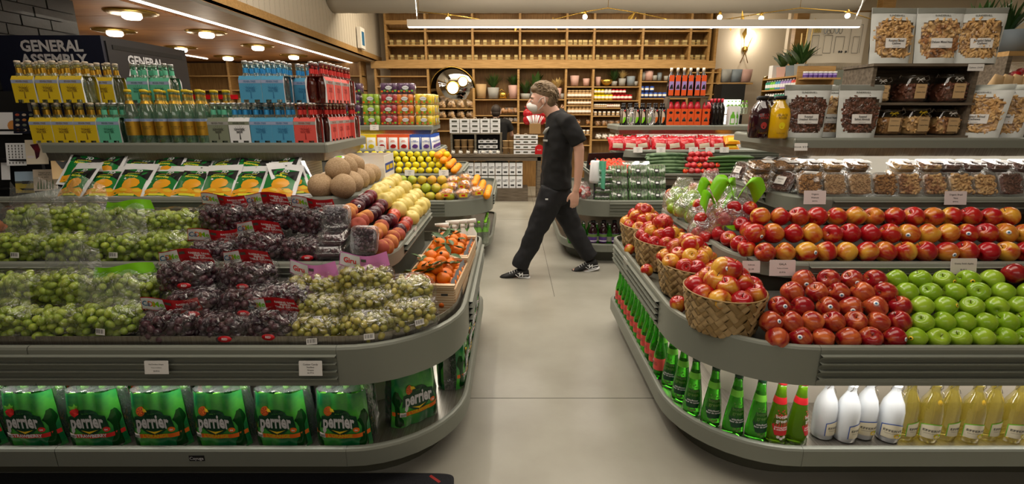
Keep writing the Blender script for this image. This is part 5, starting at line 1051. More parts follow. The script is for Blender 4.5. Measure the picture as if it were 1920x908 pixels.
for i, u in enumerate([1697, 1735, 1774, 1813, 1852, 1891, 1930]): put(LY, f'{ORD[i]} yellow swing-top lemonade bottle counting away from the milky bottles', 'bottle', (Y(u, 810, 1.80).x, 1.80 + (.0 if i % 2 else .015), ZB), (.45 if i % 2 == 0 else -.1) + R.uniform(-.15, .15), 1, 'yellow swing-top lemonade bottles')
# ================================================================== NUT POUCHES, JARS, JUICE ON THE RIGHT TOP SHELF
def pouch(m, curved, seed, words, nut_r=.011, n=150):
    w_, h_ = .26, .285; r = random.Random(seed); win = lambda x, z: ((x / (w_ * .43)) ** 4 + ((z - .125) / .098) ** 4) < 1
    def B(x, z, s_=1, o=0):
        u = max(-1, min(1, x / (w_ / 2))); t = max(0, min(1, z / h_)); d = (.042 * (1 - t * .5) * (1 - u * u) ** .6 * (1 if t < .78 else max(0, (1 - t) / .22) ** .5 * .8 + .05) + .002) + .003 * hnoise(x, z + seed, s_, 26)
        return (x * (.84 + .16 * t), -s_ * (d + o), z)
    b = MB(); nu, nv = 26, 30
    for sg in (1, -1):
        vs = [B((i / nu - .5) * w_, j / nv * h_, sg) for j in range(nv + 1) for i in range(nu + 1)]; fo, fw = [], []
        for j in range(nv):
            for i in range(nu):
                x, z = ((i + .5) / nu - .5) * w_, (j + .5) / nv * h_; f = (j * (nu + 1) + i, j * (nu + 1) + i + 1, (j + 1) * (nu + 1) + i + 1, (j + 1) * (nu + 1) + i)
                (fw if sg == 1 and win(x, z) else fo).append(f)
        b.add(vs, fo, 'pouch_matte' if sg == 1 else 'pouch'); 
        if fw: b.add(vs, fw, 'film')
    nb = MB(); nb.grid(lambda u, v: B((u - .5) * w_ * .9, .02 + v * .215, 1, -.012), 10, 10, m)
    k = 0
    while k < n:
        x, z = r.uniform(-.115, .115), r.uniform(.022, .228)
        if not win(x * 1.02, z): continue
        k += 1; p = B(x, z, 1, -.007); M = TR(p, (r.uniform(-.8, .8), r.uniform(0, 6), r.uniform(-.8, .8)))
        if curved: q = nut_r * 1.35 * r.uniform(.85, 1.15); nb.tube([(-q, 0, q * .5), (-q * .5, 0, -q * .15), (q * .4, 0, -q * .2), (q, 0, q * .4)], [q * .25, q * .45, q * .48, q * .2], m, 6, M=M)
        else: nb.sph((0, 0, 0), (nut_r * 1.3, nut_r * .6, nut_r * .8), m, 7, 5, M=M)
    # printed strip above the window and top seal
    pr = MB().text('SUNDERHILL', .013, 'sage_dark', fn=lambda x, z: B(x, z + .243, 1, .002), bold=.01, width=.085); pr.grid(lambda u, v: B((u - .5) * w_ * .985, .256 + v * .028, 1, .0016), 12, 2, 'pouch')
    lb = MB().grid(lambda u, v: B((u - .5) * .125, .078 + v * .05, 1, .004), 10, 3, 'paper'); lb.text(words, .0155, 'ink', fn=lambda x, z: B(x, z + .108, 1, .0055), bold=.015); lb.text('NET WT 500 G', .006, 'ink', fn=lambda x, z: B(x, z + .085, 1, .0055))
    return T('nut_pouch', b, kids=[T('contents', nb, kind='stuff'), T('printed_band', pr), T('label', lb)])
PO = [pouch('cashew', True, 1, 'Roasted Salted\nCashews', .012), pouch('mixednut', False, 2, 'Deluxe Mixed Nuts', .0125), pouch('cashew', True, 3, 'Roasted Salted\nCashews', .012), pouch('almond', False, 4, 'Roasted\nUnsalted Almonds', .011), pouch('mixednut', False, 5, 'Mixed Nuts', .011), pouch('almond', False, 6, 'Roasted\nSalted Almonds', .011)]
zs = 1.345
def pp(k, u, y_, z_, rz, label, s_=1, tilt=-.03): put(PO[k], label, 'pouch', (Y(u, 200, y_).x, y_, z_), (tilt, 0, rz), s_, 'clear-window nut pouches')
pp(3, 1512, 2.86, zs, .0, 'almond pouch standing next to the yellow juice', 1.0)
pp(4, 1556, 2.96, zs, -.15, 'nut pouch half hidden between the two almond pouches', 1.0)
pp(5, 1612, 2.86, zs, .05, 'almond pouch standing against the jar shelf', 1.0)
# wooden jar shelf
x0, x1 = Y(1612, 200, 2.95).x, Y(1802, 255, 2.86).x; zt_ = 1.725
sh = put(T('wooden_crate_shelf', MB().box(x0 - .02, x1 + .02, 3.10, 3.115, zs, zt_, 'old_wood')), 'rough dark wooden box shelf holding clip-top nut jars', 'crate shelf')
for a in (x0 - .02, x1): part('side_board', MB().box(a, a + .02, 2.86, 3.10, zs, zt_, 'old_wood'), sh)
for z in (zs, 1.522, zt_): part('shelf_board', MB().box(x0 - .03, x1 + .03, 2.85, 3.115, z, z + .014, 'old_wood'), sh)
def kil(m, n, nr, curved, seed, bow):
    r = random.Random(seed); hw, h_ = .062, .125
    b = MB().srect([(hw * .85, hw * .85, 0), (hw, hw, .01), (hw, hw, h_ * .72), (hw * .8, hw * .8, h_ * .86), (hw * .8, hw * .8, h_ * .9)], 'jar_glass', n=3.4, seg=28)
    nb = MB().srect([(hw * .8, hw * .8, .005), (hw * .86, hw * .86, .015), (hw * .86, hw * .86, h_ * .6), (hw * .6, hw * .6, h_ * .68)], m, n=3.4, seg=20)
    for k in range(n):
        a = r.uniform(0, 6.28); c, s_ = math.cos(a), math.sin(a); q = hw * .87; M = TR((q * math.copysign(abs(c) ** .6, c), q * math.copysign(abs(s_) ** .6, s_), r.uniform(.012, h_ * .64)), (r.uniform(0, 3), r.uniform(0, 3), a))
        if curved: nb.tube([(-nr, 0, nr * .5), (-nr * .5, 0, -nr * .15), (nr * .4, 0, -nr * .2), (nr, 0, nr * .4)], [nr * .3, nr * .5, nr * .5, nr * .2], m, 6, M=M)
        else: nb.sph((0, 0, 0), (nr, nr * .6, nr * .7), m, 7, 5, M=M)
    lb = MB().prism([(-.026, -.032), (.026, -.032), (.026, .032), (-.026, .032)], -.0006, .0006, 'kraft').text('SUNDERHILL', .006, 'ink', M=Matrix.Translation((0, -.0008, .018))).text('Cashew Nuts', .008, 'ink', M=Matrix.Translation((0, -.0008, -.004)), bold=.01)
    cl = MB().tube([(hw * .8 * math.cos(a), hw * .8 * math.sin(a), h_ * .9) for a in [k * .262 for k in range(25)]], .0016, 'steel', 5, lat=(0, 0, 1)).tube([(hw * .8, -.01, h_ * .9), (hw * 1.15, -.012, h_ * .98), (hw * 1.3, -.012, h_ * .84), (hw * 1.05, -.012, h_ * .78)], .0018, 'steel', 5).tube([(-hw * .8, -.01, h_ * .9), (-hw * 1.05, -.012, h_ * 1.0), (-hw * 1.1, -.012, h_ * .86)], .0018, 'steel', 5)
    bw = MB()
    for s_ in (-1, 1): bw.tube([(0, -hw * .86, h_ * .82), (s_ * .014, -hw * .92, h_ * .87), (s_ * .02, -hw * .92, h_ * .81), (0, -hw * .88, h_ * .81), (s_ * .012, -hw * .95, h_ * .72)], .0013, bow, 5)
    return T('clip_top_jar', b, kids=[T('contents', nb, kind='stuff'), T('lid', MB().srect([(hw * .86, hw * .86, h_ * .91), (hw * .88, hw * .88, h_ * .95), (hw * .8, hw * .8, h_)], 'jar_glass', n=2.2, seg=28)), T('label', lb, (.004, -hw - .002, h_ * .4)), T('wire_clasp', cl), T('ribbon', bw)])
KJ = [kil('mixednut', 110, .009, False, 1, 'white'), kil('almond', 90, .011, False, 2, 'white'), kil('almond', 90, .011, True, 3, 'white'), kil('walnut', 100, .009, False, 4, 'yellowcard'), kil('cashew', 90, .011, True, 5, 'yellowcard'), kil('mixednut', 90, .011, True, 6, 'white')]
for i, (k, u, s_) in enumerate([(0, 1640, 1.1), (1, 1707, 1.18), (2, 1778, 1.22)]): put(KJ[k], ['clip-top jar of nuts half hidden behind the almond pouch on the upper board', 'clip-top jar of dark nuts in the middle of the upper board', 'clip-top jar of dark nuts at the end of the upper board'][i], 'jar', (Y(u, 170, 2.93).x, 2.94, 1.537), R.uniform(-.1, .1), s_, 'clip-top nut jars')
for i, (k, u, s_) in enumerate([(3, 1662, 1.15), (4, 1711, 1.2), (5, 1768, 1.15)]): put(KJ[k], ['clip-top jar with yellow ribbon beside the almond pouch on the lower board', 'clip-top cashew jar with yellow ribbon in the middle of the lower board', 'clip-top jar with white ribbon at the end of the lower board'][i], 'jar', (Y(u, 230, 2.92).x, 2.93, 1.36), R.uniform(-.1, .1), s_, 'clip-top nut jars')
for i, (k, u, rz, l_) in enumerate([(0, 1650, .05, 'cashew pouch on top of the wooden jar shelf, nearest the aisle'), (1, 1733, .0, 'mixed nut pouch in the middle on top of the jar shelf'), (2, 1806, -.1, 'cashew pouch at the end on top of the jar shelf')]):
    pp(k, u, 2.93, zt_ + .015, rz, l_, 1.02, -.06)
card((Y(1828, 130, 2.845).x, 2.842, 1.70), .085, .035, [('Cashews  $14.99', .3)], 'small price strip on the edge of the wooden jar shelf', m='paper', rot=(0, 0, 0))
pp(0, 1836, 2.87, zs, -.95, 'narrow cashew pouch turned sideways beside the jar shelf', 1.0)
pp(2, 1880, 2.87, zs, -.8, 'cashew pouch turned sideways at the shelf end', 1.0)
kr = MB(); 
for i in range(4):
    single('kraft_bag', MB().srect([(.035, .03, 0), (.04, .035, .05), (.036, .03, .17), (.03, .006, .24)], 'kraft', n=3, seg=14), f'{ORD[i]} slim brown paper bag behind the sideways pouches', 'bag', (Y(1848 + i * 18, 150, 3.1).x, 3.08, 1.46), (0, .25, 0), 1, 'slim brown paper bags')
single('wire_riser', MB().box(-.16, .16, -.05, .08, 0, .135, 'black'), 'black riser box under the slim paper bags', 'riser', (Y(1872, 200, 3.1).x, 3.09, zs), 0)
bw = single('tall_case', MB().box(-.4, .5, -.1, .35, 0, 1.32, 'sage_dark').box(-.4, .5, -.1, .35, 1.84, 1.87, 'oak_h').box(-.4, -.37, -.1, .35, 1.32, 1.84, 'old_wood'), 'wooden shelf bay with candy beyond the jar shelf', 'shelving unit', (Y(1890, 150, 3.6).x + .27, 3.6, 0))
for i in range(6):
    put(lumpbag('candy_bag', .15, .12, .1, 'chip_red', i), f'{ORD[i]} bag of red candies at the edge of the shelf bay', 'bag', (Y(1905, 150, 3.52).x + (i % 2) * .16, 3.52, 1.42 + .13 * (i // 2)), 0, 1, 'red candy bags')
for i, (u, m, l_) in enumerate([(1840, 'pot_pink', 'leafy branch in a mauve pot behind the cashew pouches'), (1895, 'pot_blue', 'fir branch in a large grey pot above the shelf bay')]):
    p = Y(u, 104, 3.66); potted((p.x, 3.72, 1.87), .085 + .05 * i, .15, m, 1, .3, l_, 20 + i, 'leaf', n=60, wd=.008 + .012 * (1 - i), sq=False)
def juice(m, words):
    b = MB().lathe([(.05, 0), (.058, .008), (.058, .12), (.05, .155), (.026, .19), (.024, .205)], m, 24, M=Matrix.Diagonal((1, .9, 1, 1)))
    l = MB(); S = lambda x, z: (.0588 * math.sin(x / .0588), -.0530 * math.cos(x / .0588), z)
    l.text(words, .017, 'brownprint' if m == 'juice_yellow' else 'redprint', fn=lambda x, z: S(x, z + .115), bold=.01); l.add([S(.016 * math.cos(k * .5), .068 + .018 * math.sin(k * .5)) for k in range(12)], [tuple(range(12))], 'lemon' if m == 'juice_yellow' else 'redprint', False)
    l.text('PURE JUICE', .009, 'brownprint', fn=lambda x, z: S(x, z + .028))
    return T('juice_bottle', b, kids=[T('label', l), T('cap', MB().lathe([(.027, .203), (.028, .222)], 'black', 18)), T('glass_shoulder', MB().lathe([(.0505, .158), (.0268, .191), (.0248, .202)], 'jar_glass', 20, cap=False))])
JY, JD = juice('juice_yellow', 'BLACK\nRIVER'), juice('juice_dark', 'BLACK\nRIVER')
for i, (t, u, y_, l_) in enumerate([(JD, 1427, 2.87, 'dark cherry juice bottle at the corner of the top shelf'), (JY, 1460, 2.84, 'yellow lemon juice bottle with black cap beside the almond pouch'), (JD, 1437, 2.98, 'dark juice bottle behind the yellow one'), (JY, 1478, 2.98, 'yellow juice bottle behind the almond pouch'), (JD, 1424, 3.1, 'dark juice bottle at the back of the aisle side'), (JY, 1455, 3.12, 'yellow juice bottle at the back')]):
    put(t, l_, 'bottle', (Y(u, 220, y_).x, y_, zs), R.uniform(-.1, .1), 1.02, 'large juice bottles')
# ================================================================== CITRUS CASE (behind grapes)
def canpack(m):
    b = MB()
    for i in range(3):
        for j in range(2): b.lathe([(.026, 0), (.032, .006), (.032, .104), (.027, .114), (.026, .112)], m, 12, M=Matrix.Translation(((i - 1) * .065, (j - .5) * .065, 0)))
    l = MB(); l.add([(x, -.0668, z) for x, z in [(-.04, .068), (-.022, .082), (0, .088), (.022, .082), (.04, .068), (.03, .05), (0, .042), (-.03, .05)]], [tuple(range(8))], 'bagwhite', False).text('SANPELLEGRINO', .009, 'ink', M=Matrix.Translation((0, -.0675, .064)), bold=.01, width=.06)
    for k in range(6): l.add([(x, -.0666, z) for x, z in ell((-.075 + k * .03), .025 + .008 * (k % 2), .013, .011, 10)], [tuple(range(10))], 'cap_green' if k % 2 else 'orangeband', False)
    w_ = MB().srect([(.1, .067, 0), (.1, .067, .1), (.09, .06, .116)], 'film_stiff', n=8, seg=24)
    return T('can_pack', b, kids=[T('label', l), T('film_wrap', w_)])
CP2 = {m: canpack(m) for m in ('lime_can', 'can_red', 'can_orange', 'can_yellow', 'can_purple')}
ZT = 1.319
for ci, (u, m, lays) in enumerate([(665, 'can_purple', 3), (700, 'lime_can', 3), (732, 'can_red', 2), (763, 'can_orange', 3), (797, 'can_yellow', 3)]):
    for k in range(lays):
        put(CP2[m], f'{m.replace("can_", "").replace("_can", "")} six-can pack, {["bottom", "middle", "top"][k]} of its stack on the citrus case', 'can pack', (Y(u, 230, 5.95).x, 5.945, ZT + .117 * k), 0, 1, 'fruit drink can packs')
for k in range(3):
    for j in range(2): put(CP2['can_yellow'], f'yellow can pack turned to the aisle, {["bottom", "middle", "top"][k]} layer, {["near", "far"][j]} one', 'can pack', (-.955, 6.05 + .21 * j, ZT + .117 * k), rad(90), 1, 'fruit drink can packs')
for i, (u, m, z_, l_) in enumerate([(665, 'can_purple', 3, 'dark purple can pack on top of the purple stack'), (732, 'can_red', 2, 'red can pack topping the red stack'), (763, 'can_purple', 3, 'dark can pack on top of the orange stack'), (732, 'can_purple', 3, 'dark can pack above the red stack')]):
    put(CP2[m], l_, 'can pack', (Y(u, 180, 5.95).x, 5.945, ZT + .117 * z_), 0, 1, 'fruit drink can packs')
def minipouch(m, fm, words):
    b = MB(); w_, h_ = .12, .175
    B = lambda x, z, o=0: (x, -.018 * max(0, 1 - (x / .06) ** 2) * math.sin(math.pi * min(1, z / h_ * 1.1 + .05)) - o, z)
    b.grid(lambda u, v: B((u - .5) * w_, v * h_), 8, 8, m); b.grid(lambda u, v: (lambda p: (p[0], -p[1], p[2]))(B((u - .5) * w_, v * h_)), 4, 4, m)
    b.grid(lambda u, v: B((u - .5) * w_ * .82, .012 + v * .13, .002), 6, 6, 'bagwhite')
    b.add([B(x, z, .005) for x, z in ell(.005, .045, .03, .022, 14)], [tuple(range(14))], fm, False); b.add([B(x, z, .006) for x, z in ell(-.012, .04, .018, .014, 12)], [tuple(range(12))], fm, False)
    b.text(words, .014, m, fn=lambda x, z: B(x, z + .1, .004), bold=.02)
    return T('fruit_pouch', b)
MP = {'yellow': minipouch('can_yellow', 'lemon', 'DRIED\nPINEAPPLE'), 'red': minipouch('winebox', 'chip_red', 'DRIED\nMANGO'), 'blue': minipouch('deepblue', 'purple', 'WILD\nBLUEBERRIES')}
for i, (u, k) in enumerate([(656, 'yellow'), (677, 'yellow'), (696, 'yellow'), (716, 'red'), (737, 'red'), (757, 'red'), (778, 'blue'), (799, 'blue')]):
    for j in range(2): put(MP[k], f'{ORD[i]} dried fruit pouch from the tonic side, {["front", "rear"][j]} row, {k}', 'pouch', (Y(u, 265, 5.7).x + .01 * j, 5.69 + .07 * j, 1.055), (rad(-7), 0, 0), 1, 'dried fruit pouches')
for i in range(5): put(MP['blue'], f'{ORD[i]} blue dried fruit pouch turned toward the aisle', 'pouch', (-.88 + (0 if i < 3 else .0), 5.72 + i * .09, 1.055), (rad(-5), 0, rad(70)), 1, 'blue pouches facing the aisle')
lem = fruitT('lemon', 'lemon', .034, 1.05, -.12, None, False); org = fruitT('orange', 'orange', .036, .95, .08, None, False); gfr = fruitT('grapefruit', 'grapefruit', .05, .92, .08, None, False)
liner(-2.9, -.62, 5.26, .842, 5.56, .94, 'sloped_liner', 'dark sloped liner under the lemons')
for r_, (y_, z_) in enumerate([(5.215, .885), (5.275, .935), (5.335, .985), (5.395, 1.035)]):
    xa, xb = Y(832, 310, y_).x, Y(648, 310, y_).x
    arow('lemon', xa + (r_ % 2) * .035, xb, y_, z_, f'lemon in the {["bottom", "second", "third", "top"][r_]} row of the lemon slope', 'lemons on the citrus case', .076, T_=lem, cat='lemon')
    for k in range(7): put(org, f'{ORD[k]} orange from the front in the {["outer", "second", "third", "inner"][r_]} row beside the lemons', 'orange', (-.60 - r_ * .058, 5.215 + k * .073 + r_ * .02, .885 + r_ * .05), rrot(), 1, 'oranges beside the lemons')
liner(-1.6, -.55, 4.94, .617, 5.14, .78, 'sloped_liner', 'dark sloped liner under the grapefruit')
for r_, (y_, z_) in enumerate([(4.885, .668), (4.955, .74), (5.025, .81)]):
    for k in range(5): put(gfr, f'{ORD[k]} grapefruit from the net bags in the {["bottom", "middle", "top"][r_]} row', 'grapefruit', (Y(843 - r_ * 7 - k * 18.5, 350, y_).x, y_, z_), rrot(), 1, 'grapefruit on the citrus case')
    for k in range(5): put(org, f'{ORD[k]} orange of the {["bottom", "middle", "top"][r_]} row behind the pale pears', 'orange', (Y(745 - r_ * 9 - k * 13, 350, y_).x, y_, z_ - .01), rrot(), 1, 'oranges behind the pears')
for r_ in range(3):
    for k in range(8): put(org, f'{ORD[k]} orange along the aisle in the {["outer", "middle", "inner"][r_]} aisle row of the citrus case', 'orange', (-.255 - r_ * .066, 5.02 + k * .074 + r_ * .02, .655 + r_ * .055), rrot(), 1.02, 'oranges along the aisle')
def netbag(seed):
    r = random.Random(seed); b = MB()
    for i in range(9): b.sph((r.uniform(-.05, .05), r.uniform(-.03, .03), .03 + .022 * (i // 3) + r.uniform(-.005, .005)), .03, 'orange', 10, 6)
    return T('net_bag', b, kids=[T('film_wrap', MB().sph((0, 0, .05), (.10, .075, .06), 'film_bag', 18, 10)), T('label', MB().box(-.045, .045, -.077, -.075, .02, .06, 'yellowcard').box(-.02, .02, -.0775, -.077, .03, .05, 'strawred'))])
NB_ = netbag(1)
for i, (u, v, y_) in enumerate([(868, 362, 4.90), (846, 350, 4.98), (872, 346, 5.0), (893, 358, 4.95), (850, 338, 5.08), (873, 334, 5.1), (838, 362, 4.9)]):
    p = Y(u, v, y_); put(NB_, f'{ORD[i]} yellow-labelled net bag of mandarins between grapefruit and loose oranges', 'net bag', (p.x, p.y, p.z - .05), R.uniform(-.5, .5), .9, 'net bags of mandarins')
wat = T('water_bottle', MB().lathe([(.03, 0), (.033, .01), (.033, .14), (.014, .19), (.013, .21)], 'bottle_clear', 14), kids=[T('cap', MB().lathe([(.015, .208), (.015, .23)], 'limegreen', 12)), T('neck_band', MB().lathe([(.0335, .12), (.022, .165)], 'limegreen', 12, cap=False))])
for i in range(14):
    a = i * .13; 
    x, y_ = (-.27, 5.35 - i * .08) if i < 6 else ((-.29 - .045 * (i - 5)), 4.93 - .012 * (i - 6) - (.02 if i > 8 else 0))
    put(wat, f'{ORD[i]} clear water bottle with lime green cap from the far end under the citrus case', 'bottle', (x, y_, ZB), 0, 1, 'clear water bottles with lime caps')
# ================================================================== TOMATO AND CUCUMBER CASE
vin = T('oil_bottle', MB().lathe([(.035, 0), (.037, .01), (.037, .19), (.03, .22)], 'wine_glass', 4, M=Matrix.Rotation(rad(45), 4, 'Z')).lathe([(.03, .22), (.013, .25), (.013, .29)], 'wine_glass', 12), kids=[T('label', MB().add([(-.02 + .04 * (1 - math.cos(k * math.pi / 10) * 0), 0, 0) for k in range(1)] * 3, [], 'card') if 0 else MB().add([(-.022, -.0268, .03)] + [(-.022 + .042 * math.sin(k * math.pi / 10), -.0268, .11 - .08 * math.cos(k * math.pi / 10)) for k in range(11)], [tuple(range(12))], 'card', False).add([(-.022 + .042 * math.sin(k * math.pi / 10) - (.012 if 1 else 0) * (k in ()) , -.0274, .11 - .08 * math.cos(k * math.pi / 10)) for k in range(0, 6)] + [(-.01, -.0274, .11)], [tuple(range(7))], 'limegreen', False)), T('neck_seal', MB().lathe([(.014, .26), (.014, .29)], 'black', 10)), T('red_seal', MB().box(-.004, .012, -.0285, -.027, .185, .205, 'strawred'))])
vin2 = T('oil_bottle', vin.me, kids=[T('label', MB().add([(-.022, -.0268, .03)] + [(-.022 + .042 * math.sin(k * math.pi / 10), -.0268, .11 - .08 * math.cos(k * math.pi / 10)) for k in range(11)], [tuple(range(12))], 'card', False).add([(-.01, -.0274, .03)] + [(-.022 + .042 * math.sin(k * math.pi / 10), -.0274, .11 - .08 * math.cos(k * math.pi / 10)) for k in range(2, 6)] + [(-.01, -.0274, .11)], [tuple(range(6))], 'orangeband', False))] + vin.kids[1:])
for i, u in enumerate([1170, 1182, 1194, 1206, 1218, 1230, 1243, 1254]):
    for j in range(2): put(vin if i < 5 else vin2, f'{ORD[i]} black oil bottle with half-moon label from the shelf end, {["front", "rear"][j]} row', 'bottle', (Y(u, 210, 5.95).x, 5.94 + .1 * j, ZT), 0, .86, 'black oil bottles with half-moon labels')
for k in range(2):
    u = (1184, 1222)[k]; single('tied_bag', MB().sph((0, 0, .08), (.05, .03, .08), 'film_bag', 14, 9).lathe([(.012, .15), (.03, .2)], 'film_bag', 10), f'{ORD[k]} clear gift bag tied over the black oil bottles', 'bag', (Y(u, 210, 5.87).x, 5.87, ZT), 0, 1, 'tied clear gift bags')
def winebottle(boxed, capm='cap_red'):
    b = MB().lathe([(.034, 0), (.037, .008), (.037, .19), (.03, .22), (.0145, .25), (.0135, .3)], 'wine_glass', 14); k = [T('cap', MB().lathe([(.015, .26), (.015, .305)], capm, 12))]
    if boxed == 'low':
        b = MB().box(-.043, .043, -.043, .043, 0, .2, 'winebox').add([(x, -.0435, z) for x, z in ell(0, .155, .022, .016, 12)], [tuple(range(12))], 'black', False).add([(x, -.0435, z) for x, z in [(-.025, .05), (.028, .05), (.02, .075), (.005, .105), (-.012, .08)]], [(0, 1, 2, 3, 4)], 'sage_dark', False).box(-.02, .022, -.044, -.0434, .055, .07, 'black')
        k = [T('bottle_top', MB().lathe([(.041, ZB), (.038, .23), (.018, .285)], 'cap_red', 14)), T('cap', MB().lathe([(.016, .283), (.016, .305)], 'black', 12))]
    if boxed == 'tall': k.append(T('label', MB().add([(x, -.0385, z) for x, z in [(-.027, .01), (.027, .01), (.027, .225), (-.027, .225)]], [(0, 1, 2, 3)], 'winebox', False).add([(x, -.039, z) for x, z in [(-.024, .07), (.024, .07), (.024, .16), (-.024, .16)]], [(0, 1, 2, 3)], 'purple_pale', False).add([(x, -.0395, z) for x, z in [(-.02, .08), (.022, .08), (.01, .13), (-.005, .12)]], [(0, 1, 2, 3)], 'black', False)))
    return T('wine_bottle', b, kids=k)
W1, W2, W3 = winebottle('low'), winebottle('tall', 'card'), winebottle(None)
for i in range(5): put(W1, f'{ORD[i]} orange boxed bottle with red top in the lower row', 'bottle', (Y(1256 + i * 12.6, 210, 5.93).x, 5.93, ZT), 0, .93, 'orange boxed bottles')
for i in range(3): put(W1, f'{ORD[i]} orange boxed bottle of the separate group beside dark wine', 'bottle', (Y(1322 + i * 5, 210, 5.93 + i * .09).x, 5.93 + i * .09, ZT), 0, .93, 'orange boxed bottles')
for i in range(4): put(W3, f'{ORD[i]} dark wine bottle with red capsule beside the green gin carton', 'bottle', (Y(1338 + (i % 3) * 7, 210, 5.93).x, 5.92 + (i // 3) * .1, ZT), 0, .98, 'dark wine bottles with red capsules')
shw = put(T('glass_riser', MB().box(Y(1250, 180, 6).x, Y(1322, 180, 6).x, 5.88, 6.06, 1.628, 1.640, 'steel')), 'steel and glass riser holding tall orange-labelled bottles', 'riser')
for u in (1248, 1318): part('side_panel', MB().box(Y(u, 180, 6).x, Y(u, 180, 6).x + .02, 5.9, 6.06, ZT, 1.628, 'steel'), shw)
for i in range(6): put(W2, f'{ORD[i]} tall dark bottle with orange label on the glass riser', 'bottle', (Y([1257, 1269, 1281, 1293, 1306, 1317][i], 160, 5.95).x, 5.95, 1.641), 0, 1.02, 'tall orange-labelled bottles')
gin = MB().box(-.045, .045, -.045, .045, 0, .24, 'bagwhite').prism([(-.03, .015), (.03, .015), (.03, .12), (.012, .15), (.012, .17), (-.012, .17), (-.012, .15), (-.03, .12)], -.047, -.0455, 'cap_green').prism([(-.02, .03), (.02, .03), (.02, .09), (-.02, .09)], -.0485, -.0475, 'bagwhite')
for i in range(2): put(T('gift_carton', gin), ['white gift carton with green bottle picture at the shelf end', 'second white gift carton with green bottle picture behind the first'][i], 'carton', (Y(1371 + i * 13, 220, 5.92).x, 5.92 + .1 * i, ZT), 0, .9)
chip = MB()
def chipbag(m, seed):
    b = MB(); w_, h_ = .19, .16
    F = lambda sg: (lambda u, v: ((u - .5) * w_ * (1 - .05 * math.sin(v * 3.1)), sg * (.045 * (1 - (2 * u - 1) ** 4) * math.sin(math.pi * v) ** .6 + .006 * hnoise(u * 3, v * 3 + seed, sg, 1.5)), v * h_ + .008 * math.sin(u * 25 + seed) * (v > .9)))
    b.grid(F(-1), 14, 10, m); b.grid(F(1), 8, 6, m)
    return T('snack_bag', b, kids=[T('label', MB().grid(lambda u, v: (lambda p: (p[0], p[1] - .002, p[2]))(F(-1)(.2 + .6 * u, .12 + .3 * v)), 6, 3, 'card' if m == 'chip_red' else 'yellowcard'))])
CB = [chipbag('chip_red', k) for k in range(3)]; CO = chipbag('chip_orange', 9)
for i, u in enumerate([1158, 1182, 1206, 1238, 1266, 1294, 1322, 1348]):
    for j in range(2): put(CB[(i + j) % 3], f'{ORD[i]} red snack bag from the aisle, {["front", "rear"][j]} row', 'snack bag', (Y(u, 265, 5.7).x + .03 * j, 5.69 + .1 * j, 1.055 + .01 * j), (rad(-28), R.uniform(-.2, ZB), R.uniform(-.2, .2)), 1, 'red snack bags')
for i in range(4): put(CO, f'{["lower", "upper"][i // 2]} orange snack bag in the {["front", "rear"][i % 2]} of the pile', 'snack bag', (Y(1374, 265, 5.7).x, 5.68 + .09 * (i % 2), 1.055 + .07 * (i // 2)), (rad(-60), 0, 0), .95, 'orange snack bags')
tom = fruitT('tomato', 'tomato', .032, .85, .2, None, False); tomk = T('tomato', tom.me, kids=[T('calyx', MB().add([(0, 0, .024)] + [(.016 * math.cos(k * .628) * (1 if k % 2 else .35), .016 * math.sin(k * .628) * (1 if k % 2 else .35), .027) for k in range(10)], [(0, k + 1, (k + 1) % 10 + 1) for k in range(10)], 'leaf'))])
tom2 = fruitT('tomato', 'tomato_pink', .043, .85, .2, None, False)
tr = single('tomato_tray', MB().box(-.21, .21, -.17, .17, 0, .012, 'black').box(-.21, .21, -.17, -.16, 0, .05, 'black').box(-.21, -.2, -.17, .17, 0, .05, 'black').box(.2, .21, -.17, .17, 0, .05, 'black').box(-.21, .21, .16, .17, 0, .16, 'black'), 'black tray of red vine tomatoes on the corner of the rear case', 'tray', (1.04, 5.26, .86), (rad(14), 0, rad(20)))
Mt = tr.matrix_basis.copy() if 0 else TR((1.04, 5.26, .86), (rad(14), 0, rad(20))); n = 0
for lay in range(2):
    for i in range(6 - lay):
        for j in range(5 - lay):
            p = Mt @ Vector((-.165 + i * .066 + lay * .033, -.13 + j * .065 + lay * .03, .045 + lay * .045)); put(tomk, f'{ORD[n]} vine tomato of the {["lower", "upper"][lay]} layer in the black tray', 'tomato', p, rrot(.6), 1, 'vine tomatoes in the black tray'); n += 1
    n = 0
# wood-fronted taupe box under the tomatoes
single('tray_riser', MB().box(.86, 4.0, 5.15, 5.165, .74, .852, 'old_wood').box(.86, .875, 5.165, 5.6, .74, .852, 'old_wood'), 'taupe board fronting the tomato tier', 'riser')
cuc = T('cucumber', MB().tube([(-.20, 0, 0), (-.19, 0, 0), (-.1, .004, .002), (0, .005, .004), (.1, .004, .002), (.19, 0, 0), (.205, 0, 0)], [.006, .016, .021, .022, .021, .016, .006], 'zucchini', 12))
cuc2 = T('cucumber', MB().tube([(-.24, 0, 0), (-.23, 0, 0), (-.1, .004, .002), (0, .005, .004), (.1, .004, .002), (.23, 0, 0), (.245, 0, 0)], [.006, .014, .018, .019, .018, .014, .006], 'leaf', 12))
n = 0
for lay in range(6):
    for k in range(3):
        put(cuc, f'{ORD[k]} long dark cucumber in layer {["one", "two", "three", "four", "five", "six"][lay]} of the cucumber stack', 'cucumber', (Y(1248 + (lay % 2) * 5, 300, 5.25).x + R.uniform(-.02, .02), 5.22 + lay * .012 + k * .042, .865 + lay * .034), (0, R.uniform(-.04, .05), R.uniform(-.06, .06)), 1, 'long cucumbers in the stack')
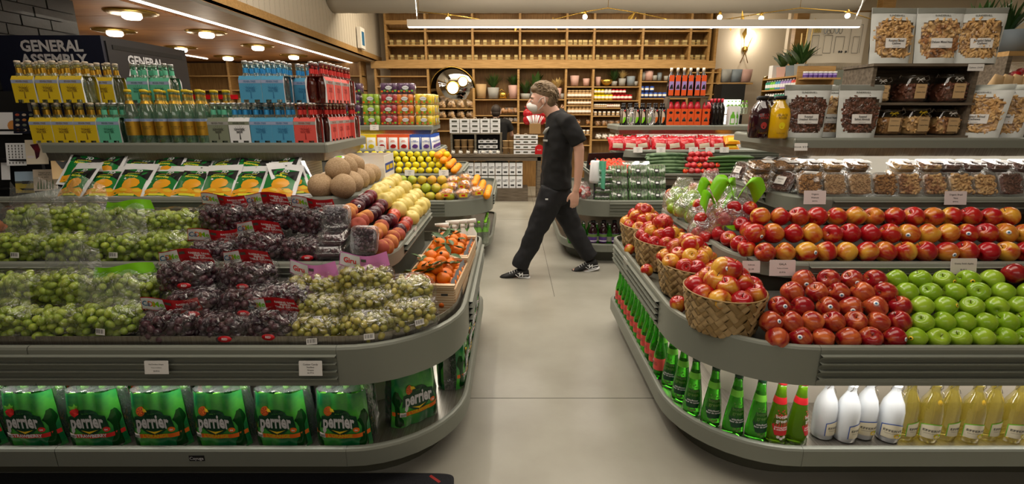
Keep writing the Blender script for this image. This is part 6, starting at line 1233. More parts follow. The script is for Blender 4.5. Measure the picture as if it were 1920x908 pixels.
for lay in range(5):
    for k in range(3): put(cuc2, f'{ORD[k]} wrapped cucumber in layer {["one", "two", "three", "four", "five"][lay]} beyond the large tomatoes', 'cucumber', (Y(1372, 300, 5.25).x + R.uniform(-.02, .02), 5.22 + lay * .012 + k * .042, .865 + lay * .036), (0, R.uniform(-.04, .04), R.uniform(-.05, .05)), 1, 'cucumbers beyond the tomatoes')
for lay, (z_, cnt_, yy) in enumerate([(.88, 6, 5.2), (.935, 6, 5.25), (.99, 5, 5.3), (1.04, 4, 5.34)]):
    for k in range(cnt_):
        t = fruitT('tomato', 'lemon', .034, .85, .15, None, False) if (lay == 0 and k > 1 and k < 0) else (tom2 if (k + lay) % 3 or lay > 1 else tomk)
        put(t, f'{ORD[k]} tomato in the {["bottom", "second", "third", "top"][lay]} row of the heap between the cucumbers', 'tomato', (Y(1287 + lay * 3, 300, yy).x + k * .062, yy, z_), rrot(.5), .85, 'heaped tomatoes between the cucumbers')
def cuketray(seed, w_=.2, d_=.15, h_=.065):
    b = MB(); r = random.Random(seed)
    for i in range(6): b.tube([(-w_ * .42 + i * w_ * .168, -d_ * .46, h_ * .5), (-w_ * .42 + i * w_ * .168, -d_ * .44, h_ * .5), (-w_ * .42 + i * w_ * .168 + r.uniform(-.003, .003), 0, h_ * .5), (-w_ * .42 + i * w_ * .168, d_ * .44, h_ * .5), (-w_ * .42 + i * w_ * .168, d_ * .46, h_ * .5)], [.006, .014, .0165, .014, .006], 'cucumber', 10)
    return T('cucumber_pack', b, kids=[T('film_wrap', MB().srect([(w_ * .49, d_ * .49, .002), (w_ * .5, d_ * .5, h_ * .5), (w_ * .48, d_ * .48, h_)], 'film_stiff', n=6)), T('label', MB().box(-.025, .025, -.018, .022, h_ + .0005, h_ + .0015, 'black').box(-.015, .015, -.008, .012, h_ + .0015, h_ + .002, 'bagwhite'))])
CK = cuketray(1); n = 0
for ci, u in enumerate([1160, 1197, 1232]):
    for lay in range(3):
        put(CK, f'wrapped mini cucumber pack, {["bottom", "middle", "top"][lay]} of the {["first", "second", "third"][ci]} standing stack from the bag stand', 'cucumber pack', (Y(u, 350, 4.92).x, 4.93 + .05 * lay, .655 + .115 * lay), (rad(62), 0, 0), .92, 'mini cucumber packs')
for lay in range(5): put(CK, f'{ORD[lay]} wrapped mini cucumber pack from the bottom of the flat pile by the bag stand', 'cucumber pack', (Y(1130, 350, 4.95).x, 4.95, .618 + .064 * lay), 0, .85, 'flat mini cucumber packs')
for k, u in enumerate((1183, 1202)):
    put(CK, f'{ORD[k]} bagged cucumber pack leaning by the tomato tray', 'cucumber pack', (Y(u, 310, 5.22).x, 5.22, .90), (rad(55), 0, -.2), .9, 'bagged cucumbers by the tomato tray')
st = put(T('bag_roll_stand', MB().lathe([(.05, 0), (.05, .01), (.01, .015), (.01, .42), (.0, .43)], 'black', 12), kids=[T('bag_roll', MB().lathe([(.05, ZB), (.056, .21), (.048, .39), (.04, .4)], 'bagwhite', 20)), T('hanging_bag', MB().grid(lambda u, v: (.03 + u * .07, -.045 + .02 * math.sin(u * 7), .40 - v * (.25 + .03 * u)), 6, 6, 'aqua'))]), 'black stand with a roll of white produce bags on the rear case', 'bag stand', (Y(1116, 360, 4.87).x, 4.93, .617))
bt = bagged('apple_red', 8, 30, green=False); put(T('bag_of_tomatoes', None, kids=bt.kids), 'clear bag of red peppers beside the bag stand', 'bag', (Y(1096, 350, 4.9).x, 4.95, .617), 0, .8)
pb = single('round_bowl', MB().lathe([(.02, 0), (.09, .03), (.11, .08), (.105, .08), (.085, .035), (0, .008)], 'film_stiff', 20, cap=False), 'clear bowl of herbs near the shoulder bag stand', 'bowl', (Y(1098, 310, 5.0).x, 5.1, .617))
grn = T('beer_bottle', MB().lathe([(.028, 0), (.031, .006), (.031, .12), (.013, .17), (.0125, .21)], 'glass_green', 12), kids=[T('cap', MB().lathe([(.0145, .205), (.0145, .216)], 'silverfoil', 10)), T('label', MB().lathe([(.0316, .04), (.0316, .09)], 'olivegrey', 12, cap=False))])
for i in range(14):
    x, y_ = (.56 + .07 * (i % 7), 4.93 + .0 + .08 * (i // 7)) if i else (.55, 5.0)
    put(grn, f'{ORD[i]} green beer bottle from the rear aisle under the tomato case', 'bottle', (.60 + .062 * (i % 7), 4.94 + .08 * (i // 7) - .012 * (i % 7), ZB), 0, 1, 'green beer bottles')
blk = T('grape_juice_bottle', MB().lathe([(.045, 0), (.048, .01), (.048, .15), (.03, ZB), (.02, .225)], 'juice_dark', 16), kids=[T('cap', MB().lathe([(.022, .223), (.022, .245)], 'black', 12)), T('label', MB().lathe([(.0486, .03), (.0486, .12)], 'purple', 16, cap=False).lathe([(.0490, .085), (.0490, .115)], 'leaf_light', 16, cap=False).lathe([(.0490, .04), (.0490, .05)], 'wht', 16, cap=False))])
for i, u in enumerate([1112, 1132, 1152, 1172, 1192]): put(blk, f'{ORD[i]} dark grape juice bottle with purple label from the beer bottles', 'bottle', (Y(u, 430, 4.88).x, 4.89, ZB), 0, 1, 'dark grape juice bottles')
# ================================================================== TABLE WITH BAKERY DISPLAY
TX0, TX1, TY = Y(842, 292, 8.3).x, Y(1018, 292, 8.3).x, 8.3
tb = put(T('wooden_table', MB().box(TX0, TX1, TY, TY + .52, .745, .785, 'old_wood')), 'long wooden table carrying white bakery boxes', 'table')
for x in (TX0 + .03, TX1 - .09):
    for y_ in (TY + .03, TY + .44): part('leg', MB().box(x, x + .06, y_, y_ + .06, 0, .745, 'old_wood'), tb)
part('apron', MB().box(TX0 + .02, TX1 - .02, TY + .03, TY + .05, .68, .745, 'old_wood'), tb)
wood = single('wood_block', MB().box(-.52, .52, -.2, .2, 0, .22, 'old_wood').box(-.005, .005, -.202, -.2, 0, .22, 'sage_dark'), 'low wooden plinth under the white cartons', 'plinth', (Y(932, 360, 8.4).x, 8.55, 0))
for k, u in enumerate([958]): single('wood_crate', MB().box(-.23, .23, -.25, .25, 0, .225, 'gray_wood').box(-.2, .2, -.252, -.25, .03, .2, 'old_wood'), 'small wooden crate beside the plinth', 'crate', (Y(960, 360, 8.3).x, 8.45, 0)) if 0 else None
ctn = T('tall_carton', MB().box(-.052, .052, -.06, .06, 0, .2, 'bagwhite').box(-.052, .052, -.06, .06, .2, .215, 'sage_dark').prism([(-.03, .03), (.03, .03), (.03, .06), (-.03, .06)], -.0608, -.06, 'ink').text('LET', .05, 'ink', M=Matrix.Translation((0, -.061, .12)), bold=.03))
for lay in range(2):
    for k in range(9): put(ctn, f'{ORD[k]} white lettered carton from the aisle, {["lower", "upper"][lay]} row under the table', 'carton', (Y(976 - k * 13, 330, 8.42).x - .02, 8.45, .22 + lay * .22), 0, 1, 'white cartons under the table')
bs = put(T('display_shelf', MB().box(Y(845, 230, 8.45).x, Y(941, 230, 8.45).x, 8.45, 8.75, 1.10, 1.12, 'gray_wood')), 'grey wooden bakery stand with open cubbies on the table', 'display stand')
for u in (846, 891, 939): part('upright', MB().box(Y(u, 250, 8.45).x - .015, Y(u, 250, 8.45).x + .015, 8.45, 8.75, .785, 1.10, 'gray_wood'), bs)
part('back_board', MB().box(Y(845, 230, 8.45).x, Y(941, 230, 8.45).x, 8.74, 8.76, .785, 1.12, 'black'), bs)
wbx = T('bakery_box', MB().box(-.08, .08, -.07, .07, 0, .075, 'bagwhite'), kids=[T('window', MB().box(-.045, .045, -.072, -.070, .02, .05, 'sage_dark')), T('handle', MB().tube([(-.03, 0, .075), (-.02, 0, .095), (.02, 0, .095), (.03, 0, .075)], .004, 'card', 5))])
for lay in range(3):
    for k in range(5): put(wbx, f'{ORD[k]} white bakery box, {["bottom", "middle", "top"][lay]} layer on top of the grey stand', 'box', (Y(853 + k * 19, 245, 8.55).x, 8.56, 1.12 + lay * .077), 0, .98, 'bakery boxes on the stand')
for lay in range(4):
    for k in range(3): put(wbx, f'{ORD[k]} white bakery box, layer {["one", "two", "three", "four"][lay]} of the stack near the red tin', 'box', (Y(971 + k * 14.5, 280, 8.42).x, 8.43, .786 + lay * .082), 0, .85 if k else .85, 'bakery boxes near the red tin')
for lay in range(3):
    for k in range(3): put(wbx, f'{ORD[k]} windowed cookie box, {["bottom", "middle", "top"][lay]} row in the right cubby', 'box', (Y(903 + k * 12, 270, 8.5).x, 8.53, .787 + lay * .085), 0, .66, 'windowed cookie boxes', None)
tub = T('kraft_tub', MB().lathe([(.045, 0), (.052, .1), (.056, .1), (.056, .112), (0, .114)], 'kraft', 14))
for lay in range(2):
    for k in range(3): put(tub, f'{ORD[k]} brown paper tub, {["lower", "upper"][lay]} row in the left cubby', 'tub', (Y(857 + k * 13, 270, 8.5).x, 8.53, .786 + lay * .115), 0, 1, 'brown paper tubs')
for k in range(4): put(tub, f'{ORD[k]} brown tub between the stand and the white boxes', 'tub', (Y(948 + (k % 2) * 11, 275, 8.43).x, 8.44, .786 + (k // 2) * .115), 0, .9, 'brown tubs beside the stand')
for k in range(7): put(bagm['white'], f'{ORD[k]} small wrapped pastry along the table front', 'pastry', (Y(850 + k * 14, 288, 8.36).x, 8.35, .786), 0, .45, 'wrapped pastries')
single('red_tin', MB().prism([(-.07, 0), (.07, 0), (.07, .09)] + [(.07 * math.cos(a * .2618), .09 + .06 * math.sin(a * .2618)) for a in range(1, 12)] + [(-.07, .09)], -.04, .04, 'red_pack').text('DOLCE', .02, 'bagwhite', M=Matrix.Translation((0, -.041, .07))), 'red arched tin on the table by the walking man', 'tin', (Y(1011, 287, 8.36).x, 8.38, .786))
vb = put(T('kraft_bin', MB().box(-.09, .09, -.08, .08, 0, .16, 'cardboard')), 'brown paper bin full of white stir sticks on the boxes', 'bin', (Y(1003, 245, 8.45).x, 8.46, 1.115))
for k in range(24):
    a, q = R.uniform(-.5, .5), R.uniform(-.4, .4); part('stick', MB().tube([(a * .12, q * .1, .12), (a * .3, q * .2, .30 - abs(a) * .06)], .005, 'bagwhite', 4), vb)
for k in range(6):
    q = (Y(990 + (k % 3) * 12, 225 - (k // 3) * 12, 8.6))
    single('red_gift_bag', MB().sph((0, 0, 0), (.085, .05, .085), 'chip_red', 14, 9).lathe([(.02, .07), (.05, .12)], 'chip_red', 9), f'{ORD[k]} glossy red gift bag hanging behind the masked man', 'gift bag', q, (0, R.uniform(-.4, .4), 0), 1, 'glossy red gift bags')
hs = put(T('bag_hook_bar', MB().tube([(Y(980, 200, 8.66).x, 8.66, Y(980, 203, 8.66).z), (Y(1030, 200, 8.66).x, 8.66, Y(980, 203, 8.66).z)], .006, 'black', 6), kids=[T('post', MB().tube([(Y(1034, 200, 8.66).x, 8.66, Y(980, 203, 8.66).z), (Y(1034, 200, 8.66).x, 8.66, 0)], .01, 'black', 6))]), 'black bar holding red gift bags', 'rack')
# ================================================================== REAR RIGHT
wr = put(T('wall_sconce', MB().lathe([(.05, 0), (.05, .02), (.0, .03)], 'brass', 18, M=Matrix.Rotation(rad(90), 4, 'X')), kids=[
    T('arm', MB().tube([(.07, -.03, -.24), (-.03, -.04, .0), (-.05, -.04, .22)], .007, 'brass', 6)), T('arm', MB().tube([(-.07, -.03, -.24), (.04, -.04, .05), (.1, -.05, .22)], .007, 'brass', 6)),
    T('brass_leaf', MB().add([(-.05, -.04, .14), (-.09, -.03, .26), (-.03, -.05, .38), (-.01, -.05, .25)], [(0, 1, 2, 3)], 'brass')), T('bulb', MB().sph((.08, -.05, .25), .05, 'bulb_glow', 14, 9))]), 'brass leaf wall sconce with a glowing bulb on cream wall', 'wall lamp', (Y(1398, 88, 10.15).x, 10.18, Y(1398, 92, 10.15).z), 0, 1.05)
l = bpy.data.lights.new('sconce_light', 'POINT'); l.energy = 9; l.color = WARM; l.shadow_soft_size = .06; lo = bpy.data.objects.new('sconce_light', l); C.objects.link(lo); lo.location = (Y(1406, 74, 10).x, 9.98, Y(1406, 74, 10).z)
px_ = Y(1500, 80, 9.0).x
for k, (u, y_) in enumerate([(1500, 9.0), (1655, 8.4)]):
    x = Y(u, 80, y_).x; struct('trim_%d' % (k + 1), MB().box(x - .10, x + .10, y_, y_ + .12, 0, 3.59, 'oak'))
struct('wall_alcove', MB().box(px_, 8, 9.4, 9.5, 0, 3.6, 'wall_cream'))
ban = MB().grid(lambda u, v: (u * 1.05, .012 * math.sin(u * 9) * (1 - v * .5), v * .78), 24, 8, 'linen')
fr = MB()
for k in range(60): fr.tube([(k * 1.05 / 59, 0, 0), (k * 1.05 / 59 + R.uniform(-.004, .004), 0, -.09)], .003, 'linen', 4)
dr = MB(); P0_ = lambda x, z: (x, -.02, z)
def ln(a, b_, m='ink', w_=.003): dr.tube([P0_(*a), P0_(*b_)], w_, m, 4)
for a, b_ in [((.08, .12), (.08, .42)), ((.08, .42), (.2, .42)), ((.2, .42), (.2, .12)), ((.08, .12), (.3, .12)), ((.3, .15), (.3, .42)), ((.3, .42), (.44, .42)), ((.44, .42), (.44, .15)), ((.3, .15), (.44, .15)), ((.5, .15), (.5, .4)), ((.5, .4), (.66, .4)), ((.66, .4), (.66, .2)), ((.76, .15), (.76, .58)), ((.76, .58), (.96, .58)), ((.96, .58), (.96, .15)), ((.82, .15), (.82, .4)), ((.82, .4), (.93, .4)), ((.93, .4), (.93, .15)), ((.82, .15), (.93, .15))]: ln(a, b_)
for cx, rx, rz, cz, m in [(.3, .025, .06, .5, 'blueprint'), (.36, .03, .03, .47, 'ink'), (.42, .03, .045, .49, 'ink'), (.5, .035, .07, .52, 'blueprint'), (.57, .03, .055, .5, 'ink')]:
    q = ell(cx, cz, rx, rz, 16) ; dr.tube([P0_(*p) for p in q + q[:1]], .003, m, 4)
for k in range(6): ln((.1 + k * .022, .46), (.1 + k * .022, .62), 'yellowcard', .006)
for cx in (.6, .64, .72): dr.add([P0_(*p) for p in ell(cx, .17, .018, .018, 12)], [tuple(range(12))], 'ink', False)
p = Y(1508, 112, 8.7); put(T('wall_hanging', ban, kids=[T('ink_drawing', dr), T('fringe', fr, kind='stuff'), T('rod', MB().tube([(-.05, 0, .78), (1.1, 0, .78)], .012, 'oak', 8))]), 'linen wall hanging with a small ink line drawing and fringe', 'wall hanging', (p.x, 8.7, Y(1508, 118, 8.7).z), 0, (.9, 1, 1.0))
pg = MB().box(Y(1525, 140, 8.6).x, Y(1640, 140, 8.6).x, 8.6, 8.62, 1.0, Y(1600, 132, 8.6).z, 'perf_panel'); single('perforated_panel', MB().box(Y(1525, 140, 8.6).x, Y(1640, 140, 8.6).x, 8.6, 8.62, 0, Y(1600, 131, 8.6).z, 'peg'), 'grey-green perforated panel below the wall hanging', 'panel')
fx0, fx1 = Y(1352, 200, 9.3).x, Y(1396, 200, 9.3).x
fd = put(T('drinks_fridge', MB().box(fx0, fx1, 9.35, 9.7, 0, Y(1370, 157, 9.3).z, 'black')), 'black open drinks fridge at the end of the oak wall', 'fridge')
part('lit_interior', MB().box(fx0 + .06, fx1 - .06, 9.34, 9.35, .5, Y(1370, 187, 9.3).z, 'led_soft'), fd, label='pale lit interior')
for k in range(6): put(wat, f'{ORD[k]} pale bottle inside the black drinks fridge', 'bottle', (fx0 + .12 + k * .065, 9.29, 1.42), 0, 1, 'bottles in the drinks fridge')
fs = single('fridge_shelf', MB().box(fx0 + .05, fx1 - .05, 9.24, 9.34, 1.40, 1.42, 'steel'), 'narrow steel shelf across the black fridge', 'shelf')
single('pot_ledge', MB().box(Y(1345, 155, 9.75).x, Y(1412, 155, 9.75).x, 9.75, 10.15, Y(1370, 155, 9.75).z - .03, Y(1370, 155, 9.75).z, 'oak_h').box(Y(1345, 155, 9.75).x, Y(1345, 155, 9.75).x + .04, 9.8, 10.15, 0, 2.2, 'oak'), 'oak ledge for pots above the black fridge', 'ledge')
# side shelf run with plants, care products and brass arch end
sx0 = 4.32
su = put(T('side_shelf', MB().box(sx0 + .02, sx0 + .04, 7.6, 8.6, 0, 1.98, 'oak_back')), 'oak side shelf run with plants on top and bottled care products', 'shelving unit')
for z in (1.40, 1.60, 1.80, 1.975): part('shelf_board', MB().box(sx0 - .22, sx0 + .02, 7.6, 8.6, z - .02, z, 'oak_h'), su)
part('arch_end_panel', MB().prism([(-.2, 0), (.06, 0), (.06, 1.98)] + [(-.07 + .13 * math.cos(a * .2618), 1.98 + .06 * math.sin(a * .2618)) for a in range(1, 12)] + [(-.2, 1.98)], 0, .03, 'brass'), su, (sx0, 8.62, 0), label='brass-yellow arched end panel')
part('end_panel', MB().box(sx0 - .22, sx0 + .32, 7.58, 7.6, 0, 2.1, 'oak'), su)
for z in (1.75, 1.93): part('end_shelf', MB().box(sx0 - .2, sx0 + .3, 7.40, 7.58, z - .02, z, 'oak_h'), su)
for lay, z in enumerate((1.75, 1.93)):
    for k in range(7): put(tin['purple_pale'] if 0 else T('jar', MB().lathe([(.028, 0), (.028, .055)], 'purple_pale' if 1 else '', 12), kids=[T('lid', MB().lathe([(.03, .055), (.03, .075)], 'bagwhite', 12)), T('label', MB().lathe([(.0285, .01), (.0285, .035)], 'purple', 12, cap=False))]), f'{ORD[k]} purple-labelled jar on the {["lower", "upper"][lay]} end shelf', 'jar', (sx0 - .17 + k * .068, 7.46, z), 0, 1.15, 'purple-labelled jars')
bot = {}
for m in ('teal', 'cap_green', 'purple_pale', 'coral', 'bagwhite', 'cyanblue'): bot[m] = T('care_bottle', MB().lathe([(.03, 0), (.033, .01), (.033, .1), (.02, .12)], m, 12), kids=[T('cap', MB().lathe([(.016, .12), (.016, .14)], 'bagwhite', 10)), T('label', MB().lathe([(.0335, .03), (.0335, .08)], 'bagwhite', 12, cap=False))])
for lay, (z, ms) in enumerate([(1.40, ['bagwhite', 'card'][:1]), (1.60, ['bagwhite', 'teal', 'bagwhite']), (1.80, ['teal', 'cap_green', 'cyanblue', 'purple_pale', 'purple_pale', 'coral'])]):
    for k in range(12): put(bot[ms[k * len(ms) // 12]], f'{ORD[k]} care bottle from the arch on the {["bottom", "middle", "upper"][lay]} side shelf', 'bottle', (sx0 - .17, 8.52 - k * .078, z), 0, 1, f'care bottles on the {["bottom", "middle", "upper"][lay]} side shelf')
for i, (y_, m, h_, sd) in enumerate([(8.5, 'bagwhite', 0, 0), (8.25, 'pot_pink', .32, 31), (7.98, 'pot_blue', .36, 32), (7.74, 'pot_grey', .42, 33)]):
    if i == 0: single('small_carton', MB().box(-.06, .06, -.06, .06, 0, .2, 'bagwhite'), 'white carton on top of the side shelf end', 'carton', (sx0 - .1, y_, 1.976)); continue
    potted((sx0 - .1, y_, 1.976), .10, .16, m, 1, h_, ['', 'leafy plant in a square pink pot on the side shelf', 'broad-leaved plant in a blue-grey square pot', 'tall grassy plant in a square grey pot'][i], sd, 'leaf', sq=True, n=44, wd=.03)
single('lavender_stems', MB().tube([(0, 0, 0), (.02, 0, .62)], .01, 'dried_palm', 5).tube([(.05, 0, 0), (.1, 0, .7)], .01, 'dried_palm', 5).tube([(-.05, 0, 0), (-.06, 0, .5)], .01, 'dried_palm', 5), 'dried seed heads rising behind the side shelf plants', 'plant', (sx0 + .0, 7.9, 2.08))
# ================================================================== FAR LEFT: FREEZER, CARDS, BASKET, OAK SHELVES
fz = put(T('pizza_freezer', MB().box(-3.50, -2.76, 3.62, 4.5, 0, 1.98, 'charcoal')), 'tall black branded freezer behind the tonic shelf', 'freezer')
part('front_panel', MB().box(-3.50, -2.76, 3.60, 3.62, 1.2, 1.98, 'navy').text('GENERAL\nASSEMBLY', .098, 'letter_white', M=Matrix.Translation((-3.10, 3.598, 1.865)), bold=.035), fz)
part('side_panel', MB().box(0, .008, 0, .86, 1.1, 1.95, 'charcoal').box(.008, .012, .05, .8, 1.90, 1.93, 'black').text('GENERAL\nASSEMBLY', .088, 'letter_white', M=Matrix.Translation((.0, .36, 1.80)) @ Matrix.Rotation(rad(90), 4, 'Z') @ Matrix.Translation((0, -.010, 0)), bold=.035), fz, (-2.76, 3.63, 0))
part('door', MB().box(-3.46, -2.80, 3.585, 3.60, .2, 1.15, 'black'), fz)
rk = put(T('card_rack', MB().box(-3.55, -2.78, 2.98, 3.0, .5, 1.6, 'black'), kids=[T('shelf_lip', MB().box(-3.55, -2.78, 2.93, 2.98, z - .01, z, 'black')) for z in (1.39, 1.22, 1.05, .9)]), 'black card rack at the end of the tonic shelf', 'card rack')
def greet(u, v, w_, h_, m, l_, fn=None, rz=0):
    q = Y(u, v, 2.93); b = MB().box(-w_ / 2, w_ / 2, -.001, .001, 0, h_, m)
    if fn: fn(b, w_, h_)
    put(T('greeting_card', b), l_, 'card', (q.x, 2.93, q.z - h_), (rad(-12), 0, rz))
def pic_a(b, w_, h_):
    for i in range(3):
        for j in range(4): b.add([(x, -.002, z) for x, z in ell((i - 1) * w_ * .3, h_ * (.15 + j * .23), w_ * .1, h_ * .06, 8)], [tuple(range(8))], ['peach', 'card', 'olivegrey'][(i + j) % 3], False)
def pic_b(b, w_, h_):
    for i in range(5):
        for j in range(7): b.add([(x, -.002, z) for x, z in ell((i - 2) * w_ * .17, h_ * (.12 + j * .125), .003, .007, 6)], [tuple(range(6))], 'ink', False)
def pic_c(b, w_, h_):
    b.add([(x, -.002, z) for x, z in [(-.03, h_ * .8), (.01, h_ * .85), (.02, h_ * .6), (.01, h_ * .3), (-.005, h_ * .2), (-.01, h_ * .55)]], [tuple(range(6))], 'plum', False)
    b.add([(x, -.002, z) for x, z in ell(-.03, h_ * .3, .02, .008, 10)], [tuple(range(10))], 'tag_pink', False)
def pic_d(b, w_, h_): b.box(-w_ / 2, w_ / 2, -.002, -.001, h_ * .55, h_, 'skyprint'); b.box(-w_ / 2, w_ / 2, -.0018, -.001, 0, h_ * .45, 'meadow'); b.box(-.012, .028, -.003, -.002, h_ * .42, h_ * .56, 'ink'); b.box(-w_ / 2, w_ / 2, -.0015, -.001, h_ * .45, h_ * .55, 'sage_dark')
def pic_e(b, w_, h_):
    b.text('Hope your\nBIRTHDAY\nis wild', .015, 'ink', M=Matrix.Translation((0, -.002, h_ * .75)))
    for k in range(6): b.add([((k - 2.5) * .016 + dx, -.002, z) for dx, z in ((-.006, .01), (.006, .01), (.003, .05 + .01 * (k % 2)), (0, .06 + .01 * (k % 2)))], [(0, 1, 2, 3)], 'leaf', False)
def pic_f(b, w_, h_): b.add([(x, -.002, z) for x, z in [(-.04, h_ * .8), (0, h_ * .7), (.03, h_ * .82), (.02, h_ * .5), (-.01, h_ * .4)]], [tuple(range(5))], 'ink', False)
greet(8, 210, .14, .125, 'bagwhite', 'white card with a tan drawing at the edge of the rack', lambda b, w_, h_: b.add([(x, -.002, z) for x, z in ell(.02, .05, .03, .03, 12)], [tuple(range(12))], 'peach', False))
greet(37, 208, .13, .125, 'navy', 'navy greeting card with rows of small cakes', pic_a); greet(21, 268, .1, .13, 'bagwhite', 'white card with small grey dashes', pic_b, .15); greet(60, 262, .11, .14, 'wall_cream', 'cream card with a dancing figure and rose marks', pic_c, .2)
greet(38, 322, .1, .125, 'meadow', 'card with a field photograph under blue sky', pic_d, .12); greet(77, 318, .13, .125, 'card', 'cream birthday card with green plants', pic_e, .1); greet(112, 290, .12, .14, 'kraft', 'brown card with a dark leaping shape', pic_f, .3); greet(148, 292, .12, .11, 'card', 'beige card beside the mango bags', None, .2); greet(3, 305, .05, .1, 'bagwhite', 'narrow white card at the lower rack corner')
wk = single('wicker_basket', MB().lathe([(.14, 0), (.17, .06), (.18, .12), (.165, .12), (.15, .02)], 'weave', 28, cap=False), 'round wicker basket of mandarins at the far side of the grape case', 'basket', (-2.36, 2.4, .86)) if 0 else None
put(basketT(.16, .14, .1, 1.1, 30, 4), 'low wicker basket of mandarins beyond the green grapes', 'basket', (Y(-8, 440, 2.33).x, 2.38, .842))
for k in range(7): put(tan, f'{ORD[k]} mandarin in the low wicker basket', 'tangerine', (Y(-8, 440, 2.33).x + .07 * math.cos(k), 2.38 + .06 * math.sin(k), .93 + (.03 if k % 2 else 0)), rrot(), 1, 'mandarins in the wicker basket')
lsu = put(T('left_oak_shelves', MB().box(-7.0, -2.75, 9.95, 9.98, 0, 2.34, 'oak_back')), 'oak shelves at the back under the low wooden ceiling', 'shelving unit')
for z in (1.35, 1.6, 1.85, 2.1): part('shelf_board', MB().box(-7.0, -2.75, 9.65, 9.95, z - .02, z, 'oak_h'), lsu)
for x in (-7.0, -6.1, -5.2, -4.3, -3.4, -2.79): part('upright', MB().box(x, x + .04, 9.64, 9.95, 0, 2.34, 'oak'), lsu)
for k, x in enumerate((-3.15, -2.95)): potted((x, 9.75, 1.6), .08, .1, 'pot_grey', 1, .25, f'{ORD[k]} dark leafy plant on the shelf behind the red tonic cartons', 40 + k)
for k in range(10): put(T('gift_box', gb[.085]), f'{ORD[k]} small box on the low-ceiling oak shelves', 'box', (-6.8 + k * .33 + (.1 if k % 2 else 0), 9.72, 1.6), 0, 1.2, 'boxes on the low-ceiling shelves')
single('red_sign', MB().box(-.5, .5, -.01, .01, -.04, .04, 'red_pack'), 'long red strip sign on the oak shelf behind the tonic bottles', 'sign', (-5.55, 9.62, 1.72))
# ================================================================== PEOPLE
PYD = 4.5
def W(u, v, dy=0.0): q = Y(u, v, PYD); return Vector((q.x, PYD + dy, q.z))
def px(n): return n / FPX * 4.52
def body_obj(name, mb, parent, voxel, smooth=4, label=None, loc=(0, 0, 0)):
    o = part(name, mb, parent, loc, label=label, fix=True)
    r = o.modifiers.new('remesh', 'REMESH'); r.mode = 'VOXEL'; r.voxel_size = voxel; r.use_smooth_shade = True
    if smooth: s_ = o.modifiers.new('smooth', 'SMOOTH'); s_.iterations = smooth; s_.factor = .5
    return o
man = put(T('person'), 'young man in black T-shirt and white mask striding across the aisle', 'person', (W(1035, 515).x, PYD, 0)); man.location = (0, 0, 0)
b = MB()
hc = W(1016, 185)
b.sph(hc + Vector((.018, 0, .022)), (.100, .078, .098), 'skin', 24, 16)            # skull
b.sph(hc + Vector((-.034, 0, -.03)), (.070, .060, .098), 'skin', 22, 14)            # face block
b.sph(hc + Vector((-.030, 0, -.088)), (.056, .046, .042), 'skin', 18, 10)          # jaw
b.sph(hc + Vector((-.066, 0, -.112)), (.022, .025, .020), 'skin', 12, 8)           # chin
b.sph(hc + Vector((-.078, 0, .012)), (.020, .05, .010), 'skin', 12, 8)             # brow
b.tube([hc + Vector((-.094, 0, .0)), hc + Vector((-.112, 0, -.028)), hc + Vector((-.126, 0, -.048)), hc + Vector((-.10, 0, -.058))], [.009, .011, .014, .010], 'skin', 10)  # nose
b.sph(hc + Vector((-.098, 0, -.074)), (.012, .024, .008), 'skin', 10, 6); b.sph(hc + Vector((-.096, 0, -.088)), (.012, .022, .008), 'skin', 10, 6)
for s_ in (-1, 1):
    b.sph(hc + Vector((.012, s_ * .079, -.026)), (.018, .008, .031), 'skin', 12, 8); b.sph(hc + Vector((-.078, s_ * .034, -.03)), (.018, .018, .015), 'skin', 10, 6)
b.tube([hc + Vector((.03, 0, -.05)), W(1032, 206), W(1038, 214), W(1045, 224)], [(.058, .062), (.055, .060), (.062, .066), (.09, .07)], 'skin', 20)   # neck
sh_ = W(1053, 232)
b.tube([W(1043, 214), W(1046, 232), W(1047, 262), W(1042, 300), W(1040, 335), W(1040, 362)], [(.07, .06), (.17, .095), (.165, .11), (.145, .10), (.15, .10), (.155, .105)], 'skin', 26)
HL = [((1060, 228), -.185), ((1071, 250), -.205), ((1080, 276), -.21), ((1080, 308), -.205), ((1077, 340), -.20), ((1074, 352), -.20)]
HR = [((1052, 228), .185), ((1050, 250), .205), ((1048, 278), .21), ((1045, 308), .20), ((1042, 338), .19), ((1041, 348), .19)]
AR = [.052, .047, .041, .036, .027, .026]
for H in (HL, HR): b.tube([W(*p, d) for p, d in H], [(r_, r_ * 1.08) for r_ in AR], 'skin', 16)
def hand(wr, dirv, fwd, side):
    """palm + 4 fingers + thumb; dirv along the hand, fwd = thumb side, side = palm normal"""
    dirv.normalize(); fwd.normalize(); side.normalize()
    b.tube([wr - dirv * .01, wr + dirv * .03, wr + dirv * .085], [.024, .033, .033], 'skin', 12, lat=side) if 0 else b.loft([[wr + dirv * a + fwd * (w_ * math.cos(t * .524)) + side * (h_ * math.sin(t * .524)) for t in range(12)] for a, w_, h_ in ((-.01, .026, .020), (.03, .036, .018), (.06, .041, .017), (.09, .040, .014))], 'skin')
    for i, (o, L_) in enumerate([(.030, .070), (.010, .078), (-.010, .073), (-.029, .056)]):
        p0 = wr + dirv * .082 + fwd * o; p1 = p0 + dirv * L_ * .45 + side * .006; p2 = p1 + dirv * L_ * .32 + side * .016; p3 = p2 + dirv * L_ * .2 + side * .018
        b.tube([p0 - dirv * .02, p0, p1, p2, p3], [.0095, .0095, .0088, .008, .0066], 'skin', 8, lat=side)
    t0 = wr + dirv * .025 + fwd * .03; b.tube([t0, t0 + dirv * .03 + fwd * .022 + side * .01, t0 + dirv * .058 + fwd * .03 + side * .018, t0 + dirv * .078 + fwd * .032 + side * .024], [.015, .012, .0105, .0085], 'skin', 8, lat=side)
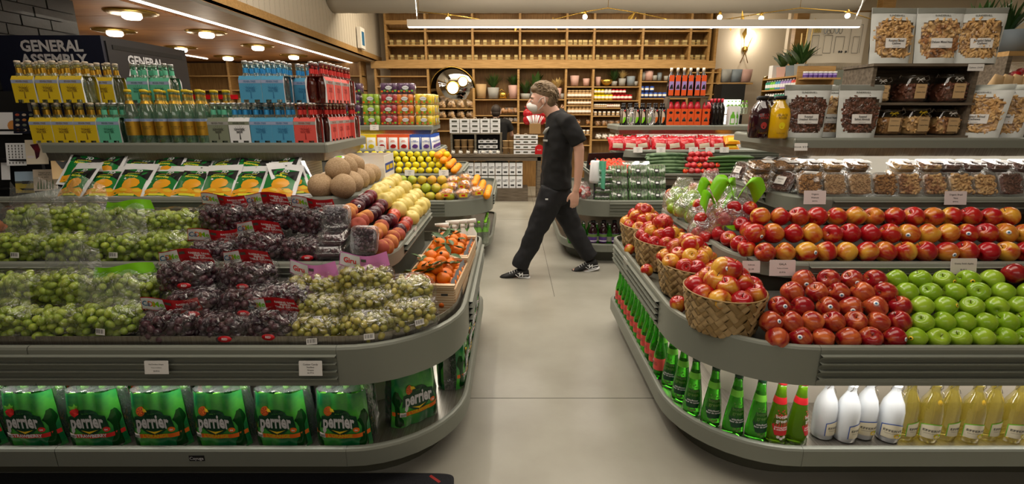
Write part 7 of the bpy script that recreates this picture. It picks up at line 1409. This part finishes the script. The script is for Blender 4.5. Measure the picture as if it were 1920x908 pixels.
hand(W(1074, 352, -.20), Vector((-.06, 0, -1)), Vector((-1, 0, .05)), Vector((0, 1, 0)))
hand(W(1041, 348, .19), Vector((.0, 0, -1)), Vector((-1, 0, 0)), Vector((0, -1, 0)))
LEG1 = [((1036, 352), -.085), ((1024, 385), -.095), ((1006, 424), -.10), ((990, 462), -.10), ((976, 497), -.10)]
LEG2 = [((1044, 352), .085), ((1058, 390), .095), ((1076, 432), .10), ((1093, 465), .10), ((1108, 492), .10)]
for L_ in (LEG1, LEG2): b.tube([W(*p, d) for p, d in L_], [(.088, .095), (.080, .085), (.055, .06), (.05, .055), (.034, .04)], 'skin', 18)
FT = [(W(976, 500, -.10), Vector((-1, 0, -.06)), .0), (W(1108, 497, .10), Vector((-.97, 0, -.24)), .0)]
for an, d_, z_ in FT: b.tube([an + Vector((.03, 0, -.03)), an + d_ * .05 + Vector((0, 0, -.045)), an + d_ * .16 + Vector((0, 0, -.055))], [(.034, .03), (.04, .028), (.036, .018)], 'skin', 12)
body = body_obj('body', b, man, .0075, 3)
# shirt
b = MB()
b.tube([W(1040, 209), W(1043, 216), W(1047, 234), W(1048, 262), W(1044, 300), W(1043, 330), W(1043, 353)], [(.082, .066), (.130, .088), (.180, .120), (.184, .134), (.174, .130), (.178, .134), (.184, .138)], 'shirt', 32)
for H in (HL, HR):
    pts = [W(1050, 222, H[0][1] * .55)] + [W(*p, d) for p, d in H[:2]] + [W(H[2][0][0], H[2][0][1] - 9, H[2][1])]
    b.tube(pts, [(.065, .065), (.070, .078), (.066, .076), (.064, .074)], 'shirt', 20)
shirt = body_obj('t_shirt', b, man, .010, 5)
tx = bpy.data.textures.new('cloth_folds', 'CLOUDS'); tx.noise_scale = .11; tx.noise_depth = 1
for o in (shirt,): m = o.modifiers.new('folds', 'DISPLACE'); m.texture = tx; m.strength = .026; m.mid_level = .5; m.texture_coords = 'GLOBAL'
part('chest_print', MB().tube([W(1018, 250, -.09), W(1023, 243, -.10), W(1028, 238, -.11)], [.012, .016, .006], 'pot_grey', 6), man, label='small pale chest print')
part('name_badge', MB().box(-.002, .002, -.03, .03, -.008, .008, 'pot_grey'), man, W(1021, 262, -.115), (0, .1, .6))
part('brand_tab', MB().box(-.012, .012, -.003, 0, -.006, .006, 'bagwhite'), man, W(1022, 366, -.215))
# trousers
b = MB()
b.tube([W(1042, 336), W(1041, 350), W(1041, 368), W(1042, 382)], [(.162, .112), (.168, .118), (.165, .118), (.12, .10)], 'trousers', 28)
for L_, hem in ((LEG1, (973, 503)), (LEG2, (1111, 496))):
    q = [W(*p, d) for p, d in L_[:4]] + [W(hem[0], hem[1] - 7, L_[4][1])]
    b.tube(q, [(.102, .118), (.098, .112), (.078, .092), (.068, .080), (.064, .076)], 'trousers', 22)
tro = body_obj('trousers', b, man, .010, 4)
m = tro.modifiers.new('folds', 'DISPLACE'); m.texture = tx; m.strength = .03; m.mid_level = .5; m.texture_coords = 'GLOBAL'
part('key_clip', MB().tube([W(1021, 352, -.15), W(1019, 360, -.16), W(1017, 368, -.16), W(1020, 370, -.16)], .005, 'steel', 6), man, label='steel key clip at the hip')
# shoes
for an, d_, _ in FT:
    q = MB(); up = Vector((0, 0, 1)); up = (up - d_ * up.dot(d_)).normalized(); sd = Vector((0, 1, 0)); d_ = d_.normalized()
    def P_(a, s_, h): return an + d_ * a + sd * s_ + up * (h - .088)
    def sec(a, w_, h0, h1, m=10): return [P_(a, w_ * math.cos(t * .6283), h0 + (h1 - h0) * (.5 + .5 * math.sin(t * .6283))) for t in range(m)]
    q.loft([sec(-.075, .02, .02, .075), sec(-.06, .036, .016, .105), sec(-.02, .040, .016, .108), (sec(.03, .043, .016, .10)), sec(.08, .048, .016, .078), sec(.14, .048, .016, .06), sec(.18, .036, .018, .048), sec(.198, .015, .02, .034)], 'shoe')
    so = MB(); so.loft([sec(-.082, .024, .0, .022), sec(-.06, .042, -.004, .024), sec(.03, .047, -.004, .022), sec(.10, .052, -.004, .022), sec(.16, .048, -.002, .022), sec(.2, .024, .004, .024)], 'bagwhite')
    s_ob = part('shoe', q, man); part('sole', so, s_ob); lc = MB()
    for k in range(4): lc.tube([P_(.035 + k * .022, -.03, .082 - k * .006), P_(.04 + k * .022, 0, .102 - k * .008), P_(.045 + k * .022, .03, .082 - k * .006)], .0028, 'bagwhite', 5)
    lc.tube([P_(-.07, -.032, .045), P_(-.02, -.044, .05), P_(.03, -.046, .07)], .004, 'bagwhite', 5); lc.tube([P_(-.05, -.04, .03), P_(.02, -.047, .03), P_(.05, -.047, .06)], .003, 'bagwhite', 5)
    part('laces', lc, s_ob); nl = MB().text('N', .05, 'bagwhite', bold=.04); Mx = Matrix.Translation(P_(.0, -.048, .055)); part('side_logo', MB().add([Mx @ Vector((-x, y, z)) for x, y, z in nl.v], nl.f, 'bagwhite', False), s_ob)
# mask, eyes, brows, hair
b = MB()
b.loft([[hc + Vector((-.03 - a, w_ * math.cos(t * .3927), z + h_ * math.sin(t * .3927))) for t in range(16)] for a, w_, h_, z in ((.0, .064, .048, -.073), (.035, .060, .050, -.070), (.062, .048, .043, -.067), (.088, .028, .030, -.064), (.104, .010, .012, -.060))], 'mask')
mk_ = part('face_mask', b, man, fix=True)
mod = mk_.modifiers.new('sub', 'SUBSURF'); mod.levels = 2; mod.render_levels = 2
part('strap', MB().tube([hc + Vector((-.035, -.060, -.035)), hc + Vector((-.015, -.076, .0)), hc + Vector((.016, -.087, .012)), hc + Vector((.024, -.083, -.03)), hc + Vector((.004, -.075, -.06)), hc + Vector((-.030, -.057, -.095))], .003, 'mask', 6), mk_)
part('nose_wire', MB().tube([hc + Vector((-.09, -.032, -.042)), hc + Vector((-.122, -.006, -.040)), hc + Vector((-.122, .006, -.040)), hc + Vector((-.09, .032, -.042))], .003, 'pot_grey', 5), mk_)
for s_ in (-1, 1):
    e_ = part('eye', MB().sph(hc + Vector((-.086, s_ * .034, -.022)), (.011, .012, .009), 'bagwhite', 14, 9), man); part('iris', MB().sph(hc + Vector((-.0945, s_ * .0345, -.023)), (.0045, .006, .006), 'hair_dark', 10, 6), e_)
    part('eyebrow', MB().tube([hc + Vector((-.098, s_ * .014, .004)), hc + Vector((-.094, s_ * .034, .009)), hc + Vector((-.076, s_ * .056, .001))], [.004, .005, .003], 'hair', 6), man)
    part('eyelid', MB().tube([hc + Vector((-.101, s_ * .022, -.017)), hc + Vector((-.099, s_ * .036, -.013)), hc + Vector((-.089, s_ * .049, -.018))], .003, 'skin', 6), man)
b = MB(); b.sph(hc + Vector((.028, 0, .052)), (.104, .084, .094), 'hair', 24, 14); b.sph(hc + Vector((.070, 0, -.008)), (.058, .074, .085), 'hair', 18, 12); b.sph(hc + Vector((.07, 0, -.07)), (.04, .055, .04), 'hair', 14, 9); b.sph(hc + Vector((-.045, 0, .078)), (.055, .062, .04), 'hair', 16, 9)
rr = random.Random(5)
for k in range(170):
    th = rr.uniform(0, 6.283); ph = rr.uniform(-.15, 1.5); n_ = Vector((math.cos(th) * math.cos(ph), math.sin(th) * math.cos(ph), math.sin(ph)))
    if n_.x < -.55 and n_.z < .55: continue
    if n_.x < .2 and n_.z < .25: continue
    c0 = hc + Vector((.028, 0, .046)); p0 = c0 + Vector((n_.x * .092, n_.y * .076, n_.z * .08)); fl_ = Vector((-.65, rr.uniform(-.3, .3), .28)) if n_.x < .35 else Vector((.35, rr.uniform(-.3, .3), -.45))
    L_ = rr.uniform(.03, .06); b.tube([p0, p0 + n_ * .014 + fl_ * L_ * .5, p0 + n_ * .016 + fl_ * L_ + Vector((0, 0, -.012))], [.011, .009, .003], 'hair', 6)
ha = body_obj('hair', b, man, .005, 1)
b = MB()
for k in range(420):
    th = rr.uniform(0, 6.283); ph = rr.uniform(-.5, 1.5); n_ = Vector((math.cos(th) * math.cos(ph), math.sin(th) * math.cos(ph), math.sin(ph)))
    if n_.x < -.5 and n_.z < .5: continue
    if n_.x < .3 and n_.z < .1: continue
    c0 = hc + Vector((.03, 0, .042)); p0 = c0 + Vector((n_.x * .100, n_.y * .084, n_.z * .088)); fl_ = Vector((-.75, rr.uniform(-.4, .4), .2)) if n_.x < .35 else Vector((.3, rr.uniform(-.3, .3), -.6))
    L_ = rr.uniform(.03, .06); b.tube([p0, p0 + n_ * .010 + fl_ * L_ * .5, p0 + n_ * .006 + fl_ * L_ + Vector((0, 0, -.008))], [.003, .0026, .0008], 'dried_palm' if rr.random() < .04 else 'hair', 4)
part('loose_strands', b, ha, kind='stuff')
# ------------------------------------------------------------------ worker behind the bakery stand
def W2(u, v, y_=9.05): return Y(u, v, y_)
wk = put(T('person'), 'dark-haired worker in black T-shirt bending over behind the bakery stand', 'person')
b = MB(); h2 = W2(930, 210)
b.sph(h2, (.08, .10, .115), 'skin', 20, 12); b.tube([h2 + Vector((0, .02, -.06)), h2 + Vector((0, .03, -.13))], [.055, .06], 'skin', 14)
b.sph(h2 + Vector((0, .09, -.02)), (.02, .03, .03), 'skin', 8, 6)
for s_ in (-1, 1): b.sph(h2 + Vector((s_ * .082, .01, -.01)), (.012, .02, .03), 'skin', 8, 6)
sx_ = h2.x; sz = h2.z - .17
b.tube([(sx_, 9.08, sz + .03), (sx_, 9.08, sz - .1), (sx_, 9.05, sz - .45), (sx_, 9.0, .80)], [(.09, .14), (.1, .17), (.1, .15), (.1, .15)], 'skin', 20, lat=(0, 1, 0))
for s_ in (-1, 1):
    b.tube([(sx_ + s_ * .17, 9.08, sz), (sx_ + s_ * .24, 9.12, sz - .12), (sx_ + s_ * .27, 9.2, sz - .22), (sx_ + s_ * .22, 9.38, sz - .16)], [.05, .045, .04, .028], 'skin', 12)
    b.tube([(sx_ + s_ * .22, 9.38, sz - .16), (sx_ + s_ * .2, 9.43, sz - .15), (sx_ + s_ * .19, 9.47, sz - .16)], [.028, .036, .03], 'skin', 10)
    for k in range(4): b.tube([(sx_ + s_ * (.17 + k * .018), 9.46, sz - .16), (sx_ + s_ * (.165 + k * .018), 9.5, sz - .165), (sx_ + s_ * (.165 + k * .018), 9.53, sz - .18)], [.009, .0085, .007], 'skin', 6)
    b.tube([(sx_ + s_ * .17, 9.42, sz - .15), (sx_ + s_ * .14, 9.45, sz - .15), (sx_ + s_ * .135, 9.48, sz - .16)], [.011, .01, .008], 'skin', 6)
    b.tube([(sx_ + s_ * .09, 9.02, .85), (sx_ + s_ * .11, 9.0, .45), (sx_ + s_ * .11, 9.04, .06)], [.085, .06, .04], 'skin', 14)
body_obj('body', b, wk, .009, 3)
b = MB(); b.tube([(sx_, 9.08, sz + .07), (sx_, 9.08, sz + .0), (sx_, 9.08, sz - .15), (sx_, 9.05, sz - .45), (sx_, 9.02, .82)], [(.10, .10), (.13, .2), (.14, .2), (.13, .18), (.13, .18)], 'shirt', 22, lat=(0, 1, 0))
for s_ in (-1, 1): b.tube([(sx_ + s_ * .12, 9.08, sz), (sx_ + s_ * .2, 9.09, sz - .03), (sx_ + s_ * .26, 9.13, sz - .15)], [.075, .075, .068], 'shirt', 16)
body_obj('t_shirt', b, wk, .012, 4)
b = MB()
for s_ in (-1, 1): b.tube([(sx_ + s_ * .08, 9.03, .92), (sx_ + s_ * .11, 9.0, .45), (sx_ + s_ * .11, 9.04, .09)], [.11, .085, .07], 'trousers', 16)
body_obj('trousers', b, wk, .012, 3)
for s_ in (-1, 1): part('shoe', MB().sph((sx_ + s_ * .11, 9.1, .045), (.05, .14, .045), 'shoe', 14, 8), wk)
b = MB().sph(h2 + Vector((0, -.012, .03)), (.086, .10, .10), 'hair_dark', 20, 12).sph(h2 + Vector((0, -.03, -.02)), (.078, .08, .07), 'hair_dark', 16, 10); part('hair', b, wk)
